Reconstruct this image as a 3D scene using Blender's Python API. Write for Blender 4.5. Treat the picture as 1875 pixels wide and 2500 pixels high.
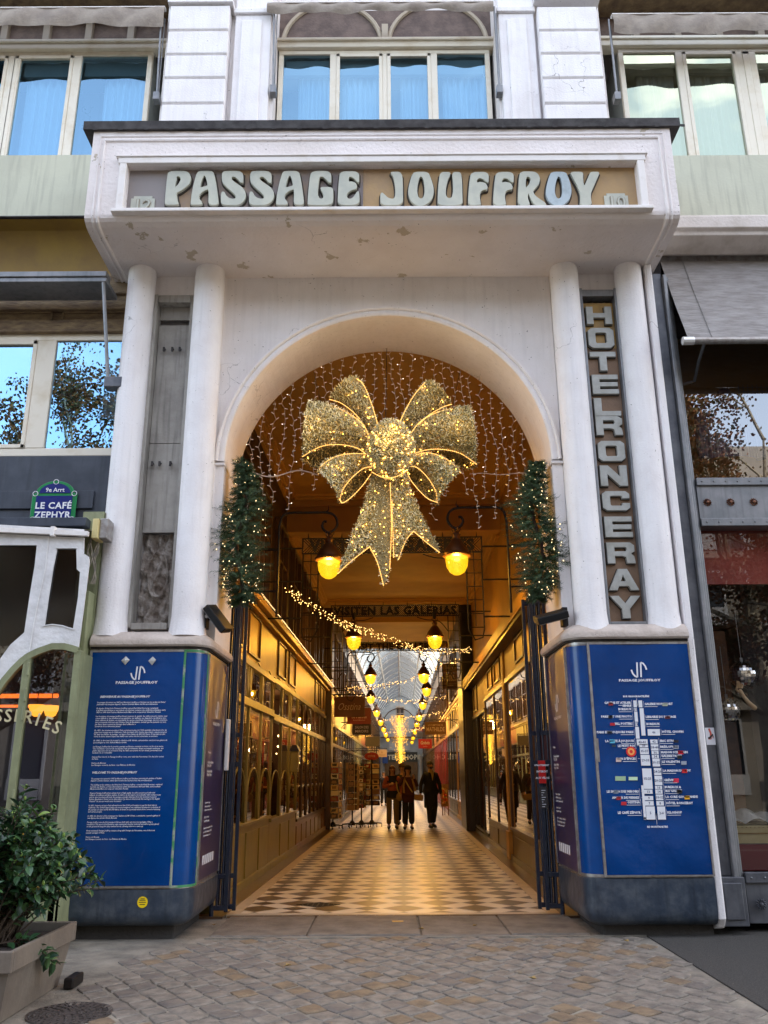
import bpy, math, random
from mathutils import Matrix, Vector
from math import sin, cos, pi, radians, sqrt, atan2
random.seed(7)
R_ = random.Random(11)
S = bpy.context.scene
COL = S.collection
for o in list(S.objects): bpy.data.objects.remove(o)

# ------------------------------------------------------------------ camera
F_PX, PITCH, ROLL = 2055.0, radians(17.3), .006          # focal length in pixels of a 1875 x 2500 picture
CAM = Vector((0, -8.8, 1.5))
_u0 = Vector((0, -sin(PITCH), cos(PITCH)))
CR = Vector((cos(ROLL), 0, 0)) - sin(ROLL) * _u0
CU = Vector((sin(ROLL), 0, 0)) + cos(ROLL) * _u0
CF = Vector((0, cos(PITCH), sin(PITCH)))
cd = bpy.data.cameras.new('camera'); cam = bpy.data.objects.new('camera', cd); COL.objects.link(cam)
cam.matrix_world = Matrix(((CR.x, CU.x, -CF.x, CAM.x), (CR.y, CU.y, -CF.y, CAM.y), (CR.z, CU.z, -CF.z, CAM.z), (0, 0, 0, 1)))
cd.sensor_fit = 'VERTICAL'; cd.sensor_height = 24; cd.lens = 24 * F_PX / 2500; cd.clip_end = 1000; cd.clip_start = .05
S.camera = cam

# ------------------------------------------------------------------ world, sun, exposure
SUN_EL, SUN_AZ = radians(24), radians(62)                # low sun behind the building, street in its shade
w = bpy.data.worlds.new('World'); S.world = w; w.use_nodes = True
nt = w.node_tree; nt.nodes.clear()
sky = nt.nodes.new('ShaderNodeTexSky'); sky.sky_type = 'NISHITA'; sky.sun_disc = False
sky.sun_elevation = SUN_EL; sky.sun_rotation = SUN_AZ; sky.altitude = 50; sky.air_density = 1.1; sky.ozone_density = 2.0
tc = nt.nodes.new('ShaderNodeTexCoord'); mp = nt.nodes.new('ShaderNodeMapping'); mp.inputs['Scale'].default_value = (1, 1, 2.6)
nz = nt.nodes.new('ShaderNodeTexNoise'); nz.inputs['Scale'].default_value = 2.3; nz.inputs['Detail'].default_value = 7; nz.inputs['Roughness'].default_value = .58
rp = nt.nodes.new('ShaderNodeValToRGB'); rp.color_ramp.elements[0].position = .47; rp.color_ramp.elements[1].position = .76; rp.color_ramp.elements[0].color = (0, 0, 0, 1)
mx = nt.nodes.new('ShaderNodeMix'); mx.data_type = 'RGBA'; mx.inputs[7].default_value = (9.2, 8.3, 7.6, 1)
bg = nt.nodes.new('ShaderNodeBackground'); bg.inputs['Strength'].default_value = .15
out = nt.nodes.new('ShaderNodeOutputWorld')
nt.links.new(tc.outputs['Generated'], mp.inputs['Vector']); nt.links.new(mp.outputs[0], nz.inputs['Vector'])
nt.links.new(nz.outputs['Fac'], rp.inputs[0]); sp_ = nt.nodes.new('ShaderNodeSeparateXYZ'); nt.links.new(tc.outputs['Generated'], sp_.inputs[0]); mr = nt.nodes.new('ShaderNodeMapRange'); mr.inputs[1].default_value = .06; mr.inputs[2].default_value = .3; mr.inputs[3].default_value = .18; mr.inputs[4].default_value = 1
ml = nt.nodes.new('ShaderNodeMath'); ml.operation = 'MULTIPLY'; nt.links.new(sp_.outputs[0], mr.inputs[0]); nt.links.new(rp.outputs[0], ml.inputs[0]); nt.links.new(mr.outputs[0], ml.inputs[1])
ad = nt.nodes.new('ShaderNodeMath'); ad.operation = 'ADD'; ad.inputs[1].default_value = .16; nt.links.new(ml.outputs[0], ad.inputs[0]); nt.links.new(ad.outputs[0], mx.inputs[0]); nt.links.new(sky.outputs[0], mx.inputs[6])
nt.links.new(mx.outputs[2], bg.inputs[0]); nt.links.new(bg.outputs[0], out.inputs[0])
sd = bpy.data.lights.new('sun', 'SUN'); sd.energy = 2.5; sd.angle = radians(.5); sd.color = (1, .93, .82)
so = bpy.data.objects.new('sun', sd); COL.objects.link(so)
_sv = Vector((sin(SUN_AZ) * cos(SUN_EL), cos(SUN_AZ) * cos(SUN_EL), sin(SUN_EL)))
so.rotation_euler = _sv.to_track_quat('Z', 'Y').to_euler(); so.location = _sv * 50
S.view_settings.view_transform = 'Standard'; S.view_settings.look = 'None'; S.view_settings.exposure = 2.16; S.view_settings.gamma = 1
S.cycles.max_bounces = 8; S.cycles.transparent_max_bounces = 12; S.cycles.sample_clamp_indirect = 6; S.cycles.caustics_reflective = False; S.cycles.caustics_refractive = False

# ------------------------------------------------------------------ pixel -> place (measuring aid: a photo point on a plane of known depth)
K = 1875 / 1659
def ray(x, y): return (x * K - 937.5) * CR + (1250 - y * K) * CU + F_PX * CF
def bp(x, y, Y):
    d = ray(x, y); t = (Y - CAM.y) / d.y; return CAM + t * d
def bz(x, y, Z):
    d = ray(x, y); t = (Z - CAM.z) / d.z; return CAM + t * d
def sub(ox, oy, s): return lambda x, y: ((ox + x * s) / K, (oy + y * s) / K)
PO = Vector((.07, 1.48, 0)); PA = radians(1.105)         # the arcade runs slightly off square to the street front
MP = Matrix.Translation(PO) @ Matrix.Rotation(-PA, 4, 'Z'); MPI = MP.inverted()
def bq(x, y, yy):                                        # photo point at depth yy down the arcade -> arcade coordinates
    c = MPI @ CAM; d = MPI.to_3x3() @ ray(x, y); t = (yy - c.y) / d.y; return c + t * d
I4 = Matrix.Identity(4)
INV = {}

# ------------------------------------------------------------------ objects
def tag(o, label=None, cat=None, group=None, kind=None):
    if label: o['label'] = label
    if cat: o['category'] = cat
    if group: o['group'] = group
    if kind: o['kind'] = kind
    return o
def thing(name, label, cat, loc=(0, 0, 0), group=None, frame=I4, rz=0):
    o = bpy.data.objects.new(name, None); COL.objects.link(o); o.empty_display_size = .1
    L = Matrix.Translation(loc) @ Matrix.Rotation(rz, 4, 'Z')
    o.matrix_basis = frame @ L; INV[o] = L.inverted()
    return tag(o, label, cat, group)
def smooth(me, ang=35):
    me.shade_smooth() if hasattr(me, 'shade_smooth') else [setattr(p, 'use_smooth', True) for p in me.polygons]
    try: me.set_sharp_from_angle(angle=radians(ang))
    except Exception: pass
def link(name, me, m, parent=None, local=False, frame=I4, bevel=0, sm=False):
    if isinstance(m, (list, tuple)):
        for k in m: me.materials.append(k)
    else: me.materials.append(m)
    if sm: smooth(me)
    o = bpy.data.objects.new(name, me); COL.objects.link(o)
    if parent is not None:
        o.parent = parent
        if parent in INV and not local: o.matrix_parent_inverse = INV[parent]
    else: o.matrix_basis = frame
    if bevel:
        b = o.modifiers.new('bevel', 'BEVEL'); b.width = bevel; b.segments = 2; b.limit_method = 'ANGLE'; b.angle_limit = radians(40)
    return o
def copy_tree(o, parent=None):
    c = o.copy(); COL.objects.link(c)
    if parent is not None:
        c.parent = parent; c.matrix_parent_inverse = o.matrix_parent_inverse.copy()
    for ch in [x for x in S.objects if x.parent == o]: copy_tree(ch, c)
    return c
def dup(root, M, label=None, group=None):
    c = copy_tree(root); c.matrix_basis = M
    if label: c['label'] = label
    if group: c['group'] = group
    return c

class MB:
    def __init__(s): s.v = []; s.f = []; s.mi = []
    def add(s, v, f, M=None, mi=0):
        n = len(s.v)
        s.v += [tuple(M @ Vector(p)) for p in v] if M is not None else [tuple(p) for p in v]
        s.f += [tuple(i + n for i in q) for q in f]; s.mi += [mi] * len(f)
        return s
    def box(s, x0, x1, y0, y1, z0, z1, mi=0, M=None):
        return s.add([(x0, y0, z0), (x1, y0, z0), (x1, y1, z0), (x0, y1, z0), (x0, y0, z1), (x1, y0, z1), (x1, y1, z1), (x0, y1, z1)],
              [(0, 3, 2, 1), (4, 5, 6, 7), (0, 1, 5, 4), (1, 2, 6, 5), (2, 3, 7, 6), (3, 0, 4, 7)], M, mi)
    def cyl(s, a, b, r0, r1=None, n=12, cap=True, mi=0):
        a = Vector(a); b = Vector(b); r1 = r0 if r1 is None else r1
        d = (b - a).normalized(); u = d.orthogonal().normalized(); w_ = d.cross(u)
        v = [a + (u * cos(2 * pi * k / n) + w_ * sin(2 * pi * k / n)) * r0 for k in range(n)] + [b + (u * cos(2 * pi * k / n) + w_ * sin(2 * pi * k / n)) * r1 for k in range(n)]
        f = [(k, (k + 1) % n, n + (k + 1) % n, n + k) for k in range(n)]
        if cap: f += [tuple(range(n - 1, -1, -1)), tuple(range(n, 2 * n))]
        return s.add(v, f, None, mi)
    def tube(s, pts, r, n=8, mi=0, M=None):
        P = [Vector(p) for p in pts]; v = []; u = None
        rr = r if isinstance(r, (list, tuple)) else [r] * len(P)
        for i, p in enumerate(P):
            d = (P[min(i + 1, len(P) - 1)] - P[max(i - 1, 0)]).normalized()
            u = d.orthogonal().normalized() if u is None else (u - d * u.dot(d)).normalized()
            w_ = d.cross(u)
            v += [p + (u * cos(2 * pi * k / n) + w_ * sin(2 * pi * k / n)) * rr[i] for k in range(n)]
        f = [(i * n + k, i * n + (k + 1) % n, (i + 1) * n + (k + 1) % n, (i + 1) * n + k) for i in range(len(P) - 1) for k in range(n)]
        f += [tuple(range(n - 1, -1, -1)), tuple(range(len(v) - n, len(v)))]
        return s.add(v, f, M, mi)
    def lathe(s, prof, c=(0, 0, 0), n=20, mi=0, sx=1, sy=1):
        v = []; c = Vector(c)
        for r, z in prof: v += [c + Vector((r * sx * cos(2 * pi * k / n), r * sy * sin(2 * pi * k / n), z)) for k in range(n)]
        f = [(i * n + k, i * n + (k + 1) % n, (i + 1) * n + (k + 1) % n, (i + 1) * n + k) for i in range(len(prof) - 1) for k in range(n)]
        f += [tuple(range(n - 1, -1, -1)), tuple(range(len(v) - n, len(v)))]
        return s.add(v, f, None, mi)
    def prism(s, poly, a, b, ax='x', mi=0, M=None):     # poly in the other two axes
        g = {'x': lambda p, t: (t, p[0], p[1]), 'y': lambda p, t: (p[0], t, p[1]), 'z': lambda p, t: (p[0], p[1], t)}[ax]
        n = len(poly)
        v = [g(p, a) for p in poly] + [g(p, b) for p in poly]
        f = [(k, (k + 1) % n, n + (k + 1) % n, n + k) for k in range(n)] + [tuple(range(n - 1, -1, -1)), tuple(range(n, 2 * n))]
        return s.add(v, f, M, mi)
    def grid(s, fn, nu, nv, mi=0, M=None):
        v = [fn(i / nu, j / nv) for i in range(nu + 1) for j in range(nv + 1)]
        f = [(i * (nv + 1) + j, (i + 1) * (nv + 1) + j, (i + 1) * (nv + 1) + j + 1, i * (nv + 1) + j + 1) for i in range(nu) for j in range(nv)]
        return s.add(v, f, M, mi)
    def ball(s, c, r, n=10, m=6, mi=0, sx=1, sy=1, sz=1):
        return s.lathe([(max(1e-4, r * sin(pi * k / m)), -r * sz * cos(pi * k / m)) for k in range(m + 1)], c, n, mi, sx, sy)
    def octa(s, c, r, mi=0):
        x, y, z = c
        return s.add([(x + r, y, z), (x - r, y, z), (x, y + r, z), (x, y - r, z), (x, y, z + r), (x, y, z - r)],
              [(0, 2, 4), (2, 1, 4), (1, 3, 4), (3, 0, 4), (2, 0, 5), (1, 2, 5), (3, 1, 5), (0, 3, 5)], None, mi)
    def mesh(s, me, M, mi=0):
        return s.add([v.co for v in me.vertices], [tuple(p.vertices) for p in me.polygons], M, mi)
    def stroke(s, pts, wd, y, th=.004, mi=0):           # flat ribbon in the x-z plane facing -y
        P = [Vector((p[0], p[1])) for p in pts]; v = []
        for i, p in enumerate(P):
            d = (P[min(i + 1, len(P) - 1)] - P[max(i - 1, 0)]).normalized(); q = Vector((-d.y, d.x)) * wd / 2
            v += [(p.x + q.x, y, p.y + q.y), (p.x - q.x, y, p.y - q.y)]
        return s.add(v, [(2 * i, 2 * i + 1, 2 * i + 3, 2 * i + 2) for i in range(len(P) - 1)], None, mi)
    def me(s, name='m'):
        me = bpy.data.meshes.new(name); me.from_pydata(s.v, [], s.f)
        if any(s.mi): me.polygons.foreach_set('material_index', s.mi)
        me.update(); return me
    def build(s, name, m, parent=None, **kw): return link(name, s.me(name), m, parent, **kw)

_tc = {}
def _conv(cu):
    ob = bpy.data.objects.new('t', cu); me = bpy.data.meshes.new_from_object(ob)
    bpy.data.objects.remove(ob); bpy.data.curves.remove(cu); return me
def text(s, size=1, bold=0, align='LEFT', shear=0, ext=0, res=2, sp=1, bev=0, ls=1):
    k = (s, size, bold, align, shear, ext, res, sp, bev, ls)
    if k not in _tc:
        cu = bpy.data.curves.new('t', 'FONT'); cu.body = s; cu.size = size; cu.offset = bold; cu.align_x = align
        cu.shear = shear; cu.extrude = ext; cu.resolution_u = res; cu.space_character = sp; cu.bevel_depth = bev; cu.space_line = ls
        _tc[k] = _conv(cu)
    return _tc[k]
def shape(loops, ext=.02, bev=0, rounds=0):             # closed outlines (outer and holes) -> solid with a face
    cu = bpy.data.curves.new('s', 'CURVE'); cu.dimensions = '2D'; cu.fill_mode = 'BOTH'; cu.extrude = ext; cu.bevel_depth = bev; cu.bevel_resolution = 1
    for L in loops:
        for _ in range(rounds):
            L = [q for i in range(len(L)) for q in ((L[i][0] * .8 + L[(i + 1) % len(L)][0] * .2, L[i][1] * .8 + L[(i + 1) % len(L)][1] * .2),
                                                     (L[i][0] * .2 + L[(i + 1) % len(L)][0] * .8, L[i][1] * .2 + L[(i + 1) % len(L)][1] * .8))]
        sp = cu.splines.new('POLY'); sp.points.add(len(L) - 1)
        for p, q in zip(sp.points, L): p.co = (q[0], q[1], 0, 1)
        sp.use_cyclic_u = True
    return _conv(cu)
def FACE(x, y, z, s=1): return Matrix.Translation((x, y, z)) @ Matrix(((s, 0, 0, 0), (0, 0, -s, 0), (0, s, 0, 0), (0, 0, 0, 1)))   # drawing facing the street

# ------------------------------------------------------------------ materials
def mat(name, col, rough=.6, metal=0, col2=None, ns=4, nd=5, lo=.35, hi=.65, bump=0, bs=None, spec=.5, coat=0, stretch=None, emit=None, es=0, crack=0, peel=None, streak=0, dist=.02):
    m = bpy.data.materials.new(name); m.use_nodes = True; t = m.node_tree; N = t.nodes; L = t.links
    b = N['Principled BSDF']; b.inputs['Roughness'].default_value = rough; b.inputs['Metallic'].default_value = metal
    b.inputs['Base Color'].default_value = (*col, 1); b.inputs['Specular IOR Level'].default_value = spec
    b.inputs['Coat Weight'].default_value = coat; b.inputs['Coat Roughness'].default_value = .08
    if emit: b.inputs['Emission Color'].default_value = (*emit, 1); b.inputs['Emission Strength'].default_value = es
    tc = N.new('ShaderNodeTexCoord'); mp = N.new('ShaderNodeMapping'); L.new(tc.outputs['Object'], mp.inputs[0])
    if stretch: mp.inputs['Scale'].default_value = stretch
    cur = None
    if col2:
        n = N.new('ShaderNodeTexNoise'); n.inputs['Scale'].default_value = ns; n.inputs['Detail'].default_value = nd; n.inputs['Roughness'].default_value = .62; L.new(mp.outputs[0], n.inputs['Vector'])
        r = N.new('ShaderNodeValToRGB'); r.color_ramp.elements[0].position = lo; r.color_ramp.elements[1].position = hi
        r.color_ramp.elements[0].color = (*col, 1); r.color_ramp.elements[1].color = (*col2, 1); L.new(n.outputs['Fac'], r.inputs[0]); cur = r.outputs[0]
    def over(fac, c):
        nonlocal cur
        x = N.new('ShaderNodeMix'); x.data_type = 'RGBA'; L.new(fac, x.inputs[0])
        if cur is not None: L.new(cur, x.inputs[6])
        else: x.inputs[6].default_value = (*col, 1)
        x.inputs[7].default_value = (*c, 1); cur = x.outputs[2]
    def thr(sock, a, c):
        r = N.new('ShaderNodeMapRange'); r.inputs[1].default_value = a; r.inputs[2].default_value = c; L.new(sock, r.inputs[0]); return r.outputs[0]
    hsum = None
    if streak:
        q = N.new('ShaderNodeMapping'); q.inputs['Scale'].default_value = (14, 14, .9); L.new(tc.outputs['Object'], q.inputs[0])
        n = N.new('ShaderNodeTexNoise'); n.inputs['Scale'].default_value = 1.3; n.inputs['Detail'].default_value = 6; L.new(q.outputs[0], n.inputs[0])
        over(thr(n.outputs['Fac'], .5, .5 + .35 / streak), tuple(c * .55 for c in col))
    if crack:
        n0 = N.new('ShaderNodeTexNoise'); n0.inputs['Scale'].default_value = 3; n0.inputs['Detail'].default_value = 5; L.new(tc.outputs['Object'], n0.inputs[0])
        ad = N.new('ShaderNodeVectorMath'); ad.operation = 'MULTIPLY_ADD'; L.new(n0.outputs['Color'], ad.inputs[0]); ad.inputs[1].default_value = (.5, .5, .5); L.new(tc.outputs['Object'], ad.inputs[2])
        v = N.new('ShaderNodeTexVoronoi'); v.feature = 'DISTANCE_TO_EDGE'; v.inputs['Scale'].default_value = 1.5; L.new(ad.outputs[0], v.inputs['Vector'])
        n1 = N.new('ShaderNodeTexNoise'); n1.inputs['Scale'].default_value = 1.1; n1.inputs['Detail'].default_value = 3; L.new(tc.outputs['Object'], n1.inputs[0])
        a = thr(v.outputs['Distance'], .0055, .002); g = thr(n1.outputs['Fac'], .56, .66)
        mu = N.new('ShaderNodeMath'); mu.operation = 'MULTIPLY'; L.new(a, mu.inputs[0]); L.new(g, mu.inputs[1])
        m2 = N.new('ShaderNodeMath'); m2.operation = 'MULTIPLY'; m2.inputs[1].default_value = crack * .62; L.new(mu.outputs[0], m2.inputs[0])
        over(m2.outputs[0], (.12, .1, .09))
        n2 = N.new('ShaderNodeTexNoise'); n2.inputs['Scale'].default_value = 38; n2.inputs['Detail'].default_value = 3; L.new(tc.outputs['Object'], n2.inputs[0])
        over(thr(n2.outputs['Fac'], .71, .75), (.2, .17, .15))
    if peel:
        n = N.new('ShaderNodeTexNoise'); n.inputs['Scale'].default_value = 2.6; n.inputs['Detail'].default_value = 9; n.inputs['Roughness'].default_value = .6; L.new(tc.outputs['Object'], n.inputs[0])
        pf = thr(n.outputs['Fac'], .648, .654); over(pf, peel); hsum = pf
    if cur is not None: L.new(cur, b.inputs['Base Color'])
    if bump:
        n = N.new('ShaderNodeTexNoise'); n.inputs['Scale'].default_value = bs or 30; n.inputs['Detail'].default_value = 5; L.new(mp.outputs[0], n.inputs['Vector'])
        h = n.outputs['Fac']
        if hsum is not None:
            s_ = N.new('ShaderNodeMath'); s_.operation = 'SUBTRACT'; L.new(h, s_.inputs[0]); L.new(hsum, s_.inputs[1]); h = s_.outputs[0]
        bu = N.new('ShaderNodeBump'); bu.inputs['Strength'].default_value = bump; bu.inputs['Distance'].default_value = dist; L.new(h, bu.inputs['Height']); L.new(bu.outputs[0], b.inputs['Normal'])
    return m
def emis(name, col, st, samp=False):
    m = bpy.data.materials.new(name); m.use_nodes = True; N = m.node_tree.nodes; N.clear()
    e = N.new('ShaderNodeEmission'); e.inputs[0].default_value = (*col, 1); e.inputs[1].default_value = st * .42
    o = N.new('ShaderNodeOutputMaterial'); m.node_tree.links.new(e.outputs[0], o.inputs[0])
    m.cycles.emission_sampling = 'AUTO' if samp else 'NONE'
    return m
def pane(name, refl=.3, tint=(.9, .95, 1), rough=.0, rc=(1, 1, 1), wave=0, gz=.6):
    m = bpy.data.materials.new(name); m.use_nodes = True; t = m.node_tree; N = t.nodes; L = t.links; N.clear()
    g = N.new('ShaderNodeBsdfGlossy'); g.inputs[0].default_value = (*rc, 1); g.inputs['Roughness'].default_value = rough
    tr = N.new('ShaderNodeBsdfTransparent'); tr.inputs[0].default_value = (*tint, 1)
    fr = N.new('ShaderNodeLayerWeight'); fr.inputs[0].default_value = .25
    a = N.new('ShaderNodeMapRange'); a.inputs[3].default_value = refl; a.inputs[4].default_value = min(1, refl + gz); L.new(fr.outputs['Fresnel'], a.inputs[0])
    x = N.new('ShaderNodeMixShader'); L.new(a.outputs[0], x.inputs[0]); L.new(tr.outputs[0], x.inputs[1]); L.new(g.outputs[0], x.inputs[2])
    o = N.new('ShaderNodeOutputMaterial'); L.new(x.outputs[0], o.inputs[0])
    if wave:
        tc = N.new('ShaderNodeTexCoord'); n = N.new('ShaderNodeTexNoise'); n.inputs['Scale'].default_value = 1.2; n.inputs['Detail'].default_value = 1; L.new(tc.outputs['Object'], n.inputs[0])
        bu = N.new('ShaderNodeBump'); bu.inputs['Strength'].default_value = wave; bu.inputs['Distance'].default_value = .05; L.new(n.outputs['Fac'], bu.inputs['Height']); L.new(bu.outputs[0], g.inputs['Normal'])
    return m

WHITE = mat('painted_render', (.82, .775, .76), .75, col2=(.72, .665, .63), ns=1.7, lo=.4, hi=.8, bump=.25, bs=60, crack=.9, streak=.26)
COLM = mat('painted_column', (.84, .81, .81), .7, col2=(.72, .67, .66), ns=2.3, lo=.45, hi=.85, bump=.25, bs=45, crack=1.3, streak=.3)
PEEL = mat('peeling_render', (.8, .74, .72), .8, col2=(.68, .61, .57), ns=1.4, lo=.4, hi=.85, bump=.5, bs=24, peel=(.5, .43, .34), crack=1)
TRIM = mat('white_trim', (.8, .76, .73), .6, col2=(.6, .52, .42), ns=5, lo=.5, hi=.9, bump=.15, bs=60)
FRAME = mat('cream_window_frame', (.78, .72, .6), .45, col2=(.6, .5, .34), ns=3, lo=.5, hi=.85)
FLASH = mat('dark_lead', (.03, .027, .027), .7, col2=(.07, .065, .065), ns=8, spec=.25)
GREYB = mat('zinc_board', (.3, .28, .25), .6, col2=(.42, .4, .36), ns=3, streak=1.2, bump=.2, bs=20)
RELIEF = mat('weathered_carving', (.2, .16, .13), .8, col2=(.42, .38, .34), ns=7, lo=.4, hi=.6, bump=1, bs=14, dist=.06)
BLUE = mat('blue_vinyl', (.0, .05, .22), .2, col2=(.0, .034, .155), ns=1.1, bump=.6, bs=1.6, spec=.4, dist=.05)
BLUE2 = mat('blue_gloss_panel', (.0, .06, .25), .22, col2=(.002, .042, .18), ns=2, spec=.4)
PURP = mat('plum_panel', (.025, .016, .05), .3, col2=(.014, .014, .08), ns=1.2)
SLATE = mat('slate_blue_base', (.03, .043, .065), .35, col2=(.075, .09, .11), ns=6, lo=.42, hi=.66, bump=.5, bs=9, streak=1)
FOOT = mat('dirty_foot', (.05, .045, .042), .9, bump=.6, bs=20)
METAL = mat('aluminium_trim', (.42, .41, .4), .4, .7, col2=(.25, .22, .2), ns=12)
GREENT = mat('green_trim', (.06, .26, .1), .5, col2=(.35, .37, .3), ns=6, lo=.5, hi=.6)
LETW = mat('sage_letter_glaze', (.5, .5, .4), .32, col2=(.4, .41, .34), ns=5, spec=.6)
LETG = mat('grey_letter', (.46, .47, .44), .4, col2=(.34, .34, .3), ns=6, spec=.6)
PRINT = mat('white_print', (.75, .76, .8), .6)
IRON = mat('black_iron', (.006, .0055, .006), .55, 0, col2=(.014, .01, .008), ns=10, spec=.3)
GATEM = mat('navy_gate', (.012, .018, .04), .35, .2, col2=(.03, .035, .05), ns=9, bump=.3, bs=25)
CAFEG = mat('sage_joinery', (.27, .29, .16), .5, col2=(.2, .21, .11), ns=4, streak=.7, bump=.15)
MUST = mat('mustard_soffit', (.3, .19, .03), .6, col2=(.22, .13, .03), ns=2)
SAGEB = mat('pale_green_fascia', (.54, .545, .42), .6, col2=(.45, .45, .35), ns=1.5, lo=.4, hi=.8, streak=.8, bump=.1)
CANV = mat('white_canvas', (.72, .71, .71), .8, col2=(.55, .54, .54), ns=5, lo=.4, hi=.9, bump=.9, bs=5, dist=.04)
AWN = mat('grey_awning_cloth', (.33, .31, .3), .9, col2=(.23, .21, .2), ns=4, stretch=(1, 1, 4), bump=.5, bs=8, dist=.03)
AWNB = mat('taupe_awning_cloth', (.34, .29, .24), .9, col2=(.24, .2, .17), ns=5, bump=.4, bs=30)
DARKP = mat('dark_slate_fascia', (.025, .033, .05), .4, col2=(.05, .06, .08), ns=3, streak=.8)
ENTAB = mat('old_brown_cornice', (.24, .17, .09), .8, col2=(.12, .08, .05), ns=7, stretch=(1, 1, 3), bump=.8, bs=14, crack=1)
DKMET = mat('gunmetal', (.075, .08, .095), .45, .4, col2=(.14, .145, .16), ns=4, streak=.6)
STEEL = mat('grey_steel', (.18, .19, .2), .45, .4, col2=(.26, .26, .27), ns=5, streak=.7)
COPPER = mat('copper_rosette', (.22, .09, .045), .5, .4)
DARK = mat('dark_interior', (.012, .01, .012), .9)
DARKR = mat('dark_room', (.035, .03, .028), .9)
CURT = mat('white_curtain', (.75, .78, .8), .9)
ROOM = mat('room_wall', (.25, .27, .25), .9)
SKYG = pane('sky_tinted_glass', .34, (.6, .85, 1), 0, (.42, .72, .97), .12)  # blue of the mirrored sky put into the reflection tint
SHOPG = pane('shop_glass', .12, (.85, .85, .85), 0)
DARKG = pane('street_glass', .13, (.6, .6, .6), 0, (.7, .75, .9))
VINYL = pane('vinyl_window', .06, (.3, .31, .32), .12)
# ================================================================== ground
ASPH = mat('asphalt', (.1, .093, .085), .95, spec=.2, col2=(.05, .047, .043), ns=90, crack=.4, bump=.7, bs=120)
MORT = mat('mortar_pavement', (.13, .115, .095), .9, col2=(.3, .265, .21), ns=2.6, nd=9, crack=.6, lo=.35, hi=.66, bump=1, bs=45, dist=.012)
SETT = [mat('sett_stone_grey', (.26, .225, .185), .7, col2=(.13, .113, .095), ns=9, crack=.5, bump=.9, bs=60, dist=.01),
        mat('sett_stone_brown', (.25, .18, .11), .7, col2=(.13, .095, .065), ns=8, crack=.5, bump=.9, bs=60, dist=.01),
        mat('sett_stone_dark', (.12, .105, .095), .7, col2=(.2, .17, .14), ns=8, crack=.5, bump=.9, bs=60, dist=.01)]
SLAB = mat('granite_slab', (.2, .17, .14), .7, col2=(.09, .078, .066), ns=4, nd=9, crack=.6, lo=.4, hi=.7, bump=.9, bs=50, dist=.01)
def struct(name, mb, m, **kw): return tag(mb.build(name, m, **kw), kind='structure')
struct('ground', MB().box(-120, 120, -120, 160, -.4, -.05), ASPH)
struct('pavement', MB().box(-9, 2.5, -8.3, 1.43, -.2, -.006), MORT)
struct('asphalt_path', MB().box(2.508, 14, -8.3, 1.43, -.2, .002), ASPH)
struct('kerb', MB().box(-40, 40, -8.7, -8.35, -.3, .0), SLAB)
struct('road', MB().box(-60, 60, -18, -8.72, -.3, -.04), ASPH)
struct('far_pavement', MB().box(-60, 60, -26, -18.1, -.3, .05), MORT)
a = Vector((.56, -.83, 0)); b = Vector((.74, .67, 0)); mb = MB(); P_ = .192
for i in range(-60, 60):
    for j in range(-60, 60):
        jj = j + (.5 if i % 2 else 0)
        c = a * (jj * P_ * 1.02) + b * (i * P_ * .93) + Vector((.3, -3, 0))
        if not (-7.6 < c.y < .12 + .05 * sin(c.x * 3) and c.x < 2.42): continue
        if c.x < -2.2 + max(0, c.y + .7) * .8: continue
        if (c.x + 2.1) ** 2 + (c.y + 2.52) ** 2 < .3 ** 2: continue
        g = R_.uniform(.78, .9); ra = R_.uniform(-.09, .09); h = R_.uniform(-.002, .006)
        pts = []
        for ring, (sc, dz) in enumerate(((1.0, -.02), (.985, -.004), (.92, .001), (.5, .003))):
            for k in range(8):
                th = k * pi / 4 + ra
                q = abs(cos(th - ra)) + abs(sin(th - ra)); rr = (1 / max(abs(cos(th - ra)), abs(sin(th - ra)))) * (.97 if k % 2 else 1) * P_ * .5 * g * sc
                w1 = 1 + .08 * sin(k * 7 + i * 3 + j * 5)
                pts.append(c + a.normalized() * cos(th) * rr * 1.04 * w1 + b.normalized() * sin(th) * rr * w1 + Vector((0, 0, h + dz + (R_.uniform(-.0015, .0015) if ring > 1 else 0))))
        pts.append(c + Vector((0, 0, h + .0035)))
        f = [(r * 8 + k, r * 8 + (k + 1) % 8, r * 8 + 8 + (k + 1) % 8, r * 8 + 8 + k) for r in range(3) for k in range(8)] + [(24 + k, 24 + (k + 1) % 8, 32) for k in range(8)]
        t = R_.random(); near = .5 + .5 * sin(c.x * 1.7 + c.y * 2.3)
        mb.add(pts, f, None, 2 if t < .14 else (1 if t < .16 + .2 * near else 0))
struct('cobblestones', mb, SETT, sm=True)
mb = MB()
for x0, x1, dz in ((-1.72, -.78, .002), (-.765, .33, .005), (.345, 1.2, .0), (1.215, 1.98, .004)): mb.box(x0, x1, .2 + dz * 5, 1.36, -.1, .012 + dz)
struct('threshold_slabs', mb, SLAB, bevel=.012)
mb = MB()
for k in range(18): mb.box(-1.76 + k * .205, -1.76 + k * .205 + .2, 1.37, 1.43, -.1, .016)
struct('threshold_tiles', mb, mat('brown_tile', (.16, .085, .035), .4, col2=(.1, .05, .02), ns=6), bevel=.003)
struct('mortar_skirt', MB().box(-1.75, 2.5, .13, .2, -.1, .006), MORT)
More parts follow.
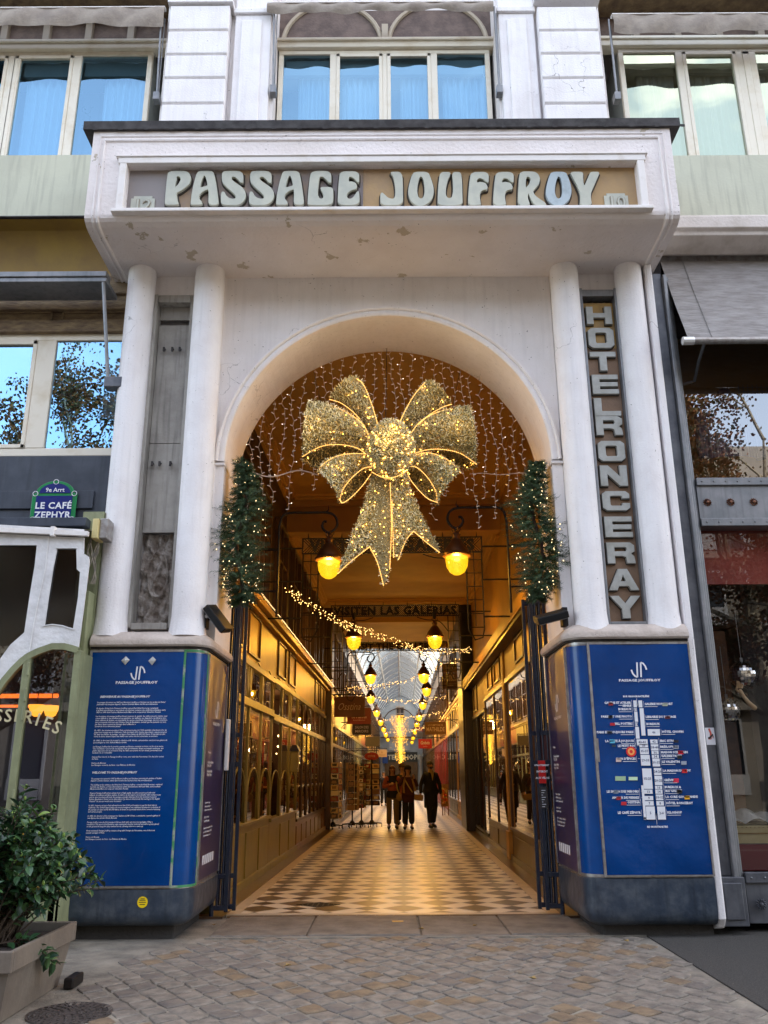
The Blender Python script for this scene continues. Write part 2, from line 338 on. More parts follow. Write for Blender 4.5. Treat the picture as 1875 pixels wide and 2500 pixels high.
# manhole
t = thing('manhole_cover', 'round worn cast iron manhole cover beside the planter', 'manhole cover', (-2.1, -2.5, 0))
CAST = mat('worn_cast_iron', (.07, .06, .055), .55, .5, col2=(.13, .11, .1), ns=20, bump=.5, bs=50)
MB().lathe([(.0001, .0), (.265, .0), (.275, .004), (.275, -.02), (.0001, -.02)], (-2.1, -2.5, .002), 40).build('rim', CAST, t)
mb = MB()
for r0 in (.06, .1, .14, .18, .22, .25):
    n = int(r0 * 130)
    for k in range(n):
        th = 2 * pi * k / n; p = Vector((-2.1 + r0 * cos(th), -2.5 + r0 * sin(th), .003))
        mb.box(-.012, .012, -.007, .007, 0, .006, M=Matrix.Translation(p) @ Matrix.Rotation(th + .6, 4, 'Z'))
mb.build('raised_pattern', CAST, t)
# small litter
for lab, x, y, m_, r_ in (('yellow metal stud set in the threshold slab', .12, .95, mat('brass', (.4, .25, .06), .4, .7), .035),):
    o = MB().box(x - .06, x + .06, y - .03, y + .03, .01, .022).build('floor_stud', m_, bevel=.004); tag(o, lab, 'stud')
LEAFB = mat('dead_leaf', (.25, .15, .05), .8, col2=(.4, .28, .1), ns=3)
for k, (x, y, ang) in enumerate(((-1.78, .75, .3), (.35, .45, 1.2), (.9, .62, 2.2), (2.2, -.25, .5), (-.8, -1.2, 2), (1.1, -1.7, .9))):
    mb = MB(); pts = [(0, -.035), (.018, -.01), (.03, .004), (.012, .012), (0, .04), (-.012, .012), (-.03, .004), (-.018, -.01)]
    mb.add([(p[0], p[1], .012 + .012 * abs(p[0]) / .03) for p in pts] + [(0, 0, .006)], [(i, (i + 1) % 8, 8) for i in range(8)], Matrix.Translation((x, y, .016)) @ Matrix.Rotation(ang, 4, 'Z'))
    tag(mb.build('fallen_leaf', LEAFB), 'dry brown leaf fallen on the pavement by the entrance', 'leaf', 'fallen leaves on the pavement')
# ================================================================== entrance portal
ACX, ASP, AR = .05, 4.95, 1.89
portal = thing('entrance_portal', 'off white entrance portal with a wide round arch, paired columns and jutting canopy', 'portal', (0, .6, 0))
NA = 48
arc = [(ACX + AR * cos(pi * k / NA), ASP + AR * sin(pi * k / NA)) for k in range(NA + 1)]
loop = [(2.06, 2.85), (2.06, 7.4), (-1.94, 7.4), (-1.94, 2.85), (ACX - AR, 2.85)] + arc[::-1] + [(ACX + AR, 2.85)]
me = shape([loop], ext=.45)
o = MB().mesh(me, FACE(0, .75, 0)).build('arch_wall', WHITE, portal)
for p in o.data.polygons: p.use_smooth = False
def ring(r, y, rad, mb, z0=0):
    mb.tube([(ACX + r * cos(pi * k / 64), y, ASP + r * sin(pi * k / 64)) for k in range(65)], rad, 8)
mb = MB()
prof = [(1.885, .28), (1.90, .268), (1.93, .264), (1.955, .272), (1.958, .255), (1.975, .243), (1.995, .25), (2.003, .275), (2.006, .302), (1.885, .302)]
for k in range(64):
    t0, t1 = pi * k / 64, pi * (k + 1) / 64; n = len(prof)
    v = [(ACX + r * cos(t), y, ASP + r * sin(t)) for t in (t0, t1) for r, y in prof]
    mb.add(v, [(q, (q + 1) % n, n + (q + 1) % n, n + q) for q in range(n)])
mb.build('archivolt', WHITE, o, sm=True)
MB().box(-1.945, ACX - AR + .012, .27, 1.16, 4.9, 4.935).box(ACX + AR - .012, 2.065, .27, 1.16, 4.9, 4.935).build('impost', WHITE, o, bevel=.008)
# bodies behind the columns
mb = MB(); mb.box(-3.08, -2.79, .26, 1.2, 2.85, 7.4).box(-2.29, -1.945, .22, 1.2, 2.85, 7.4).box(-2.79, -2.29, .5, 1.2, 2.85, 7.4).box(-2.79, -2.29, .26, .5, 7.12, 7.4)
mb.box(2.065, 2.385, .22, 1.2, 2.85, 7.4).box(2.835, 3.16, .26, 1.2, 2.85, 7.4).box(2.385, 2.835, .5, 1.2, 2.85, 7.4).box(2.385, 2.835, .26, .5, 7.12, 7.4)
mb.build('side_wall', WHITE, portal)
MB().box(-2.285, -1.935, .28, .3, 3, 7.4).build('reveal', WHITE, portal)
for cx, r in ((-2.93, .165), (-2.105, .178), (2.21, .17), (2.99, .165)):
    mb = MB(); mb.lathe([(r + .03, 2.9), (r + .012, 3.0), (r, 3.12), (r, 5.2), (r * .99, 7.3), (r * .97, 7.42)], (cx, .15, 0), 40)
    mb.build('column', COLM, portal, sm=True)
mb = MB(); mb.prism([(.03, .16), (.1, .07), (.2, .05), (.6, .05), (.6, 7.4), (.03, 7.4)], 3.165, 3.25, 'x')
mb.build('corner_strip', COLM, portal, bevel=.02)
# canopy
mb = MB()
pc = [(-.8, 7.52), (-.8, 7.5), (-.79, 7.46), (-.76, 7.43), (-.7, 7.40), (-.62, 7.385), (-.5, 7.38), (.97, 7.38), (.97, 7.52)]
mb.prism(pc, -3.335, 3.335, 'x')
SX0, SX1, SZ0, SZ1 = -2.9, 2.9, 7.53, 8.15
mb.box(-3.335, 3.335, -.7, .97, 7.52, 8.63); mb.box(-3.335, 3.335, -.8, -.7, SZ1, 8.63); mb.box(-3.335, SX0, -.8, -.7, 7.52, SZ1); mb.box(SX1, 3.335, -.8, -.7, 7.52, SZ1)
can = mb.build('canopy', PEEL, portal)
mb = MB()
for off, h, r in ((3.19, 8.5, .022), (3.245, 8.56, .014)):
    for s_ in (-1, 1):
        pts = [(s_ * 0, -.8, h), (s_ * off, -.8, h), (s_ * off, -.8, 7.53), (s_ * off, -.79, 7.48), (s_ * off, -.76, 7.43), (s_ * off, -.7, 7.40), (s_ * off, -.62, 7.385), (s_ * off, -.5, 7.38), (s_ * off, .9, 7.38)]
        mb.tube(pts, r, 8)
mb.build('border_bead', WHITE, can)
mb = MB()
mb.box(SX0 - .1, SX1 + .1, -.85, -.796, SZ1, SZ1 + .08).box(SX0 - .08, SX0, -.85, -.796, SZ0, SZ1 - .001).box(SX1, SX1 + .08, -.85, -.796, SZ0, SZ1 - .001)
mb.box(SX0 - .12, SX1 + .12, -.88, -.7, SZ0 - .045, SZ0 - .001).box(SX0 - .13, SX1 + .13, -.865, -.796, SZ1 + .081, SZ1 + .1)
mb.build('sign_frame', TRIM, can, bevel=.008)
mb = MB().box(-3.45, 3.45, -.84, .9, 8.632, 8.745)
for k in range(24): mb.box(-3.335 + k * .295, -3.335 + k * .295 + .05, -.845, -.838, 8.618, 8.65)
mb.build('roof_flashing', FLASH, can)
# name sign
BRD = mat('weathered_sign_board', (.2, .17, .17), .6, col2=(.36, .24, .13), ns=1.1, nd=7, lo=.42, hi=.62, bump=.2)
BR2 = mat('ochre_sign_board', (.42, .27, .12), .6, col2=(.3, .2, .12), ns=2.2, nd=7, lo=.4, hi=.7, bump=.2)
BR3 = mat('grey_sign_board', (.25, .22, .21), .5, col2=(.3, .24, .19), ns=1.5, nd=6, lo=.5, hi=.75)
sg = thing('name_sign', 'long recessed sign with sage green Art Nouveau letters reading PASSAGE JOUFFROY', 'sign', (0, -.72, 7.57))
for x0, x1, m_ in ((SX0, -2.32, BR3), (-2.318, -1.08, BRD), (-1.078, -.22, BRD), (-.218, 1.05, BR2), (1.052, SX1, BR2)): MB().box(x0 + .002, x1, -.722, -.701, SZ0, SZ1).build('back_board', m_, sg)
LT = {}
LT['P'] = ([(308, 104), (425, 104), (447, 120), (458, 150), (450, 185), (425, 210), (385, 238), (358, 250), (362, 290), (372, 322), (370, 330), (286, 330), (286, 300), (292, 230), (300, 150)], [(360, 138), (385, 138), (393, 155), (388, 175), (370, 200), (350, 216), (352, 190), (360, 160)])
LT['A'] = ([(512, 104), (608, 104), (620, 150), (632, 230), (640, 290), (643, 330), (578, 330), (582, 250), (578, 224), (545, 235), (520, 255), (510, 275), (515, 295), (530, 310), (532, 330), (460, 330), (460, 315), (466, 260), (480, 190), (498, 125)], [(548, 132), (560, 140), (568, 165), (573, 190), (572, 203), (540, 213), (518, 216), (525, 180), (537, 145)])
LT['S'] = ([(682, 104), (808, 104), (810, 182), (795, 180), (780, 160), (760, 142), (742, 140), (728, 148), (735, 165), (760, 185), (800, 210), (822, 240), (828, 270), (818, 300), (795, 322), (770, 332), (664, 332), (664, 265), (670, 243), (682, 245), (695, 270), (715, 287), (745, 294), (762, 288), (765, 272), (745, 248), (700, 210), (675, 180), (670, 150), (672, 120)],)
LT['G'] = ([(1275, 104), (1402, 104), (1405, 182), (1392, 180), (1375, 160), (1352, 140), (1330, 140), (1322, 155), (1318, 190), (1314, 230), (1313, 265), (1325, 288), (1340, 294), (1355, 285), (1356, 265), (1348, 245), (1338, 228), (1338, 213), (1415, 213), (1418, 270), (1413, 332), (1250, 332), (1250, 310), (1255, 240), (1262, 160)],)
LT['E'] = ([(1468, 106), (1592, 106), (1592, 180), (1580, 172), (1560, 150), (1540, 140), (1525, 142), (1520, 158), (1525, 178), (1545, 175), (1570, 185), (1578, 205), (1572, 225), (1545, 230), (1520, 245), (1508, 265), (1512, 285), (1528, 294), (1550, 288), (1570, 265), (1580, 245), (1592, 240), (1596, 332), (1452, 332), (1455, 250), (1460, 170)],)
LJ = {}
LJ['J'] = ([(132, 94), (192, 94), (196, 200), (196, 286), (70, 286), (70, 225), (76, 213), (90, 225), (110, 245), (140, 253), (155, 240), (158, 200), (152, 150), (142, 115), (130, 100)],)
LJ['O'] = ([(262, 94), (342, 94), (358, 130), (372, 175), (375, 215), (362, 255), (335, 280), (305, 292), (272, 285), (243, 258), (230, 220), (235, 175), (248, 125)], [(302, 118), (315, 125), (325, 165), (327, 210), (320, 240), (302, 252), (285, 240), (277, 205), (281, 165), (292, 125)])
LJ['U'] = ([(415, 95), (470, 95), (470, 110), (455, 140), (445, 185), (443, 225), (455, 245), (470, 248), (485, 240), (492, 200), (490, 150), (485, 95), (532, 95), (538, 150), (540, 230), (542, 286), (402, 286), (402, 240), (406, 170)],)
LJ['F'] = ([(595, 95), (692, 95), (692, 155), (680, 150), (660, 132), (640, 128), (625, 138), (625, 158), (645, 152), (672, 158), (686, 175), (684, 195), (665, 195), (645, 208), (640, 235), (645, 265), (648, 285), (578, 286), (580, 220), (586, 150)],)
LJ['R'] = ([(880, 92), (955, 92), (978, 105), (990, 130), (985, 160), (968, 182), (948, 205), (960, 230), (985, 250), (1010, 265), (1024, 278), (1024, 288), (965, 288), (945, 260), (928, 220), (922, 215), (918, 245), (928, 270), (930, 286), (866, 286), (868, 200), (872, 130)], [(910, 122), (930, 120), (940, 135), (935, 158), (920, 178), (908, 188), (906, 160)])
LJ['Y'] = ([(1168, 94), (1240, 94), (1238, 125), (1242, 165), (1252, 175), (1262, 150), (1275, 120), (1285, 94), (1335, 94), (1325, 120), (1305, 165), (1285, 210), (1283, 240), (1290, 285), (1225, 286), (1228, 250), (1226, 215), (1205, 165), (1180, 120)],)
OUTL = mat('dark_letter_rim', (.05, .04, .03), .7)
BONEW = mat('bluish_letter_glaze', (.4, .47, .5), .32, col2=(.3, .36, .38), ns=6, lo=.5, hi=.7)
def letter(ch, tab, dx, ox, oy, s, m_=LETW):
    f = sub(ox, oy, s)
    L = [[(lambda P: (P.x, P.z))(bp(*f(x + dx, y), -.775)) for x, y in lp] for lp in tab[ch]]
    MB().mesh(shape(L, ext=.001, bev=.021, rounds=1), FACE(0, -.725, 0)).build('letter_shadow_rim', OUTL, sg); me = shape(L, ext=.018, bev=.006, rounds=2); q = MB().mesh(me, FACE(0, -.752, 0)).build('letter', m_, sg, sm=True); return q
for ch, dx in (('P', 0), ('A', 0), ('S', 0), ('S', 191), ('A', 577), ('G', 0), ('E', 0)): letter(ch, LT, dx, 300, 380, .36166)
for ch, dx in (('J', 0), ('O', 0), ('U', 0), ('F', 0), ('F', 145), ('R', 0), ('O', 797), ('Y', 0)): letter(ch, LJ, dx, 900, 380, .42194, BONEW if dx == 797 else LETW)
for num, x0 in (('12', -2.85), ('10', 2.52)):
    w_, h_ = .27, .23; z0 = 7.56; c = .03
    pl = shape([[(c, 0), (w_ - c, 0), (w_ - c, c), (w_, c), (w_, h_ - c), (w_ - c, h_ - c), (w_ - c, h_), (c, h_), (c, h_ - c), (0, h_ - c), (0, c), (c, c)]], ext=.006)
    p_ = MB().mesh(pl, FACE(x0, -.729, z0)).build('number_plate', LETW, sg)
    MB().mesh(text(num, .21, .008, 'CENTER', ext=.006), FACE(x0 + w_ / 2, -.74, z0 + .035)).build('digits', mat('taupe_digit', (.3, .26, .2), .5), p_)
    MB().mesh(text(num, .21, .0, 'CENTER', ext=.003), FACE(x0 + w_ / 2, -.749, z0 + .035)).build('digit_face', LETW, p_)

# recessed board and carving, left bay
bd = thing('blank_board', 'tall blank grey board with black bolts between the paired columns above a carved niche', 'board', (-2.55, .45, 4.0))
MB().box(-2.73, -2.35, .34, .36, 5.205, 6.75).build('upper_board', GREYB, bd); MB().box(-2.73, -2.35, .338, .358, 4.12, 5.195).build('lower_board', GREYB, bd)
MB().box(-2.73, -2.35, .35, .37, 6.83, 7.0).build('top_board', GREYB, bd)
mb = MB()
for x, z in ((-2.64, 6.42), (-2.54, 6.42), (-2.45, 6.42), (-2.67, 4.95), (-2.585, 4.95), (-2.46, 4.95)): mb.cyl((x, .34, z), (x + .005, .29, z - .01), .012).box(x - .012, x + .012, .285, .3, z - .045, z + .01)
mb.build('bolt', FLASH, bd)
mb = MB().box(-2.79, -2.735, .2, .4, 3.02, 7.1).box(-2.345, -2.29, .24, .4, 3.02, 7.1).box(-2.734, -2.346, .22, .4, 7.0, 7.1).box(-2.734, -2.346, .2, .4, 3.0, 3.07)
mb.build('zinc_surround', GREYB, bd, bevel=.006)
rl = thing('carved_relief', 'dark weathered stone carving of a shield and scrolls under the blank board', 'carving', (-2.54, .45, 3.1))
def rf(u, v):
    x = -2.735 + u * .39; z = 3.06 + v * 1.06; cx, cz = (u - .5) * 2, (v - .55) * 2
    r = sqrt((cx * 1.1) ** 2 + (cz * 1.25) ** 2); h = 0
    h += .045 * math.exp(-((r - .62) / .07) ** 2) + .05 * math.exp(-(((cx * 1.5) ** 2 + (cz * 1.1) ** 2) / .12))
    h += .035 * math.exp(-(((cx - .16 * sin(cz * 7)) / .11) ** 2)) * (1 if abs(cz) < .5 else .1)
    h += .018 * sin(cx * 11 + cz * 6) * sin(cz * 15 - cx * 5)
    h += .04 * math.exp(-((abs(cx) - .62) ** 2 + (cz + .95) ** 2) / .03) + .03 * sin(atan2(cz, cx) * 9) * (1 if r > .68 else 0) * .6
    return (x, .44 - h, z)
MB().grid(rf, 60, 140).build('carved_panel', RELIEF, rl, sm=True)

# hotel sign, right bay
HB = mat('bronze_sign_board', (.26, .15, .08), .55, col2=(.19, .12, .075), ns=3, bump=.2, streak=.6)
HB2 = mat('gilded_sign_board', (.45, .27, .06), .5, col2=(.3, .18, .06), ns=5)
hs = thing('hotel_sign', 'tall narrow bronze sign with grey block letters stacked to read HOTEL RONCERAY', 'sign', (2.6, .3, 3.05))
MB().box(2.42, 2.8, .25, .4, 3.05, 6.35).build('back_board', HB, hs); MB().box(2.42, 2.8, .25, .4, 6.352, 6.97).build('top_board', HB2, hs)
mb = MB().box(2.385, 2.418, .15, .42, 3.0, 7.12).box(2.802, 2.835, .15, .42, 3.0, 7.12).box(2.419, 2.801, .17, .42, 7.02, 7.11).box(2.419, 2.801, .15, .42, 2.98, 3.045)
mb.build('zinc_surround', STEEL, hs, bevel=.006)
mb = MB().box(2.419, 2.801, .42, .44, 6.97, 7.1); mb.build('vent_recess', DARK, hs)
mb = MB()
for k in range(4): mb.cyl((2.49 + k * .075, .3, 6.96), (2.49 + k * .075, .3, 7.12), .007)
mb.build('vent_bar', STEEL, hs)
BL = {'H': [[(0, 0), (.25, 0), (.25, .38), (.75, .38), (.75, 0), (1, 0), (1, 1), (.75, 1), (.75, .62), (.25, .62), (.25, 1), (0, 1)]],
 'O': [[(.14, 0), (.86, 0), (1, .14), (1, .86), (.86, 1), (.14, 1), (0, .86), (0, .14)], [(.32, .22), (.68, .22), (.73, .28), (.73, .72), (.68, .78), (.32, .78), (.27, .72), (.27, .28)]],
 'T': [[(.37, 0), (.63, 0), (.63, .76), (1, .76), (1, 1), (0, 1), (0, .76), (.37, .76)]],
 'E': [[(0, 0), (1, 0), (1, .22), (.27, .22), (.27, .4), (.97, .4), (.97, .6), (.27, .6), (.27, .78), (1, .78), (1, 1), (0, 1)]],
 'L': [[(0, 0), (1, 0), (1, .24), (.27, .24), (.27, 1), (0, 1)]],
 'R': [[(0, 0), (.26, 0), (.26, .36), (.55, .36), (.68, .3), (.72, 0), (1, 0), (.97, .32), (.86, .46), (1, .58), (1, .86), (.86, 1), (0, 1)], [(.26, .56), (.68, .56), (.73, .62), (.73, .74), (.68, .8), (.26, .8)]],
 'N': [[(0, 0), (.25, 0), (.25, .6), (.72, 0), (1, 0), (1, 1), (.75, 1), (.75, .42), (.3, 1), (0, 1)]],
 'C': [[(.14, 0), (.86, 0), (1, .14), (1, .36), (.74, .36), (.74, .27), (.68, .22), (.32, .22), (.27, .28), (.27, .72), (.32, .78), (.68, .78), (.74, .73), (.74, .64), (1, .64), (1, .86), (.86, 1), (.14, 1), (0, .86), (0, .14)]],
 'A': [[(-.03, 0), (.25, 0), (.32, .2), (.68, .2), (.75, 0), (1.03, 0), (.66, 1), (.34, 1)], [(.39, .4), (.61, .4), (.5, .76)]],
 'Y': [[(.37, 0), (.63, 0), (.63, .42), (1.03, 1), (.73, 1), (.5, .64), (.27, 1), (-.03, 1), (.37, .42)]]}
for k, (ch, z1, z0) in enumerate(zip('HOTELRONCERAY', [6.89, 6.60, 6.28, 5.98, 5.68, 5.45, 5.14, 4.84, 4.53, 4.23, 3.93, 3.63, 3.33], [6.67, 6.35, 6.05, 5.75, 5.47, 5.23, 4.91, 4.61, 4.32, 4.01, 3.71, 3.41, 3.10])):
    L = [[(2.46 + x * .3, z0 - .01 + y * (z1 - z0 + .01)) for x, y in lp] for lp in BL[ch]]
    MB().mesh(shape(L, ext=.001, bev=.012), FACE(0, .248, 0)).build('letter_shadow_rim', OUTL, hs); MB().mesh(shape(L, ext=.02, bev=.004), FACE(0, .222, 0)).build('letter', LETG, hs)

LEDGE = mat('weathered_ledge', (.58, .5, .44), .85, col2=(.4, .33, .28), ns=5, lo=.3, hi=.75, bump=.5, bs=30, crack=1)
# ================================================================== piers under the columns
def pier(s, xo, xi, z0, zp0, zp1, label):
    r = .19; cx, cy = xi + s * r, .19                    # s = -1 left pier, +1 right pier
    def outline(d, back=1.33):
        pts = [(xo, -d)] + [(cx + (r + d) * (-s) * sin(a_), cy - (r + d) * cos(a_)) for a_ in [pi / 2 * k / 10 for k in range(11)]] + [(xi - s * d, back), (xo, back)]
        return pts if s < 0 else pts[::-1]
    def loft(rings, name, m_, par, sm=True):
        mb = MB(); n = len(outline(0))
        for d, z in rings: mb.v += [(x, y, z) for x, y in outline(d)]
        mb.f = [(i * n + k, i * n + (k + 1) % n, (i + 1) * n + (k + 1) % n, (i + 1) * n + k) for i in range(len(rings) - 1) for k in range(n)] + [tuple(range(n - 1, -1, -1)), tuple(range((len(rings) - 1) * n, len(rings) * n))]
        mb.mi = [0] * len(mb.f); return mb.build(name, m_, par, sm=sm)
    t = thing('corner_pier', label, 'pier', (xo, .3, 0))
    loft([(-.17, -.05), (-.17, z0 + .06)], 'foot', FOOT, t)
    loft([(-.14, z0 + .0), (-.09, z0 + .005), (-.04, z0 + .025), (-.008, z0 + .06), (.006, z0 + .11), (.012, z0 + .17), (.014, zp0 - .02), (.004, zp0 - .012)], 'base', SLATE, t)
    loft([(0, zp0 - .013), (0, zp1 + .06)], 'core', METAL, t)
    loft([(.01, zp1 + .035), (.05, zp1 + .032), (.066, zp1 + .05), (.07, zp1 + .085), (.058, zp1 + .115), (.02, zp1 + .155), (-.04, zp1 + .195), (-.12, zp1 + .21)], 'ledge', LEDGE, t)
    loft([(.012, zp1 + .012), (.02, zp1 + .014), (.02, zp1 + .034), (.0, zp1 + .034)], 'shadow_gap', FLASH, t)
    mb = MB(); A_ = [(cx + (r + .006) * (-s) * sin(a_), cy - (r + .006) * cos(a_)) for a_ in [pi / 2 * k / 12 for k in range(13)]]
    if s > 0: A_ = A_[::-1]
    mb.v = [(x, y, z) for z in (zp0 + .02, zp1 - .03) for x, y in A_]; mb.f = [(k, k + 1, 14 + k, 13 + k) for k in range(12)]; mb.mi = [0] * 12
    mb.build('corner_panel', BLUE2, t, sm=True)
    mb = MB(); e = [(cx, -.0), (xi, cy)]
    mb.box(cx - .022, cx + .012 if s < 0 else cx + .022, -.016, .004, zp0, zp1) if s < 0 else mb.box(cx - .012, cx + .026, -.016, .004, zp0, zp1)
    mb.box(min(xi, xi - s * .012), max(xi, xi - s * .012), cy - .005, cy + .028, zp0, zp1)
    mb.build('seam_trim', GREENT if s < 0 else METAL, t)
    mb = MB()
    for zz in (zp0 - .002, zp1 - .02):
        B_ = [(cx + (r + .012) * (-s) * sin(a_), cy - (r + .012) * cos(a_)) for a_ in [pi / 2 * k / 12 for k in range(13)]]
        for k in range(12):
            q = [(*B_[k], zz), (*B_[k + 1], zz), (*B_[k + 1], zz + .022), (*B_[k], zz + .022)]; mb.add(q, [(0, 1, 2, 3)])
    mb.build('panel_trim', GREENT if s < 0 else METAL, t)
    return t
pier(-1, -3.06, -1.885, .12, .47, 2.75, 'rounded blue and slate pier with green trim carrying the columns by the cafe')
pier(1, 3.16, 1.93, .1, .545, 2.80, 'rounded blue and slate pier with worn metal trim under the hotel sign columns')
tag(MB().lathe([(.0001, 0), (.05, 0), (.05, .002), (.0001, .002)], (0, 0, 0), 32).build('round_sticker', mat('yellow_sticker', (.85, .6, .0), .5), frame=Matrix.Translation((-2.33, -.0165, .345)) @ Matrix.Rotation(pi / 2, 4, 'X')), 'round yellow sticker with black print on the slate base of the cafe side pier', 'sticker')
st = S.objects['round_sticker']; mb = MB()
for k, (z, w_) in enumerate(((.03, .04), (.018, .06), (.0, .07), (-.02, .05))): mb.box(-w_ / 2, w_ / 2, z - .003, z + .003, .0022, .0032)
mb.build('print', mat('black_print', (.02, .02, .02), .6), st)

# ---------------------------------------------------------------- information boards on the piers
def logo(mb, x, z, s, y, M=None):                        # two strokes with quarter turns, like a J and its upturned twin
    k = MB()
    k.stroke([(-.06, 1), (-.12, 0)], .11, 0); k.stroke([(-.12, .0), (-.28, .07), (-.42, .25), (-.5, .5)], .11, 0)
    k.stroke([(.13, 0), (.19, 1)], .11, 0); k.stroke([(.19, 1), (.35, .93), (.48, .75), (.55, .5)], .11, 0)
    mb.add([(x + p[0] * s, y, z + p[2] * s) for p in k.v], k.f, M)
FR = """Le passage fut ouvert en 1847 par Messieurs Jouffroy et Verdeau sur les jardins de l'hôtel
particulier du banquier Aguado, devenu l'actuelle Mairie du IXe arrondissement.

En façade, l'hôtel de la Terrasse Jouffroy, aujourd'hui Hôtel Ronceray, remplaçait
« la Boîte aux Artistes », une maison où vécurent certaines des célébrités artistiques entre
1820 et 1840 dont l'actrice Mademoiselle Mars et le compositeur Gioachino Rossini.

Les boutiques du passage Jouffroy furent toujours de qualité. Ses cafés-concerts comme ceux
« avec billards », ses modistes et ses gantières, ses tailleurs, ses chapeliers, ses libraires avec
leurs cabinets de lecture, ses marchands de cannes, tous firent du passage, dès son ouverture,
une promenade à lui tout seul. Delvau, l'ami de Baudelaire, écrivait que les passants « y vont
par bancs épais comme les harengs dans la Manche ».
Le succès ne se démentira jamais.

En 1851, des loteries montées à Paris permirent à plus de 5 000 candidats chercheurs d'or de
payer leur voyage vers la Californie. Celle du Lingot d'Or, la plus importante, exposa son gros
lot dans une vitrine du passage : un lingot d'une valeur de 400 000 francs. Il reposait sur une
sorte de trône devant lequel vint défiler une cohue à la fois admirative et envieuse.

En 1882, le directeur du journal Le Gaulois et M. Grévin, caricaturiste, ouvrirent une galerie de
personnages en cire, l'actuel Musée Grévin.

Le Passage Jouffroy fut le premier passage en Europe construit en fonte, en fer et en verre.
Une révolution ! Le bois de ses façades n'est qu'ornement. Autre nouveauté technique, des
grilles disposées sur le sol tout le long de l'allée envoyaient de l'air chaud, permettant aux
badauds de s'y réchauffer.

Aujourd'hui rénové, le Passage Jouffroy reste, avec celui des Panoramas, l'un des plus courus
de Paris.

Patrice de Moncan
Les Passages couverts de Paris - Les Éditions du Mécène"""
EN = """The passage was opened in 1847 by Messrs Jouffroy and Verdeau, traversing the gardens of banker
Aguado's private mansion, which later became the city hall of the 9th arrondissement.

The building at the entrance, the Hôtel de la Terrasse Jouffroy - now the Hôtel Ronceray - replaced
La Boîte aux Artistes, a house where famous artists lived between 1820 and 1840, such as actress
Mademoiselle Mars and composer Gioachino Rossini.

Shops in Passage Jouffroy have always been of high quality. Its cafés-concerts and cafés with
billiards, its milliners and glove makers, its tailors, its hat makers, its bookseller with reading rooms
and its cane merchants all made the passage a popular attraction from the moment it opened.
Delvau, Baudelaire's friend, wrote that visitors "go there in thick shoals like herrings in the English
Channel". Its success would never be denied.

In 1851, lotteries set up in Paris allowed more than 5,000 gold seekers to pay for their trips to
California. The Golden Ingot lottery, the most prestigious one, exhibited its jackpot in a window of
the passage: an ingot worth 400,000 francs. It rested on a pedestal which drew a crowd of admiring
and curious people.

In 1882, the director of the newspaper Le Gaulois and Mr Grévin, a caricaturist, opened a gallery of
wax figures, the current Grévin Museum.

Passage Jouffroy was the first passage in Europe built with cast iron, iron and glass. What a
revolution! The wood of its facades is only ornamental. Another technical innovation: grates placed
on the ground all along the alley emitted hot air, allowing visitors to warm up.

Now renovated, Passage Jouffroy remains, along with Passage des Panoramas, one of the most
popular passages of Paris.

Patrice de Moncan
Les Passages couverts de Paris - Les Éditions du Mécène"""
def fit(mb, s, x0, x1, z_top, z_bot, y, bold=.016, shear=.18):
    me = text(s, 1, bold, 'LEFT', shear, 0, 1); xs = [v.co.x for v in me.vertices]; ys = [v.co.y for v in me.vertices]
    kx = (x1 - x0) / (max(xs) - min(xs)); ky = (z_top - z_bot) / (max(ys) - min(ys))
    mb.mesh(me, Matrix.Translation((x0 - min(xs) * kx, y, z_top - max(ys) * ky)) @ Matrix(((kx, 0, 0, 0), (0, 0, -1, 0), (0, ky, 0, 0), (0, 0, 0, 1))))
ib = thing('info_board', 'blue board with a long white text in French and English beside the cafe', 'information board', (-2.56, -.02, .5))
MB().grid(lambda u, v: (-3.035 + u * .95, -.02 + .0 * sin(u * 5 + v * 7), .49 + v * 2.235), 8, 20).build('board', BLUE, ib, sm=True)
mb = MB(); mb.box(-3.06, -3.036, -.024, .0, .47, 2.745).box(-3.035, -2.085, -.024, .0, 2.727, 2.745).box(-3.035, -2.085, -.024, 0, .472, .488); mb.build('board_edge', METAL, ib)
Yt = -.0245; fz = sub(0, 1250, .36166)
def BX(x, y): p = bp(*fz(x, y), Yt); return p.x, p.z
mb = MB(); x, z = BX(925, 1132); logo(mb, x, z, .135, Yt)
mb.build('logo', PRINT, ib)
mb = MB(); x0, z0 = BX(787, 1164); x1, z1 = BX(1058, 1145); fit(mb, 'PASSAGE JOUFFROY', x0 - .01, x1 + .01, z1 + .008, z0 - .004, Yt, .03, 0)
x0, z0 = BX(676, 1257); x1, z1 = BX(1015, 1240); fit(mb, 'BIENVENUE AU PASSAGE JOUFFROY', x0, x1, z1 + .004, z0 - .003, Yt, .035, .2)
x0 = BX(655, 1280)[0]; x1 = BX(1125, 1500)[0]; fit(mb, FR, x0, x1 + .01, BX(670, 1280)[1], BX(625, 1717)[1], Yt)
x0, z0 = BX(622, 1769); x1, z1 = BX(927, 1752); fit(mb, 'WELCOME TO PASSAGE JOUFFROY', x0, x1, z1 + .004, z0 - .003, Yt, .035, .2)
fz = sub(0, 1900, .36166)
x1 = BX(1095, 50)[0]; x0 = BX(610, 50)[0]; zt = bp(*sub(0, 1250, .36166)(610, 1795), Yt).z; fit(mb, EN, x0, x1, zt, BX(575, 420)[1], Yt)
mb.build('printed_text', PRINT, ib)
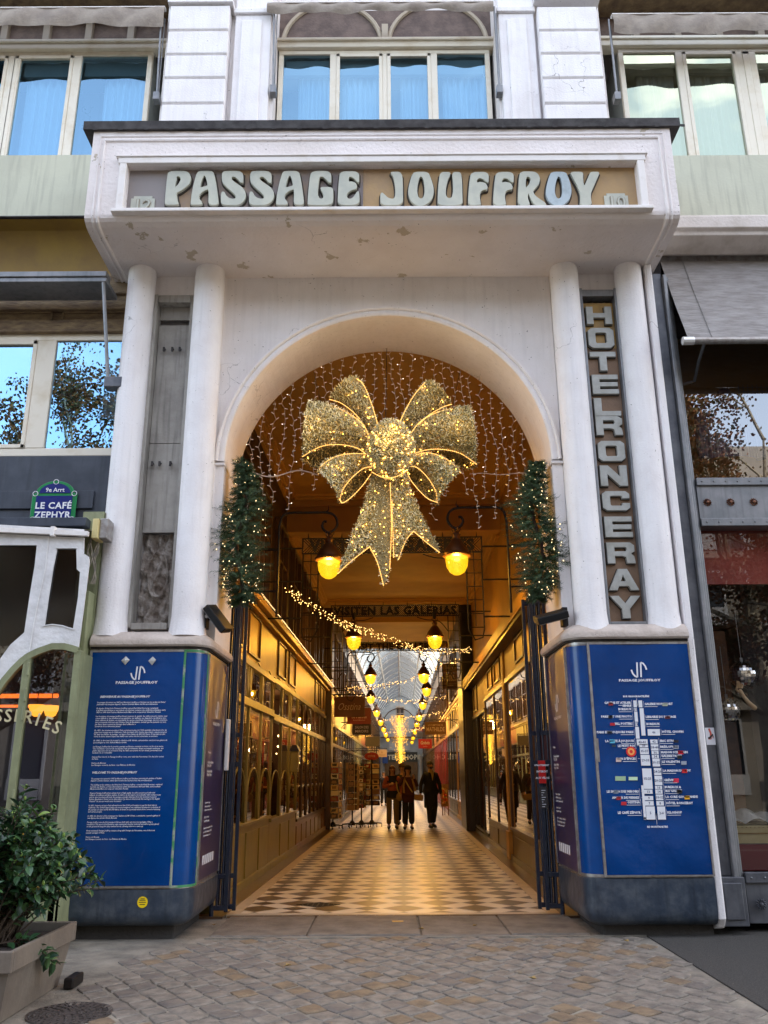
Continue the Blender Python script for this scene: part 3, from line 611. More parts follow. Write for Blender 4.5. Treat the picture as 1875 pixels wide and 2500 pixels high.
for q, (x, y) in enumerate(((848, 1003), (1030, 1005))):
    p = bp(*sub(0, 1250, .36166)(x, y), Yt); o = MB(); s_ = .045
    o.add([(p.x - s_, -.026, p.z), (p.x, -.03, p.z - s_), (p.x + s_, -.034 - q * .02, p.z + .005), (p.x, -.028, p.z + s_), (p.x + q * .02, -.05, p.z)], [(0, 1, 4), (1, 2, 4), (2, 3, 4), (3, 0, 4)])
    o.build('tape_patch', mat('grey_tape', (.5, .5, .48), .7), ib)
# map board
mpb = thing('map_board', 'creased blue board with a white plan of numbered shops beside the clothes shop', 'map board', (2.63, -.02, .55))
def crease(u, v): return (2.125 + u * 1.02, -.022 - .006 * sin(v * 21 + u * 4) * sin(u * 5 + 1) - .004 * sin(v * 9 - u * 8), .56 + v * 2.215)
MB().grid(crease, 30, 60).build('board', BLUE, mpb, sm=True)
mb = MB().box(2.1, 2.124, -.03, .0, .545, 2.795).box(3.146, 3.163, -.03, .0, .545, 2.795).box(2.125, 3.145, -.03, 0, 2.777, 2.795).box(2.125, 3.145, -.03, 0, .546, .558); mb.build('board_edge', METAL, mpb)
fm = sub(1400, 1550, .27129); Yt = -.036
def MX(x, y): p = bp(*fm(x, y), Yt); return p.x, p.z
mb = MB(); x, z = MX(592, 380); logo(mb, x, z, .15, Yt); mb.build('logo', PRINT, mpb)
mb = MB(); mt = MB()
rects = [(537, 590, 567, 652, ''), (583, 590, 617, 652, ''), (542, 660, 570, 688, '61'), (546, 692, 575, 782, ''), (552, 788, 577, 822, '53'), (555, 828, 588, 934, ''), (594, 660, 630, 906, ''), (666, 848, 776, 906, '46'),
 (568, 940, 666, 990, '43-41'), (592, 983, 670, 1012, '39'), (597, 1018, 675, 1074, '35-37'), (603, 1080, 685, 1176, '29-33'), (690, 942, 756, 978, '42'), (695, 984, 762, 1040, '38-40'), (702, 1044, 765, 1074, '36'), (705, 1080, 768, 1108, '34'), (709, 1112, 775, 1184, '30-32'),
 (617, 1202, 700, 1386, '15-25'), (722, 1198, 787, 1262, '24-26'), (728, 1268, 795, 1352, '20-22'), (734, 1358, 797, 1388, '16'), (736, 1392, 800, 1430, '14'), (740, 1436, 806, 1488, '10-12'), (634, 1392, 710, 1430, '13'), (640, 1450, 716, 1488, '9'), (643, 1496, 720, 1536, '7'), (650, 1544, 730, 1662, '5'), (745, 1496, 812, 1536, '8'), (752, 1544, 824, 1662, '2-6'), (610, 1354, 632, 1660, ''), (634, 1640, 652, 1662, '')]
for x0, y0, x1, y1, s_ in rects:
    a_ = MX(x0, y0); b_ = MX(x1, y0); c_ = MX(x1 + (y1 - y0) * .08, y1); d_ = MX(x0 + (y1 - y0) * .08, y1)
    mb.add([(q[0], Yt, q[1]) for q in (d_, c_, b_, a_)], [(0, 1, 2, 3)])
    if s_: mt.mesh(text(s_, .033, .0005, 'CENTER', res=1), FACE((a_[0] + c_[0]) / 2, Yt - .002, (a_[1] + c_[1]) / 2 - .011))
x0, z0 = MX(420, 424); x1, z1 = MX(775, 402); fit(mb, 'PASSAGE JOUFFROY', x0 - .01, x1 + .01, z1 + .008, z0 - .004, Yt, .03, 0)
LB = [('GALERIE ET ATELIER\nSEIGLE', 517, 608, 1), ('BUREAUX', 522, 666, 1), ('PARIS EST UNE PHOTO', 526, 732, 1), ('BILL POSTERS', 532, 796, 1), ('PARIS EST TOUJOURS PARIS', 540, 872, 1), ('LA BOITE À JOUJOUX', 545, 952, 1), ('LE PETIT ROI', 552, 996, 1), ("PAIN D'ÉPICES", 560, 1112, 1), ('LE SALON DES MIROIRS', 587, 1406, 1), ('AMOUR DE PIERRES', 590, 1462, 1), ('OSSTINA', 597, 1504, 1), ('LE CAFÉ ZÉPHYR', 605, 1597, 1),
 ('GALERIE MONTFORT', 640, 620, 0), ('LIBRAIRIE DU PASSAGE', 650, 736, 0), ('BUREAUX', 656, 800, 0), ('HÔTEL CHOPIN', 797, 870, 0), ('ERIC SITPA', 777, 952, 0), ('BRÉSLOPHILE', 780, 1005, 0), ('MAISON SCEPINKIN', 787, 1054, 0), ('GALERIE FAYET', 790, 1088, 0), ('LE VALENTIN', 797, 1140, 0), ('LA MAISON DU ROY', 804, 1220, 0), ('GRÉVIN', 815, 1305, 0), ('BUREAUX &', 820, 1368, 0), ('IRIS GALERIE', 825, 1402, 0), ('LA CURE GOURMANDE', 828, 1456, 0), ('HÔTEL RONCERAY', 835, 1512, 0), ('KILOSHOP', 845, 1596, 0)]
for s_, x, y, rt in LB:
    p = MX(x, y); mb.mesh(text(s_, .03, .0012, 'RIGHT' if rt else 'LEFT', res=1), FACE(p[0], Yt, p[1] - .012))
    q = .13 * (-1 if rt else 1); mb.box(min(p[0], p[0] + q), max(p[0], p[0] + q), Yt, Yt + .0005, p[1] - .03, p[1] - .026)
    q = .022 * (1 if rt else -1); mb.box(min(p[0] + q, p[0] + 2 * q), max(p[0] + q, p[0] + 2 * q), Yt, Yt + .0005, p[1] - .003, p[1]); 
    mb.box(p[0] + q * .4 - .001, p[0] + q * .4 + .001, Yt, Yt + .0005, p[1] - .035, p[1] + .025)
x, z = MX(565, 560); mb.mesh(text('RUE GRANGE-BATELIÈRE', .024, .001, 'CENTER', res=1), FACE(x, Yt, z)); x, z = MX(757, 1735); mb.mesh(text('BD MONTMARTRE', .024, .001, 'CENTER', res=1), FACE(x, Yt, z))
for (xa, ya), (xb, yb) in (((568, 572), (574, 625)), ((752, 1708), (745, 1622))):
    p, q = MX(xa, ya), MX(xb, yb); mb.stroke([p, q], .003, Yt); d = Vector((q[0] - p[0], q[1] - p[1])).normalized(); mb.add([(q[0] + d.x * .02, Yt, q[1] + d.y * .02), (q[0] + d.y * .008, Yt, q[1] - d.x * .008), (q[0] - d.y * .008, Yt, q[1] + d.x * .008)], [(0, 1, 2), (2, 1, 0)])
mb.build('plan_print', PRINT, mpb); mt.build('shop_numbers', mat('navy_print', (.01, .03, .12), .6), mpb)
LG = [(315, 608, 358, 635, (.25, .02, .02)), (800, 612, 848, 640, (.4, .45, .35)), (314, 724, 352, 750, (.01, .01, .015)), (330, 792, 376, 816, (.45, .01, .02)), (303, 866, 348, 888, (.01, .01, .015)), (327, 940, 375, 975, (.1, .45, .65)), (346, 990, 382, 1008, (.02, .04, .05)), (825, 730, 872, 754, (.12, .02, .03)), (900, 946, 946, 970, (.01, .01, .015)), (898, 994, 947, 1026, (.3, .33, .4)), (940, 1042, 990, 1074, (.6, .01, .03)), (934, 1084, 977, 1116, (.01, .01, .01)), (970, 1136, 1018, 1168, (.3, .33, .4)), (383, 1108, 431, 1142, (.65, .5, .45)), (975, 1208, 1023, 1242, (.6, .02, .02)), (900, 1292, 948, 1328, (.65, .02, .06)), (930, 1396, 978, 1428, (.01, .01, .015)), (1000, 1446, 1048, 1480, (.8, .4, .02)), (360, 1396, 405, 1428, (.2, .25, .33)), (385, 1456, 430, 1484, (.4, .02, .03)), (430, 1502, 478, 1532, (.5, .02, .03)), (376, 1272, 470, 1312, (.35, .5, .3)), (497, 1278, 577, 1308, (.55, .75, .5))]
cm = {}
for x0, y0, x1, y1, c_ in LG: cm.setdefault(c_, []).append((x0, y0, x1, y1))
mb = MB(); ms = []
for i, (c_, L_) in enumerate(cm.items()):
    ms.append(mat('logo_tint', c_, .5))
    for x0, y0, x1, y1 in L_: mb.add([(MX(*q)[0], Yt, MX(*q)[1]) for q in ((x0, y1), (x1, y1), (x1, y0), (x0, y0))], [(0, 1, 2, 3)], None, i)
ms.append(mat('target_red', (.7, .02, .02), .5)); ms.append(mat('target_orange', (.9, .4, .1), .5))
x, z = MX(519, 1050); 
for j, (r_, mi) in enumerate(((.05, len(ms) - 2), (.034, len(ms) - 1), (.016, len(ms) - 2))): mb.add([(x, Yt - .001 * (j + 1), z)] + [(x + r_ * cos(pi * k / 12), Yt - .001 * (j + 1), z + r_ * sin(pi * k / 12)) for k in range(24)], [(0, 1 + k, 1 + (k + 1) % 24) for k in range(24)], None, mi)
mb.build('shop_logos', ms, mpb)
# side boards
def side_board(x, s, z0, z1, label):
    t = thing('side_board', label, 'information board', (x, .7, z0)); Mx = Matrix.Translation((x, .76, 0)) @ Matrix.Rotation(-s * pi / 2, 4, 'Z')
    MB().box(-.53, .53, -.008, .01, z0, z1, M=Mx).build('board', PURP, t)
    MB().box(-.55, -.531, -.014, .012, z0 - .01, z1 + .01, M=Mx).box(.531, .55, -.014, .012, z0 - .01, z1 + .01, M=Mx).build('board_edge', METAL, t)
    mb = MB(); logo(mb, 0, z1 - .62, .18, -.0095, Mx)
    q = MB(); fit(q, 'PASSAGE JOUFFROY', -.2, .2, z1 - .67, z1 - .71, -.0095, .01, 0)
    body = ["Bienvenue", "", "Du lundi au dimanche 7h00 - 21h30", "Monday to Sunday 7:00am - 9:30pm"]
    for k, (s_, zz) in enumerate((('Welcome', 1.0), ('Du lundi au dimanche\n7h00 - 21h30', 1.1), ('Monday to Sunday\n7:00am - 9:30pm', 1.19))): q.mesh(text(s_, .035, .001, res=1), FACE(-.38, -.0095, z1 - zz))
    R2 = random.Random(3)
    zz = z1 - 1.5
    while zz > z0 + .35:
        w_ = R2.uniform(.3, .62); q.mesh(text('règlement du passage - rules of the passage'[:int(w_ * 62)], .03, .0005, res=1), FACE(-.4, -.0095, zz)); zz -= .036 if R2.random() > .25 else .07
    for k in range(6): q.add([(-.38 + k * .1, -.0095, z0 + .13), (-.31 + k * .1, -.0095, z0 + .13), (-.31 + k * .1, -.0095, z0 + .22), (-.38 + k * .1, -.0095, z0 + .22)], [(0, 1, 2, 3)])
    mb.add(q.v, q.f, Mx); mb.build('printed_text', PRINT, t)
side_board(-1.87, -1, .5, 2.72, 'plum board of opening hours and rules facing inward on the cafe side pier')
side_board(1.915, 1, .56, 2.77, 'plum board of opening hours and rules facing inward beside the red bicycle notice')
tag(MB().box(-1.845, -1.8, 1.22, 1.3, 1.55, 2.12).build('junction_box', TRIM, bevel=.01), 'slim white plastic box mounted beside the plum board and navy gate', 'box')
# ================================================================== hotel building above the canopy
YW = .85
hb = thing('hotel_building', 'tall off white stone building front with banded pilasters rising above the canopy', 'building', (0, 1.5, 8))
mb = MB()
mb.box(-3.05, -1.5, .6, 1.6, 7.2, 14).box(1.62, 3.12, .6, 1.6, 7.2, 14).box(-1.5, 1.62, .95, 1.6, 12.35, 14).box(-12, -3.05, .95, 1.6, 12.3, 14).box(3.12, 12, .95, 1.6, 12.3, 14)
mb.build('wall', WHITE, hb, bevel=.01)
MB().box(-45, 45, 1.62, 27, 7.3, 19).box(-45, 45, .98, 1.6, 14, 19).box(-45, -12, .98, 3, -.1, 14).box(12, 45, .98, 3, -.1, 14).box(-45, -4.2, 27.1, 80, 7.0, 7.6).box(4.6, 45, 27.1, 80, 7.0, 8).build('sun_block_mass', WHITE, hb)  # unseen bulk added to block the sun from street and arcade
YP = .4
def band_pil(x0, x1, ys):
    mb = MB(); zs = [bp(420, y, YP).z for y in ys]
    for a, b in zip(zs[:-1], zs[1:]): mb.prism([(YP, a + .028), (YP + .03, a + .0), (.62, a), (.62, b - .012), (YP + .02, b - .012), (YP, b - .02)], x0, x1, 'x')
    mb.build('banded_pilaster', COLM, hb, bevel=.01)
band_pil(-2.965, -2.13, [300, 268, 223, 168, 117, 65, 10]); band_pil(2.2, 3.03, [300, 270, 228, 173, 120, 70, 17])
mb = MB()
for x0, x1 in ((-3.0, -2.08), (2.15, 3.08)): mb.box(x0, x1, .36, .7, bp(420, 9, YP).z, bp(420, 9, YP).z + .06).box(x0 + .06, x1 - .06, .39, .7, bp(420, 9, YP).z + .06, 14)
mb.build('pilaster_cornice', COLM, hb, bevel=.01)
mb = MB()
for x0, x1, m0, m1 in ((-2.06, -1.55, -1.97, -1.68), (1.66, 2.16, 1.77, 2.05)):
    z1 = bp(560, 32, .5).z; mb.box(x0, x1, .5, .7, 8.4, z1).box(x0 - .02, x1 + .02, .46, .7, z1, z1 + .09).box(x0, x1, .5, .7, z1 + .09, 14); mb.box(m0, m1, .475, .52, 8.4, z1 - .12)
mb.build('panel_pilaster', COLM, hb, bevel=.012)

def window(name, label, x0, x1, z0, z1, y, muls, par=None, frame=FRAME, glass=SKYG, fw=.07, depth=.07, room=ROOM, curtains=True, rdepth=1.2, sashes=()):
    """outer frame, mullions and sashes, one pane per light; a real room with curtains behind"""
    t = par or thing(name, label, 'window', ((x0 + x1) / 2, y, z0))
    mb = MB().box(x0, x1, y, y + depth, z1 - fw, z1).box(x0, x1, y, y + depth, z0, z0 + fw).box(x0, x0 + fw, y, y + depth, z0 + fw, z1 - fw).box(x1 - fw, x1, y, y + depth, z0 + fw, z1 - fw)
    for a, b in muls: mb.box(a, b, y - .004, y + depth, z0 + fw, z1 - fw)
    mb.build('window_frame', frame, t, bevel=.008)
    ed = [x0 + fw] + [v for m_ in muls for v in m_] + [x1 - fw]
    for i in range(0, len(ed), 2):
        a, b = ed[i], ed[i + 1]
        if i // 2 in sashes:
            s_ = MB().box(a, b, y - .012, y + .04, z1 - fw - .055, z1 - fw).box(a, b, y - .012, y + .04, z0 + fw, z0 + fw + .05).box(a, a + .05, y - .012, y + .04, z0 + fw, z1 - fw).box(b - .05, b, y - .012, y + .04, z0 + fw, z1 - fw)
            s_.build('sash', frame, t, bevel=.006)
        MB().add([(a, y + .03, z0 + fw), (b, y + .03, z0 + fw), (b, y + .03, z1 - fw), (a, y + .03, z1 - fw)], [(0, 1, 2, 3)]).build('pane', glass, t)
        if curtains:
            q = MB(); c0 = a + (b - a) * (.12 if (i // 2) % 2 else .3); c1 = b + .02
            q.grid(lambda u, v: (c0 + (c1 - c0) * u, y + .22 + .035 * sin(u * 38 + sin(v * 3)) + .02 * sin(u * 91), z0 + .05 + (z1 - z0 - .3) * v), 60, 4)
            q.build('curtain', CURT, t, sm=True)
            MB().box(a + .02, b - .02, y + .1, y + .16, z1 - fw - .28, z1 - fw - .02).build('blind_box', mat('grey_blind', (.3, .31, .29), .8), t)
    q = MB(); R0 = rdepth
    q.add([(x0, y + R0, z0), (x1, y + R0, z0), (x1, y + R0, z1), (x0, y + R0, z1), (x0, y + depth, z0), (x1, y + depth, z0), (x1, y + depth, z1), (x0, y + depth, z1)], [(0, 1, 2, 3), (4, 5, 1, 0), (3, 2, 6, 7), (4, 0, 3, 7), (1, 5, 6, 2)])
    q.build('room', room, t); return t
Z0, Z1 = 8.4, bp(830, 108, YW).z
xx = lambda x, y=200: bp(x, y, YW).x
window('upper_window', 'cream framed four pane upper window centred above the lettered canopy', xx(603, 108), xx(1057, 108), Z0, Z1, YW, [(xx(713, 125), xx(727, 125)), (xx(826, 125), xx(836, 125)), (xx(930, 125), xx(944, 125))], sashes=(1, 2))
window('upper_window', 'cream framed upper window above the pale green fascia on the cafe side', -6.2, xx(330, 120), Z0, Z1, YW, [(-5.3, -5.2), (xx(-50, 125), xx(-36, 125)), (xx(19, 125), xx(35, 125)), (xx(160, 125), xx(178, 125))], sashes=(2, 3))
window('upper_window', 'cream framed upper window with yellow tinted cloud reflections above the clothes shop fascia', xx(1336, 120), 6.2, Z0, Z1, YW, [(xx(1460, 130), xx(1475, 130)), (xx(1590, 130), xx(1605, 130)), (5.3, 5.4)], glass=pane('cloud_tinted_glass', .45, (.8, .85, .8), 0, (.8, .9, .68), .15), sashes=(1, 2))  # pale yellow of the mirrored clouds painted in through the glass tint
# lintels, transom panels, arched heads
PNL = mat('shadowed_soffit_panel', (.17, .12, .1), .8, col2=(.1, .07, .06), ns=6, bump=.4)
mb = MB(); mt = MB(); q9 = MB()
for x0, x1 in ((-1.5, 1.62), (-8, -3.05), (3.12, 8)):
    mt.box(x0, x1, YW - .06, YW + .12, Z1 + .002, Z1 + .1).box(x0, x1, YW - .09, YW + .12, Z1 + .1, Z1 + .15)
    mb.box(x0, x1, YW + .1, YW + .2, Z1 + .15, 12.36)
    for k in range(9):
        xk = x0 + (x1 - x0) * k / 8
        if abs(xk) < 9 and (x1 - x0) > 4: q9.box(xk - .05, xk + .05, YW + .02, YW + .12, Z1 + .15, 12.3)
    pass
mb.build('transom_panel', PNL, hb); mt.build('transom_frame', FRAME, hb, bevel=.01); q9.build('transom_bars', mat('taupe_bar', (.3, .25, .2), .7), hb, bevel=.01)
mt = MB()
for c in (-.72, .83): mt.tube([(c + .72 * cos(pi * k / 24), YW + .08, Z1 + .2 + .75 * sin(pi * k / 24)) for k in range(25)], .035, 6)
mt.box(.01, .1, YW, YW + .12, Z1 + .15, 12.0)
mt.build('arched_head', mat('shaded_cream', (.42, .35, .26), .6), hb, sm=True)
mb = MB(); 
for x0, x1 in ((-8, -3.1), (3.15, 8)): mb.box(x0, x1, .35, .95, 12.35, 12.6).box(x0, x1, .2, .95, 12.6, 12.75).box(x0, x1, .5, .95, 12.2, 12.35)
mb.build('lintel', ENTAB, hb, bevel=.01)
# folded awnings with their arms
def folded_awning(label, x0, x1, zt, drop, y, arms, sag=.03):
    t = thing('folded_awning', label, 'awning', ((x0 + x1) / 2, y, zt))
    def f(u, v):
        x = x0 + (x1 - x0) * u; e = min(u, 1 - u) * (x1 - x0)
        return (x, y - .02 - .03 * sin(v * 3) - .014 * sin(u * 40 + v * 3), zt - v * (drop + sag * sin(u * 7) + .02 * sin(u * 23)) - .05 * math.exp(-e / .25) * 0)
    MB().grid(f, 90, 8).build('valance', AWNB, t, sm=True)
    MB().cyl((x0, y + .03, zt + .01), (x1, y + .03, zt + .01), .028).box(x0, x1, y - .03, y + .02, zt - .002, zt + .012).build('roller', TRIM, t)
    for xa, zb in arms:
        MB().cyl((xa, y + .02, zt - .05), (xa + .02, y + .08, zb), .014).cyl((xa + .035, y + .08, zt - .1), (xa + .035, y + .1, zb), .008).box(xa - .02, xa + .06, y + .04, y + .16, zb - .1, zb + .02).build('arm', STEEL, t)
    return t
ya = .42; 
folded_awning('folded taupe awning over the upper window on the cafe side', -7, bp(357, 20, ya).x, bp(200, 19, ya).z, .34, ya, [(bp(345, 60, ya).x, bp(340, 205, .5).z)])
folded_awning('folded taupe awning over the middle upper window', bp(578, 10, ya).x, bp(1065, 10, ya).x, bp(800, 8, ya).z, .17, ya, [(bp(592, 20, ya).x, bp(590, 190, .5).z), (bp(1068, 20, ya).x, bp(1066, 190, .5).z)], .02)
folded_awning('folded taupe awning over the upper window on the clothes shop side', bp(1322, 40, ya).x, 7, bp(1450, 33, ya).z, .32, ya, [(bp(1318, 60, ya).x, bp(1321, 205, .5).z)])

# ================================================================== left building: cafe front
cb = thing('cafe_building', 'cafe building with pale green fascia, mustard cove and brown cornice over a terrace', 'building', (-5, .6, 4))
YF = .1; zt, zb_ = bp(100, 335, YF).z, bp(100, 468, YF).z
XL = -3.43
MB().box(-9, -3.06, YF, .84, zb_, zt).build('fascia_band', SAGEB, cb)
MB().box(-9, -3.06, YF - .02, .3, zb_ - .015, zb_ + .0).build('drip_edge', FLASH, cb)
mb = MB(); pr = [(YF + .02, zb_ - .02), (.3, zb_ - .06), (.42, zb_ - .2), (.48, zb_ - .5), (.5, bp(100, 600, .5).z), (.9, bp(100, 600, .5).z), (.9, zb_ - .02)]
mb.prism(pr, -9, -3.05, 'x'); mb.build('cove', MUST, cb, sm=True)
mb = MB(); ze = [bp(100, y, .42).z for y in (612, 640, 655, 672, 692, 720)]
mb.box(-9, -3.06, .36, .9, ze[1], ze[0] + .1).box(-9, -3.06, .4, .9, ze[2], ze[1]).box(-9, -3.06, .38, .9, ze[3], ze[2]).box(-9, -3.06, .46, .9, ze[4] - .02, ze[3]).box(-9, -3.06, .38, .9, ze[5], ze[4] - .02)
mb.build('cornice', ENTAB, cb, bevel=.012)
mb = MB(); 
for a, b in ((-3.98, -3.15), (-5.2, -4.1)): mb.box(a, b, .43, .48, ze[3] - .02, ze[3]).box(a, b, .43, .48, ze[4] - .0, ze[4] + .02).box(a, a + .02, .43, .48, ze[4], ze[3]).box(b - .02, b, .43, .48, ze[4], ze[3])
mb.build('cornice_panel', ENTAB, cb)
YL = .45; zc, zd = bp(100, 720, YL).z, bp(100, 985, YL).z
m0, m1 = bp(88, 860, YL).x, bp(104, 860, YL).x
AUT = pane('sky_tinted_tree_glass', .5, (.6, .7, .8), 0, (.4, .72, 1), .06)  # reflection tinted blue, standing in for a bluer sky
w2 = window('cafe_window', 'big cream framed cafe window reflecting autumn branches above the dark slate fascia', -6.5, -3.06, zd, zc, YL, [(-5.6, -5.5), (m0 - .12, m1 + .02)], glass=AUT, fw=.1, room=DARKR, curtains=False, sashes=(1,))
MB().grid(lambda u, v: (-3.9 + u * .8, YL + .3 + .03 * sin(u * 30), zd + .6 + v * 1.0), 40, 3).build('curtain', CURT, w2, sm=True)
zf0, zf1 = bp(100, 1122, .3).z, bp(100, 985, .3).z
MB().box(-9, -3.06, .3, .5, zf0 - .1, zf1).box(-9, -3.3, .27, .3, zf0 + .12, bp(60, 1060, .27).z).build('slate_fascia', DARKP, cb, bevel=.006)
MB().box(-9, bp(187, 1130, -.1).x, -.12, .3, bp(60, 1137, -.1).z, bp(60, 1119, -.1).z).build('terrace_rail', DARKP, cb, bevel=.006)
MB().box(-9, -3.5, .5, 3, -.1, 7).build('inner_wall', DARK, cb)
MB().box(-3.3, -3.07, .02, .5, .0, zf0).build('side_jamb', CAFEG, cb)
# awning case and arm
t = thing('awning_case', 'closed grey awning case with a drop arm beneath the mustard cove', 'awning', (-4, .1, 7.2))
p = bp(100, 590, -.1); q = bp(232, 597, -.1)
MB().box(-9, q.x, -.14, .02, p.z - .07, p.z).box(-9, q.x, -.12, .3, p.z - .13, p.z - .071).build('case', STEEL, t, bevel=.008)
a = bp(223, 600, -.1); b = bp(233, 818, .05); MB().tube([a, b], .022).build('arm', STEEL, t); MB().box(b.x - .03, b.x + .25, b.y - .04, b.y + .1, b.z - .12, b.z + .01).build('bracket', DKMET, t, bevel=.01)
# street sign
t = thing('street_sign', 'blue enamel plaque with a green border and arched top reading LE CAFE ZEPHYR', 'sign', (-3.7, .24, 4.25))
sy = .24; c = bp(118, 1080, sy).x; hw = (bp(166, 1118, sy).x - bp(70, 1118, sy).x) / 2; s0 = bp(118, 1126, sy).z; s1 = bp(118, 1067, sy).z; s2 = bp(118, 1040, sy).z
top = [(hw * .86 * cos(a_), (s2 - s1) * (sin(a_) ** 1.0)) for a_ in [pi * k / 14 for k in range(15)]]
lp = [(-hw, 0), (hw, 0), (hw, s1 - s0)] + [(x, s1 - s0 + z * 1.0) for x, z in top] + [(-hw, s1 - s0)]
MB().mesh(shape([lp], ext=.006, bev=.004), FACE(c, sy, s0)).build('plaque', mat('green_enamel', (.01, .22, .07), .2, coat=.5), t)
bi = .045; lp2 = [(-hw + bi, bi * .3), (hw - bi, bi * .3), (hw - bi, s1 - s0 - bi * .6), (-hw + bi, s1 - s0 - bi * .6)]
lp3 = [(x * .82, s1 - s0 + .005 + max(0, z) * .78) for x, z in top]
MB().mesh(shape([lp2], ext=.003), FACE(c, sy - .0135, s0)).mesh(shape([lp3], ext=.003), FACE(c, sy - .0135, s0)).build('blue_field', mat('blue_enamel', (.008, .02, .16), .2, coat=.5), t)
mb = MB(); mb.mesh(text('LE CAFÉ', .105, .003, 'CENTER', sp=1.1), FACE(c, sy - .019, s0 + .145)).mesh(text('ZEPHYR', .105, .003, 'CENTER', sp=1.1), FACE(c, sy - .019, s0 + .035)).mesh(text('9e Arrt', .07, .001, 'CENTER'), FACE(c, sy - .019, s1 + .02))
mb.build('lettering', PRINT, t)
mb = MB()
for x, z in ((-hw + .03, s1 - s0), (hw - .03, s1 - s0), (0, s2 - s0 - .01), (-hw + .03, .02), (hw - .03, .02)):
    mb.tube([(c + x + .028 * cos(pi * k / 8), sy - .014, s0 + z + .028 * sin(pi * k / 8)) for k in range(17)], .004, 6)
mb.build('rivet_ring', PRINT, t)
# security lamp box and cables
t = thing('wall_lamp_box', 'small yellow and grey box lamp fixed to the column above hanging cables', 'box', (-3.1, -.15, 3.8))
p = bp(212, 1140, -.2); MB().box(p.x - .05, p.x + .02, -.25, -.05, p.z - .13, p.z + .09).build('lit_face', mat('yellowed_plastic', (.6, .5, .22), .5), t, bevel=.01); MB().box(p.x + .021, p.x + .11, -.22, -.03, p.z - .12, p.z + .1).build('housing', METAL, t, bevel=.01)
mb = MB()
for k in range(9):
    o = R_.uniform(-.04, .04); mb.tube([(p.x - .06 + o + .02 * sin(j * 1.3 + k), -.12 + o * .5, p.z - .1 - j * .07) for j in range(8)], .006, 6)
tag(mb.build('cable_bundle', mat('dirty_cable', (.3, .26, .2), .6, col2=(.08, .07, .06), ns=8), sm=True), 'bundle of loose cables hanging between canvas screen and column', 'cables')
# terrace enclosure
YT = -.35
tz = sub(0, 1260, .1989)
def TZ(x, y, d=0): p = bp(*tz(x, y), YT); return (p.x, p.z)
t = thing('terrace_screen', 'white canvas terrace screen with clear vinyl windows above sage green arched frames', 'terrace screen', (-3.8, YT, 0))
outer = [(-5.6, TZ(0, 215)[1] + .05)] + [TZ(*q) for q in ((0, 215), (600, 245), (1035, 268), (1030, 460), (1092, 500), (1100, 560), (1060, 900), (965, 1630), (890, 1605), (800, 1580), (650, 1580), (480, 1640), (360, 1700), (280, 1760), (170, 1870), (60, 2000), (-60, 2180), (-160, 2420))]; _e = outer[-1]; outer += [(_e[0] - .12, _e[1]), (_e[0] - .3, _e[1] + .5), (_e[0] - .65, _e[1] + .85), (-5.6, _e[1] + 1.0)]
h1 = [(-5.45, TZ(0, 360)[1])] + [TZ(*q) for q in ((0, 360), (455, 360), (430, 600), (370, 960), (300, 1430), (130, 1580), (0, 1760), (-120, 1950))]; h1 += [(h1[-1][0] - .5, h1[-1][1]), (-5.45, h1[-1][1] + .25)]
h2 = [TZ(*q) for q in ((705, 405), (940, 405), (945, 655), (985, 690), (960, 1000), (900, 1380), (770, 1345), (650, 1330), (550, 1345), (600, 1000), (655, 640))]
cv = MB().mesh(shape([outer, h1, h2], ext=.008), FACE(0, YT, 0)).build('canvas', CANV, t)
for L in (h1, h2): MB().mesh(shape([L], ext=.001), FACE(0, YT + .02, 0)).build('vinyl_pane', VINYL, t)
mb = MB()
for pts in (((-200, 350), (0, 356), (455, 356)), ((695, 395), (950, 395)), ((540, 1350), (650, 1335), (770, 1350), (905, 1395)), ((600, 250), (560, 640), (470, 1050), (420, 1300), (360, 1690))):
    P = [TZ(*q) for q in pts]; mb.tube([(x, YT - .012, z) for x, z in P], .007, 6)
mb.build('seam', CANV, t, sm=True)
mb = MB(); a = TZ(-900, 60); b = TZ(1045, 170); a2 = TZ(-900, 150); b2 = TZ(1105, 235)
mb.add([(a[0], YT - .02, a[1]), (b[0], YT - .02, b[1]), (b[0], YT + .5, b[1] + .12), (a[0], YT + .5, a[1] + .12), (b[0], YT - .02, b[1] - .08), (a[0], YT - .02, a[1] - .09)], [(0, 1, 2, 3), (5, 4, 1, 0)])
mb.build('canvas_roof', CANV, t)
MB().tube([(a2[0], YT - .05, a2[1]), (b2[0], YT - .05, b2[1])], .034, 4).box(TZ(670, 200)[0] - .01, TZ(670, 200)[0] + .03, YT - .09, YT - .02, TZ(670, 210)[1] - .05, TZ(670, 210)[1] + .05).build('curtain_rail', TRIM, t)
# green arch members
mb = MB()
AP = [TZ(*q) for q in ((965, 1650), (890, 1625), (800, 1603), (650, 1603), (480, 1662), (360, 1722), (280, 1782), (170, 1892), (60, 2022), (-60, 2202), (-200, 2500))]
mb.tube([(x, YT, z) for x, z in AP], .045, 4)
mb.build('arched_frame', CAFEG, t)
def zline(p0, p1): return [TZ(*p0), TZ(*p1)]
xm = TZ(350, 1720)[0]; xr = TZ(940, 1700)[0]; zt_ = TZ(350, 1700)[1]
mb = MB().box(xm - .035, xm + .035, YT - .03, YT + .05, .05, zt_).box(xr - .02, xr + .05, YT - .02, YT + .08, .05, TZ(940, 1650)[1]); 
for z_ in (2.45, 2.2, 1.25, 2.02): mb.cyl((xm + .03, YT - .04, z_), (xm + .03, YT - .04, z_ + .13), .014)
mb.build('mullion', CAFEG, t, bevel=.006)
mb = MB()
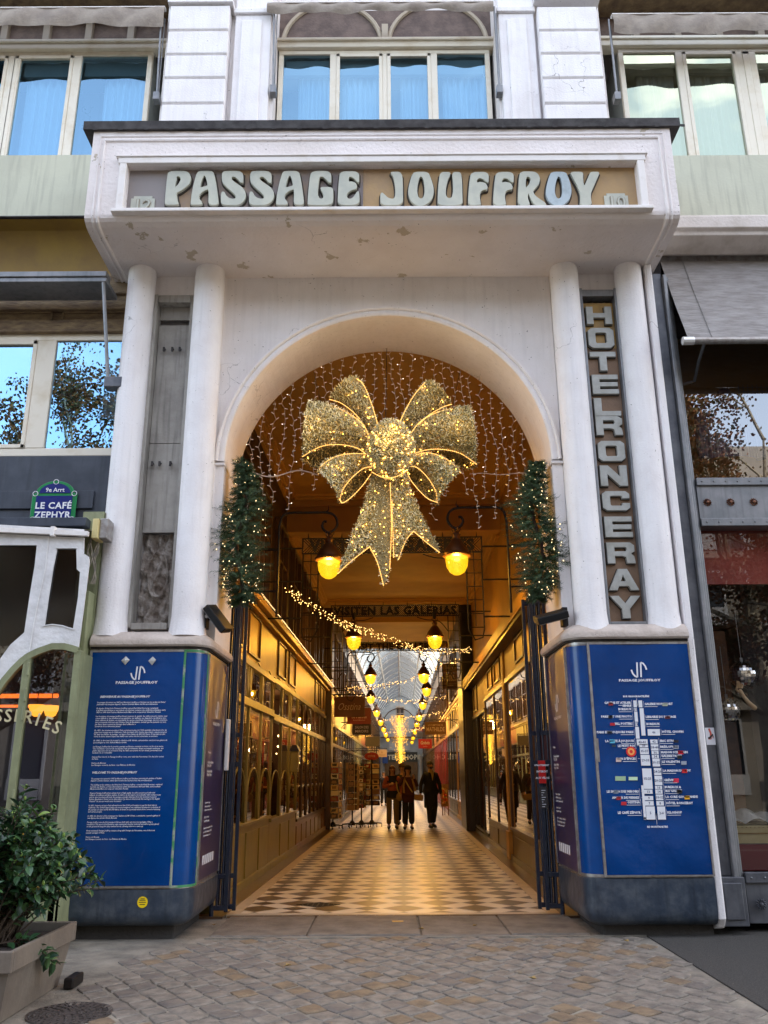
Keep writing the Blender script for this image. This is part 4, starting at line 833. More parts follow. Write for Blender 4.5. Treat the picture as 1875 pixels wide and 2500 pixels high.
for k, (x0, x1, yy) in enumerate(((xr + .051, -3.21, YT + .06), (-3.209, -3.17, YT + .01), (-3.169, -3.13, YT + .1), (-3.129, -3.085, YT + .2))): mb.box(x0, x1, yy, .1, .02, 3.35 if k > 1 else 2.68)
mb.build('corner_post', CAFEG, t, bevel=.008)
MB().box(-5.6, xr + .05, YT - .02, YT + .06, .02, .5).build('bottom_panel', CAFEG, t, bevel=.01)
mb = MB().add([(-5.5, YT + .01, .5), (xm - .035, YT + .01, .5), (xm - .035, YT + .01, 2.75), (-5.5, YT + .01, 2.75)], [(0, 1, 2, 3)]); mb.add([(xm + .035, YT + .01, .5), (xr, YT + .01, .5), (xr, YT + .01, 2.75), (xm + .035, YT + .01, 2.75)], [(0, 1, 2, 3)])
mb.build('glass', DARKG, t)
mb = MB().box(xm - .3, xr - .05, .25, .29, .5, 2.35).box(xm + .3, xm + .36, .2, .26, .5, 3.2); mb.build('inner_door', mat('plum_dark', (.03, .015, .04), .4), t)
GOLDT = mat('cream_gold_paint', (.62, .55, .33), .5)
mb = MB(); s_ = 'PATISSERIES'; c0 = bp(20, 1640, YT)
for k, ch in enumerate(s_):
    x_ = bp(118, 1580, YT).x - (len(s_) - 1 - k) * .094; u = (k - 5.5) / 5.5; zz = bp(60, 1562, YT).z + .015 - max(0, k - 6) ** 1.6 * .012
    mb.mesh(text(ch, .17, .002, 'CENTER'), Matrix.Translation((x_, YT - .002, zz)) @ Matrix.Rotation(.07 * max(0, k - 5), 4, 'Y') @ FACE(0, 0, 0))
mb.build('window_lettering', GOLDT, t)
# neon and globes inside the cafe
NEON = emis('orange_tube', (1, .16, .02), 1.6)
p = bp(10, 1503, .2); q = bp(125, 1503, .2); o = MB().cyl((p.x - 1.5, .2, p.z), (q.x, .2, q.z), .022).build('neon_tube', NEON); tag(o, 'upper glowing orange tube light inside the cafe terrace', 'tube light', 'orange tube lights in the cafe')
o = MB().cyl((p.x - 1.5, .15, p.z - .1), (q.x - .03, .15, q.z - .11), .014).build('neon_tube', NEON); tag(o, 'lower glowing orange tube light inside the cafe terrace', 'tube light', 'orange tube lights in the cafe')
for k, (x, y, w_) in enumerate(((79, 1533, 'nearer the green mullion'), (110, 1535, 'nearer the green jamb'))):
    p = bp(x, y, .15); t2 = thing('globe_lamp', f'small amber glass bowl lamp hanging in the cafe, {w_}', 'lamp', p)
    MB().lathe([(.02, -.07), (.05, -.05), (.07, .0), (.085, .045), (.08, .05), (.01, .045)], p, 18).build('shade', emis('amber_shade', (1, .4, .04), 1.5), t2, sm=True)
    MB().cyl(p + Vector((0, 0, .045)), p + Vector((0, 0, .3)), .005).build('stem', IRON, t2)
# ================================================================== right building: clothes shop
rb = thing('clothes_shop', 'grey metal clothes shop front with copper rosettes, dark glass and a green fascia above', 'shop', (5, .6, 4))
zt, zb_ = bp(1600, 335, .1).z, bp(1600, 470, .1).z
MB().box(3.06, 9, .1, .84, zb_, zt).build('fascia_band', SAGEB, rb)
zc0 = bp(1560, 512, .0).z; z545 = bp(1600, 548, .3).z
mb = MB().prism([(.04, zb_), (.04, zb_ - .05), (-.04, zb_ - .08), (-.1, zb_ - .12), (-.1, zc0 + .07), (-.05, zc0 + .04), (-.04, zc0), (.1, zc0 - .06), (.22, zc0 - .1), (.3, z545), (.9, z545), (.9, zb_)], 3.46, 9, 'x')
mb.build('cornice', mat('worn_white_cornice', (.66, .6, .55), .7, col2=(.5, .44, .38), ns=3, lo=.45, hi=.7, bump=.3), rb, bevel=.01)
MB().box(3.25, 3.46, .3, .9, z545 - 1, zb_ + .5).box(3.25, 9, .5, .9, z545 - .1, zb_).build('back_wall', DARK, rb)
# metal frame
G = .45
MB().box(3.252, 3.41, .2, .5, .52, 7.35).build('dark_post', DKMET, rb, bevel=.01)
MB().box(3.412, 3.455, .14, .5, .1, 7.3).box(3.456, 3.5, .2, .5, .1, 7.3).box(3.501, 3.56, .3, .5, .1, 7.3).build('steel_jamb', STEEL, rb, bevel=.008)
zu0, zu1, zl1, zl0, zk1 = bp(1492, 1035, .3).z, bp(1505, 1043, .3).z, bp(1505, 1133, .3).z, bp(1600, 1888, .3).z, bp(1600, 1990, .3).z
mb = MB().box(3.561, 9, .28, .5, zl1 - .02, zu0); mb.box(3.561, 9, .25, .3, zu0 - .09, zu0 + .0).box(3.561, 9, .25, .3, zl1 - .03, zl1 + .06)
mb.build('spandrel', STEEL, rb, bevel=.006)
MB().box(3.561, 9, .28, .5, .08, zl0).box(3.561, 9, .25, .3, zl0 - .08, zl0 + .02).box(3.24, 3.5, .12, .3, .08, .52).box(3.28, 3.46, .1, .13, .14, .47).build('stall_riser', DKMET, rb, bevel=.008)
def rosette(x, z, r, y, m_):
    mb = MB(); mb.lathe([(.0001, 0), (r * .3, .0), (r * .28, .02), (.0001, .025)], (0, 0, 0), 12)
    for k in range(12):
        a_ = 2 * pi * k / 12; d = Vector((cos(a_), sin(a_), 0)); n_ = Vector((-d.y, d.x, 0))
        mb.add([d * r * .25, d * r * .7 + n_ * r * .16, d * r, d * r * .7 - n_ * r * .16, d * r * .65 + Vector((0, 0, .018))], [(0, 1, 4), (1, 2, 4), (2, 3, 4), (3, 0, 4)])
    q = MB().add(mb.v, mb.f, FACE(x, y, z)); return q.build('rosette', m_, rb)
zr = (bp(1560, 1085, .28).z)
for k in range(6): rosette(bp(1528, 1085, .28).x + k * (bp(1578, 1085, .28).x - bp(1528, 1085, .28).x), zr, .052, .275, COPPER)
rosette(bp(1641, 1952, .28).x, bp(1641, 1952, .28).z, .06, .245, DKMET)
mb = MB()
for k in range(40):
    for z_ in (zu0 - .045, zl1 + .015, zl0 - .03): mb.lathe([(.012, 0), (.0001, .012)], (3.62 + k * .135, .245, z_), 8)
for i in range(len(mb.v)): 
    pass
q = MB()
for k in range(26):
    for z_ in (zu0 - .045, zl1 + .015, zl0 - .03): q.ball((3.62 + k * .135, .25, z_), .011, 8, 4)
q.build('rivets', STEEL, rb)
MB().add([(3.56, .42, zu0), (9, .42, zu0), (9, .42, 7.6), (3.56, .42, 7.6)], [(0, 1, 2, 3)]).build('upper_glass', pane('tree_shop_glass', .26, (.75, .72, .75), 0), rb)
MB().add([(3.56, .42, zl0), (9, .42, zl0), (9, .42, zl1), (3.56, .42, zl1)], [(0, 1, 2, 3)]).build('lower_glass', pane('lower_shop_glass', .08, (.9, .88, .86), 0), rb)
mb = MB(); x0, x1, y0, y1, z0, z1 = 3.45, 9, .5, 2.6, .05, 7.6
mb.add([(x0, y1, z0), (x1, y1, z0), (x1, y1, z1), (x0, y1, z1), (x0, y0, z0), (x1, y0, z0), (x1, y0, z1), (x0, y0, z1)], [(0, 1, 2, 3), (4, 5, 1, 0), (3, 2, 6, 7), (4, 0, 3, 7), (1, 5, 6, 2)])
mb.build('shop_interior', mat('burgundy_dark_interior', (.03, .014, .022), .9), rb)
MB().box(3.57, 9, .5, 2.5, zl1 + .02, zl1 + .2).box(3.57, 9, 1.2, 1.25, bp(1550, 878, 1.2).z - .02, bp(1550, 878, 1.2).z + .02).build('mezzanine_floor', mat('dark_wood_shelf', (.09, .05, .03), .6), rb)
# things in the shop window
rd = bp(1560, 1205, .6); tag(MB().box(3.6, 8, .6, .64, bp(1560, 1262, .6).z, bp(1560, 1140, .6).z).build('red_banner', mat('brick_red_banner', (.42, .075, .05), .7, col2=(.3, .05, .04), ns=1)), 'wide brick red banner hung behind the shop glass under the copper rosettes', 'banner')
def discoball(c, r, label):
    t = thing('mirror_ball', label, 'mirror ball', c); mb = MB(); n = 14
    for i in range(n):
        a0, a1 = -pi / 2 + pi * i / n, -pi / 2 + pi * (i + 1) / n; mm = max(4, int(2 * n * cos((a0 + a1) / 2)))
        for k in range(mm):
            t0, t1 = 2 * pi * (k + .05) / mm, 2 * pi * (k + .95) / mm; e = .04 * (a1 - a0); j = R_.uniform(-.03, .03)
            f = lambda a_, th: (c[0] + r * cos(a_) * cos(th), c[1] + r * cos(a_) * sin(th), c[2] + r * sin(a_) + j * .1 * r)
            mb.add([f(a0 + e, t0), f(a0 + e, t1), f(a1 - e, t1), f(a1 - e, t0)], [(0, 1, 2, 3)])
    mb.build('mirror_tiles', mat('mirror', (.85, .87, .88), .06, 1), t); MB().ball(c, r * .96, 20, 12).build('core', DKMET, t, sm=True)
    MB().cyl((c[0], c[1], c[2] + r), (c[0], c[1], c[2] + r + .6), .004).box(c[0] - .015, c[0] + .015, c[1] - .01, c[1] + .01, c[2] + r, c[2] + r + .04).build('hanger', STEEL, t)
p = bp(1605, 1458, .95); discoball(p, .155, 'larger mirror ball hanging over the mannequin hand in the shop window')
p = bp(1572, 1535, 1.3); discoball(p, .15, 'mirror ball partly hidden behind the steel jamb of the shop window')
SKIN = mat('mannequin_skin', (.6, .42, .24), .5)
def skinned(name, pts, edges, radii, m_, parent=None, lvl=1, **kw):
    me = bpy.data.meshes.new(name); me.from_pydata([tuple(p) for p in pts], edges, [])
    o = link(name, me, m_, parent, **kw)
    md = o.modifiers.new('skin', 'SKIN'); md.use_smooth_shade = True
    if not me.skin_vertices: 
        bm_ = __import__('bmesh').new(); bm_.from_mesh(me); bm_.verts.layers.skin.verify(); bm_.to_mesh(me); bm_.free()
    for v, r in zip(me.skin_vertices[0].data, radii): v.radius = (r, r) if not isinstance(r, tuple) else r; v.use_root = False
    me.skin_vertices[0].data[0].use_root = True
    s_ = o.modifiers.new('sub', 'SUBSURF'); s_.levels = lvl; s_.render_levels = lvl
    return o
h = bp(1600, 1500, .9); t = thing('mannequin_arm', 'pale mannequin forearm and hand reaching up to the mirror ball', 'mannequin arm', h)
P = [h + Vector(q) for q in ((.16, .0, -.17), (.08, 0, -.1), (.03, 0, -.02), (.0, 0, .03), (-.01, 0, .06))]
skinned('arm', P, [(0, 1), (1, 2), (2, 3), (3, 4)], [.034, .03, .022, .03, .026], SKIN, t)
mb = MB()
for k, (dx, bend) in enumerate(((-.035, .04), (-.018, .055), (.002, .05), (.02, .035))): mb.tube([h + Vector((dx, -.01, .07)), h + Vector((dx, -.035, .1 + bend * .6)), h + Vector((dx * .9, -.02, .11 + bend))], [.011, .01, .007], 8)
mb.tube([h + Vector((-.03, -.01, .03)), h + Vector((-.055, -.03, .055)), h + Vector((-.05, -.04, .08))], [.012, .011, .008], 8); mb.build('fingers', SKIN, t, sm=True)
# suitcase, cloth, red plinth
sx0, sx1 = bp(1582, 1800, .75).x, 5.2; z0, z1 = bp(1600, 1832, .75).z, bp(1600, 1783, .75).z
t = thing('suitcase', 'old cream suitcase with brass corners lying in the shop window', 'suitcase', (4.2, .9, z0))
MB().box(sx0, sx1, .75, 1.2, z0, z1).build('case', mat('cream_leatherette', (.55, .47, .25), .6, col2=(.45, .37, .18), ns=4), t, bevel=.02)
mb = MB().box(sx0 - .003, sx1, .742, .76, z0 + .14, z0 + .15)
for k in range(30): mb.ball((sx0 + .02 + k * .045, .747, z1 - .02), .006, 6, 4).ball((sx0 + .02 + k * .045, .747, z0 + .02), .006, 6, 4)
mb.box(4.12, 4.2, .73, .75, z0 + .1, z0 + .19).box(4.22, 4.26, .73, .75, z0 + .1, z0 + .17); mb.build('studs', mat('aged_brass', (.3, .2, .08), .4, .7), t)
t = thing('display_plinth', 'dark red and wood plinth under the suitcase in the shop window', 'plinth', (4.2, .8, zl0))
MB().box(sx0 - .05, 6, .7, 1.3, zl0 + .25, z0 - .08).build('plinth_body', mat('tweed_dark', (.1, .09, .09), .9, col2=(.02, .02, .03), ns=40), t); MB().box(sx0 - .05, 6, .68, 1.3, z0 - .079, z0 - .002).build('plinth_top', mat('orange_wood', (.42, .18, .05), .5), t)
MB().box(3.58, 6, .6, .66, zl0 + .0, zl0 + .249).build('red_panel', mat('dark_red_panel', (.16, .02, .02), .6), t)
o = MB().grid(lambda u, v: (sx0 - .12 + u * .75, .72 + v * .4, z1 + .015 + .09 * abs(sin(u * 9 + v * 2)) * (1 - abs(v - .4)) * (.3 + .7 * sin(pi * u)) + .07 * sin(pi * u) * sin(pi * v)), 60, 30).build('silver_cloth', mat('silver_lame', (.62, .66, .66), .28, .6, bump=.5, bs=60), sm=True)
tag(o, 'crumpled silver cloth draped over the cream suitcase', 'cloth')
# jacket on a stand upstairs
JK = mat('pinstripe_wool', (.12, .12, .16), .9, col2=(.3, .3, .34), ns=60, stretch=(1, 1, .02), lo=.55, hi=.6)
p = bp(1570, 920, .85); t = thing('jacket', 'dark pinstripe jacket with a knotted patterned scarf displayed upstairs in the shop window', 'jacket', p)
def jf(u, v):
    a_ = -pi * u; w_ = .30 * (1 - .9 * max(0, v - .72) ** 1.2 / .28 ** 1.2 * .75); z = -.45 + v * .85 - .14 * (abs(cos(a_)) ** 2) * v
    return (p.x + w_ * cos(a_), .85 + .13 * sin(a_) * 1.0, p.z + z)
MB().grid(jf, 40, 24).build('jacket_body', JK, t, sm=True)
for s_ in (-1, 1): MB().tube([(p.x + s_ * .2, .85, p.z + .24), (p.x + s_ * .31, .84, p.z + .12), (p.x + s_ * .34, .83, p.z - .15), (p.x + s_ * .35, .82, p.z - .45)], [.07, .085, .075, .06], 12).build('sleeve', JK, t, sm=True)
for s_ in (-1, 1): MB().add([(p.x, .71, p.z - .25), (p.x + s_ * .13, .73, p.z + .12), (p.x + s_ * .12, .74, p.z + .3), (p.x + s_ * .05, .76, p.z + .32)], [(0, 1, 2, 3)]).build('lapel', mat('lapel_wool', (.16, .16, .19), .9), t)
MB().add([(p.x - .05, .73, p.z + .3), (p.x + .07, .73, p.z + .28), (p.x + .1, .7, p.z - .1), (p.x + .02, .7, p.z - .15)], [(0, 1, 2, 3)]).build('shirt', mat('dotted_navy', (.01, .015, .06), .7, col2=(.3, .35, .5), ns=30, lo=.62, hi=.66), t)
MB().ball((p.x + .0, .74, p.z + .33), .06, 12, 8, sx=1.7).ball((p.x - .03, .73, p.z + .4), .05, 12, 8, sx=1.6).build('scarf', mat('rust_scarf', (.2, .06, .05), .8, col2=(.04, .03, .04), ns=12), t, sm=True)
# wire basket
p = bp(1640, 858, 1.1); t = thing('wire_basket', 'wire basket of folded clothes on the upstairs shelf of the shop', 'basket', p); mb = MB()
for k in range(13): mb.cyl((p.x - .25 + k * .06, 1.1, p.z - .1), (p.x - .25 + k * .06, 1.1, p.z + .18), .004, n=5)
for k in range(5): mb.cyl((p.x - .25, 1.1, p.z - .1 + k * .06), (p.x + .5, 1.1, p.z - .1 + k * .06), .004, n=5)
mb.build('wires', STEEL, t); MB().ball((p.x + .1, 1.2, p.z - .03), .11, 12, 8, sx=1.3).ball((p.x + .35, 1.2, p.z), .1, 12, 8, sx=1.2).build('folded_clothes', mat('pale_clothes', (.3, .26, .18), .9, col2=(.4, .2, .06), ns=5), t, sm=True)
# sticker
p = bp(1521, 1591, .195); a = bp(1509, 1572, .195); b = bp(1533, 1609, .195)
t = thing('shoe_sticker', 'white sticker with a red and black high heeled shoe on the gunmetal post', 'sticker', p)
MB().box(3.31, 3.405, .196, .199, b.z, a.z).build('paper', PRINT, t)
MB().add([(3.33, .1945, p.z - .01), (3.35, .1945, p.z + .0), (3.385, .1945, p.z + .03), (3.392, .1945, p.z - .02), (3.388, .1945, p.z - .02), (3.38, .1945, p.z + .008), (3.355, .1945, p.z - .025), (3.33, .1945, p.z - .025)], [tuple(range(8))]).build('black_shoe', FLASH, t)
MB().stroke([(3.35, p.z + .08), (3.365, p.z + .03), (3.36, p.z)], .02, .1948).stroke([(3.335, p.z - .027), (3.36, p.z - .027), (3.382, p.z + .0)], .006, .1942).build('red_leg', mat('red_print', (.6, .1, .06), .5), t)
# awning
t = thing('shop_awning', 'extended grey cloth awning with a metal front bar over the clothes shop', 'awning', (5, 0, 7))
xa = bp(1425, 562, .35); xb = bp(1487, 733, -.22)
def af(u, v): return (xa.x + (xb.x - xa.x) * v + (9 - xa.x) * u, .35 - .57 * v, xa.z + (xb.z - xa.z) * v - .03 * sin(pi * v) + .006 * sin(u * 30 + v * 9))
MB().grid(af, 60, 20).build('cloth', AWN, t, sm=True)
q = MB()
for k in range(7):
    u = (.28 + k * 1.15) / (9 - xa.x); q.tube([tuple(Vector(af(u, v / 12)) + Vector((0, -.006, .004))) for v in range(13)], .006, 5)
q.build('seam', AWN, t)
MB().cyl((xb.x - .07, -.24, xb.z - .03), (9, -.24, xb.z - .03), .04, n=16).build('front_bar', METAL, t)
MB().cyl((xb.x - .075, -.24, xb.z - .03), (xb.x + .05, -.24, xb.z - .03), .047, n=10).build('end_cap', mat('bright_cap', (.75, .75, .74), .3, .5), t)
MB().box(xa.x, 9, .34, .5, xa.z - .02, xa.z + .1).build('wall_case', METAL, t)
mb = MB()
for x_ in (3.75, 6.2): mb.tube([(x_, .42, 6.0), (x_ - .05, .1, 6.1), (x_ - .08, -.22, xb.z - .02)], .018, 8)
mb.build('arm', DKMET, t)
for x_, y_, z_, e_ in ((4.6, 1.5, 3.7, 9), (4.9, 1.6, 1.9, 7)):
    l = bpy.data.lights.new('shop_window_fill', 'POINT'); l.energy = e_; l.color = (1, .85, .7); l.shadow_soft_size = .0; o = bpy.data.objects.new('shop_window_fill', l); COL.objects.link(o); o.location = (x_, y_, z_)  # fill lamps without fixtures, added to brighten the goods behind the glass
BLKP = mat('black_plastic', (.008, .008, .009), .5, spec=.3)
# ================================================================== gates, floodlights, red notice
def gate(label, xs, s):
    t = thing('folded_gate', label, 'gate', (xs, .9, .05))
    mb = MB()
    for y, w0, w1 in ((1.36, .0, .16), (1.47, .05, .23)):
        z1 = 3.55; x0, x1 = xs + s * w0, xs + s * w1
        for x in (x0, x1): mb.box(x - .02, x + .02, y - .02, y + .02, .06, z1)
        for z in (.1, .42, 1.62, 1.95, 3.5): mb.box(min(x0, x1), max(x0, x1), y - .016, y + .016, z - .025, z + .025)
        for j in (1, 2): mb.cyl((x0 + (x1 - x0) * j / 3, y, .1), (x0 + (x1 - x0) * j / 3, y, z1 + .04), .013, n=8)
    mb.build('bars', GATEM, t, bevel=.004)
    q = MB()
    for y, w0, w1 in ((1.36, .02, .13), (1.42, .05, .17)): q.box(min(xs + s * w0, xs + s * w1), max(xs + s * w0, xs + s * w1), y - .008, y + .008, 1.65, 1.93)
    q.build('lock_plate', mat('rusty_plate', (.06, .015, .015), .5), t)
    MB().cyl((xs, 1.36, .0), (xs, 1.36, .1), .025).build('foot', GATEM, t)
    return t
gate('dark navy iron gate folded open beside the plum board on the cafe side', -1.93, 1)
gate('dark navy iron gate folded open with a red notice on it', 1.94, -1)
t = thing('bicycle_notice', 'small red notice forbidding bicycles fixed to the navy gate', 'notice', (1.75, .33, 1.5))
def RG(x, y): return bp(x, y, 1.32)
a, b = RG(1162, 1643), RG(1180, 1692); MB().box(a.x, b.x, 1.315, 1.325, b.z, a.z).build('plate', mat('notice_red', (.55, .01, .01), .4), t)
mb = MB()
for k, s_ in enumerate(('STRICTEMENT', 'INTERDIT', 'AUX VÉLOS')): mb.mesh(text(s_, .026 if k == 0 else .03, .001, 'CENTER', res=1), FACE((a.x + b.x) / 2, 1.3135, a.z - .06 - k * .07))
mb.build('lettering', PRINT, t)
t = thing('rules_plate', 'small black plate with fine white print below the red bicycle notice', 'notice', (1.75, .33, 1.2))
a, b = RG(1165, 1700), RG(1184, 1746); MB().box(a.x, b.x, 1.315, 1.325, b.z, a.z).build('plate', FLASH, t)
mb = MB()
for k in range(8): mb.box(a.x + .02, b.x - .02 - .015 * (k % 3), 1.3138, 1.3145, a.z - .04 - k * .025, a.z - .034 - k * .025)
mb.build('print', PRINT, t)
for lab, s, x0, x1, z0, z1 in (('black floodlight seen edge on beside the column and garland on the cafe side', -1, -1.98, -1.66, 2.95, 3.3), ('black floodlight tilted over the navy gate with the red notice', 1, 1.65, 2.0, 2.98, 3.22)):
    t = thing('floodlight', lab, 'floodlight', (s * 1.85, .25, 3.1)); mb = MB()
    M_ = Matrix.Translation((s * 1.78, .15, 3.1)) @ Matrix.Rotation(-s * (.25 if s > 0 else .9), 4, 'Y') @ Matrix.Rotation(.3, 4, 'X')
    MB().box(-.17, .17, -.12, .1, -.035, .04, M=M_).build('housing', BLKP, t, bevel=.01); MB().box(-.15, .15, -.1, .08, -.045, -.036, M=M_).build('lens', mat('lamp_lens', (.2, .2, .22), .2), t)
    MB().cyl((s * 1.93, .2, 3.1), (s * 1.82, .18, 3.12), .018).box(min(s * 1.9, s * 1.96), max(s * 1.9, s * 1.96), .12, .26, 3.0, 3.2).build('bracket', IRON, t, bevel=.006)
    MB().cyl((s * 1.9, .11, 3.12), (s * 1.9, .1, 3.12), .02).build('bolt', METAL, t)

# ================================================================== evergreen garlands
FIR = [mat('fir_green', (.022, .05, .016), .7, col2=(.04, .08, .025), ns=9), mat('fir_pale', (.035, .06, .028), .7)]
BULB = emis('warm_bulb', (1, .62, .22), 9)
BULBW = emis('pale_bulb', (1, .75, .38), 3.2)
def garland(label, cx, s, z0, z1, seed):
    R = random.Random(seed); t = thing('fir_garland', label, 'garland', (cx, .42, z0)); mb = MB(); bb = MB()
    n = 1000
    for i in range(n):
        v = (i + R.random()) / n; z = z0 + (z1 - z0) * v
        taper = (.6 + .5 * sin(pi * min(1, v * 1.25)) ** .7) * (1 - .42 * max(0, v - .75) / .25) * (.62 if v < .08 else 1); wig = .05 * sin(v * 9 + seed)
        th = R.uniform(0, 2 * pi); r = .27 * taper * (1 + .18 * sin(v * 31 + th * 2))
        base = Vector((cx + wig, .42, z)); d = Vector((cos(th), sin(th) * .8, R.uniform(-.55, .25))).normalized()
        L = r * R.uniform(.8, 1.25); a = base + d * L * .25; e = base + d * L
        up = d.orthogonal().normalized(); sd = d.cross(up)
        m_ = 1 if R.random() < .2 else 0
        nn = 30
        for k in range(nn):
            p = a.lerp(e, k / nn); ph = k * 2.4; out = (up * cos(ph) + sd * sin(ph)); tip = p + (out * .75 + d * .7).normalized() * R.uniform(.035, .06); wv = d.cross(out) * .0032
            mb.add([p + wv, p - wv, tip], [(0, 1, 2)], None, m_)
        if R.random() < .15:
            q = base + d * L * R.uniform(.7, 1.0); bb.octa(q, .006)
    mb.build('needles', FIR, t); bb.build('bulbs', BULBW, t)
    MB().tube([(cx + .05 * sin(v * 9 / 10 + seed), .42, z0 + (z1 - z0) * v / 10) for v in range(11)], .02, 6).build('stem', mat('twig_brown', (.05, .03, .02), .9), t)
    return t
garland('lit fir garland hanging against the arch jamb on the cafe side', -1.63, -1, 3.32, 5.0, 1)
garland('lit fir garland hanging against the arch jamb on the hotel sign side', 1.74, 1, 3.34, 4.98, 5)

# ================================================================== icicle light strings in the arch
WIREW = mat('white_wire', (.62, .52, .44), .6)
LEDC = mat('led_capsule', (.75, .66, .6), .4, emit=(1, .8, .6), es=.03)
LIT = emis('lit_led', (1, .8, .6), 3.5)
YI = 1.12; hub = YI
xs = []; x = -1.8
while x < 1.86: xs.append(x); x += .128
for k, x in enumerate(xs):
    R = random.Random(100 + k); dx = x - ACX; top = ASP + sqrt(max(.001, AR ** 2 - dx ** 2)) - .02
    c = abs(x) / 1.85
    z_end = top - (R.uniform(1.5, 2.3) if c > .3 else R.uniform(1.1, 1.7))
    if c > .5: z_end = R.uniform(4.3, 5.1)
    t = thing('icicle_light_string', 'white wired icicle light string hanging from the rim of the arch', 'string lights', (x, YI, top), group='icicle light strings hanging in the arch')
    w = MB(); c_ = MB(); l_ = MB(); z = top; px = x; P = []
    while z > z_end: P.append((px, YI + R.uniform(-.01, .01), z)); px = x + R.uniform(-.02, .02) + .03 * sin(z * 5 + k); z -= .07
    if len(P) < 2: continue
    w.tube(P, .0026, 4)
    for i, p in enumerate(P[1:]):
        s_ = 1 if (i % 2) else -1; q = Vector(p); e = q + Vector((s_ * .035, 0, R.uniform(-.01, .03))); c_.cyl(q, e, .0046, n=5)
        if R.random() < .05: l_.octa(e, .0065)
    w.build('wire', WIREW, t); c_.build('led_sockets', LEDC, t)
    if l_.v: l_.build('lit_leds', LIT, t)
o = MB().tube([(-1.9 + 1.1 * k / 20, .9, 5.02 + .04 * sin(k * .5)) for k in range(21)], .008, 6).build('feed_cable', WIREW, sm=True); tag(o, 'white cable strung from the cafe side jamb to the tinsel bow', 'cable')
o = MB().tube([(1.05 + .8 * k / 20, .9, 5.0 + .01 * sin(k * .5)) for k in range(21)], .004, 6).build('feed_cable', WIREW, sm=True); tag(o, 'thin cable strung from the tinsel bow to the hotel sign side jamb', 'cable')

# ================================================================== tinsel bow
bow = thing('tinsel_bow', 'giant gold and silver tinsel bow outlined with lit rope lights hanging in the arch', 'bow', (.04, .6, 4.9))
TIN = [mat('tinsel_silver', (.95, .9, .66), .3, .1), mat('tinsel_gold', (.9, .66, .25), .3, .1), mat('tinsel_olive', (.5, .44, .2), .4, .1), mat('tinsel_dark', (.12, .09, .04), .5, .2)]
BACK = mat('bow_netting', (.2, .16, .07), .8); ROPE = emis('rope_light', (1, .48, .12), 1.5); STAR = emis('bow_bulb', (1, .5, .08), 8)
qz = sub(500, 750, .5425)
def Q(x, y, d=0): return bp(*qz(x, y), .6 + d)
def cat(P, n):
    out = []
    for i in range(n + 1):
        s_ = i / n * (len(P) - 1); k = min(int(s_), len(P) - 2); f = s_ - k
        p0, p1, p2, p3 = P[max(k - 1, 0)], P[k], P[k + 1], P[min(k + 2, len(P) - 1)]
        out.append(.5 * ((2 * p1) + (p2 - p0) * f + (2 * p0 - 5 * p1 + 4 * p2 - p3) * f * f + (3 * p1 - p0 - 3 * p2 + p3) * f ** 3))
    return out
tin = MB(); net = MB(); rope = MB(); bulbs = MB()
RB = random.Random(42)
def tuft(p, nrm, dark=0, n=1):
    for _ in range(n):
        d = (nrm * .55 + Vector((RB.gauss(0, 1), RB.gauss(0, 1), RB.gauss(0, 1)))).normalized(); L = RB.uniform(.02, .05); w_ = d.orthogonal().normalized() * .0045
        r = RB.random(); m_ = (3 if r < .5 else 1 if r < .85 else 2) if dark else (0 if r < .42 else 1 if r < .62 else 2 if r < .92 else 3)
        tin.add([p + w_, p - w_, p + d * L - w_, p + d * L + w_], [(0, 1, 2, 3)], None, m_)
def patch(A, B, bulge, dA=0, dB=0, dark=0, dens=8500, nb=14, end=0):
    """ribbon surface between two traced edges, bulging towards the street"""
    PA_ = cat([Q(x, y, dA + (0 if i == 0 else 0)) for i, (x, y) in enumerate(A)], 16); PB_ = cat([Q(x, y, dB) for x, y in B], 16)
    def f(u, v):
        i = u * 16; k = min(int(i), 15); g = i - k; a_ = PA_[k].lerp(PA_[k + 1], g); b_ = PB_[k].lerp(PB_[k + 1], g)
        p = a_.lerp(b_, v); taper = 1 - .6 * u
        return p + Vector((0, -bulge * sin(pi * v) * taper + .12 * u - .06, 0))
    net.grid(f, 16, 10)
    ar = sum(((f((i + 1) / 8, (j + .5) / 8) - f(i / 8, (j + .5) / 8)).cross(f((i + .5) / 8, (j + 1) / 8) - f((i + .5) / 8, j / 8))).length for i in range(8) for j in range(8))
    nrm = Vector((0, -1, 0)); N_ = int(ar * dens)
    for _ in range(N_):
        u, v = RB.random(), RB.random(); p = f(u, v); tuft(p + Vector((0, -.004, 0)), nrm, dark)
    for _ in range(int(nb * (1 if not dark else .6))): bulbs.octa(f(RB.uniform(.04, .96), RB.uniform(.05, .95)) + Vector((0, -.03, 0)), .0066)
    return f
def ropeline(P, d=-.04):
    C = cat([Q(x, y, d) for x, y in P], 40); L = 0; rope.tube(C, .003, 5)
    tot = sum((C[i + 1] - C[i]).length for i in range(40)); n = int(tot / .022)
    for k in range(n):
        s_ = k / n * 40; i = min(int(s_), 39); bulbs_p = C[i].lerp(C[i + 1], s_ - i); rope.octa(bulbs_p, .0075)
UIL = [(685, 322), (715, 350), (745, 420), (765, 480), (778, 528)]; UIL2 = [(562, 415), (610, 430), (660, 465), (700, 505), (742, 555)]
UOL = [(472, 432), (560, 440), (650, 480), (710, 525), (737, 575)]; UOL2 = [(440, 672), (520, 628), (600, 618), (680, 632), (727, 662)]
UIR = [(990, 340), (950, 385), (915, 440), (890, 490), (878, 518)]; UIR2 = [(1110, 437), (1070, 450), (1010, 485), (960, 530), (925, 565)]
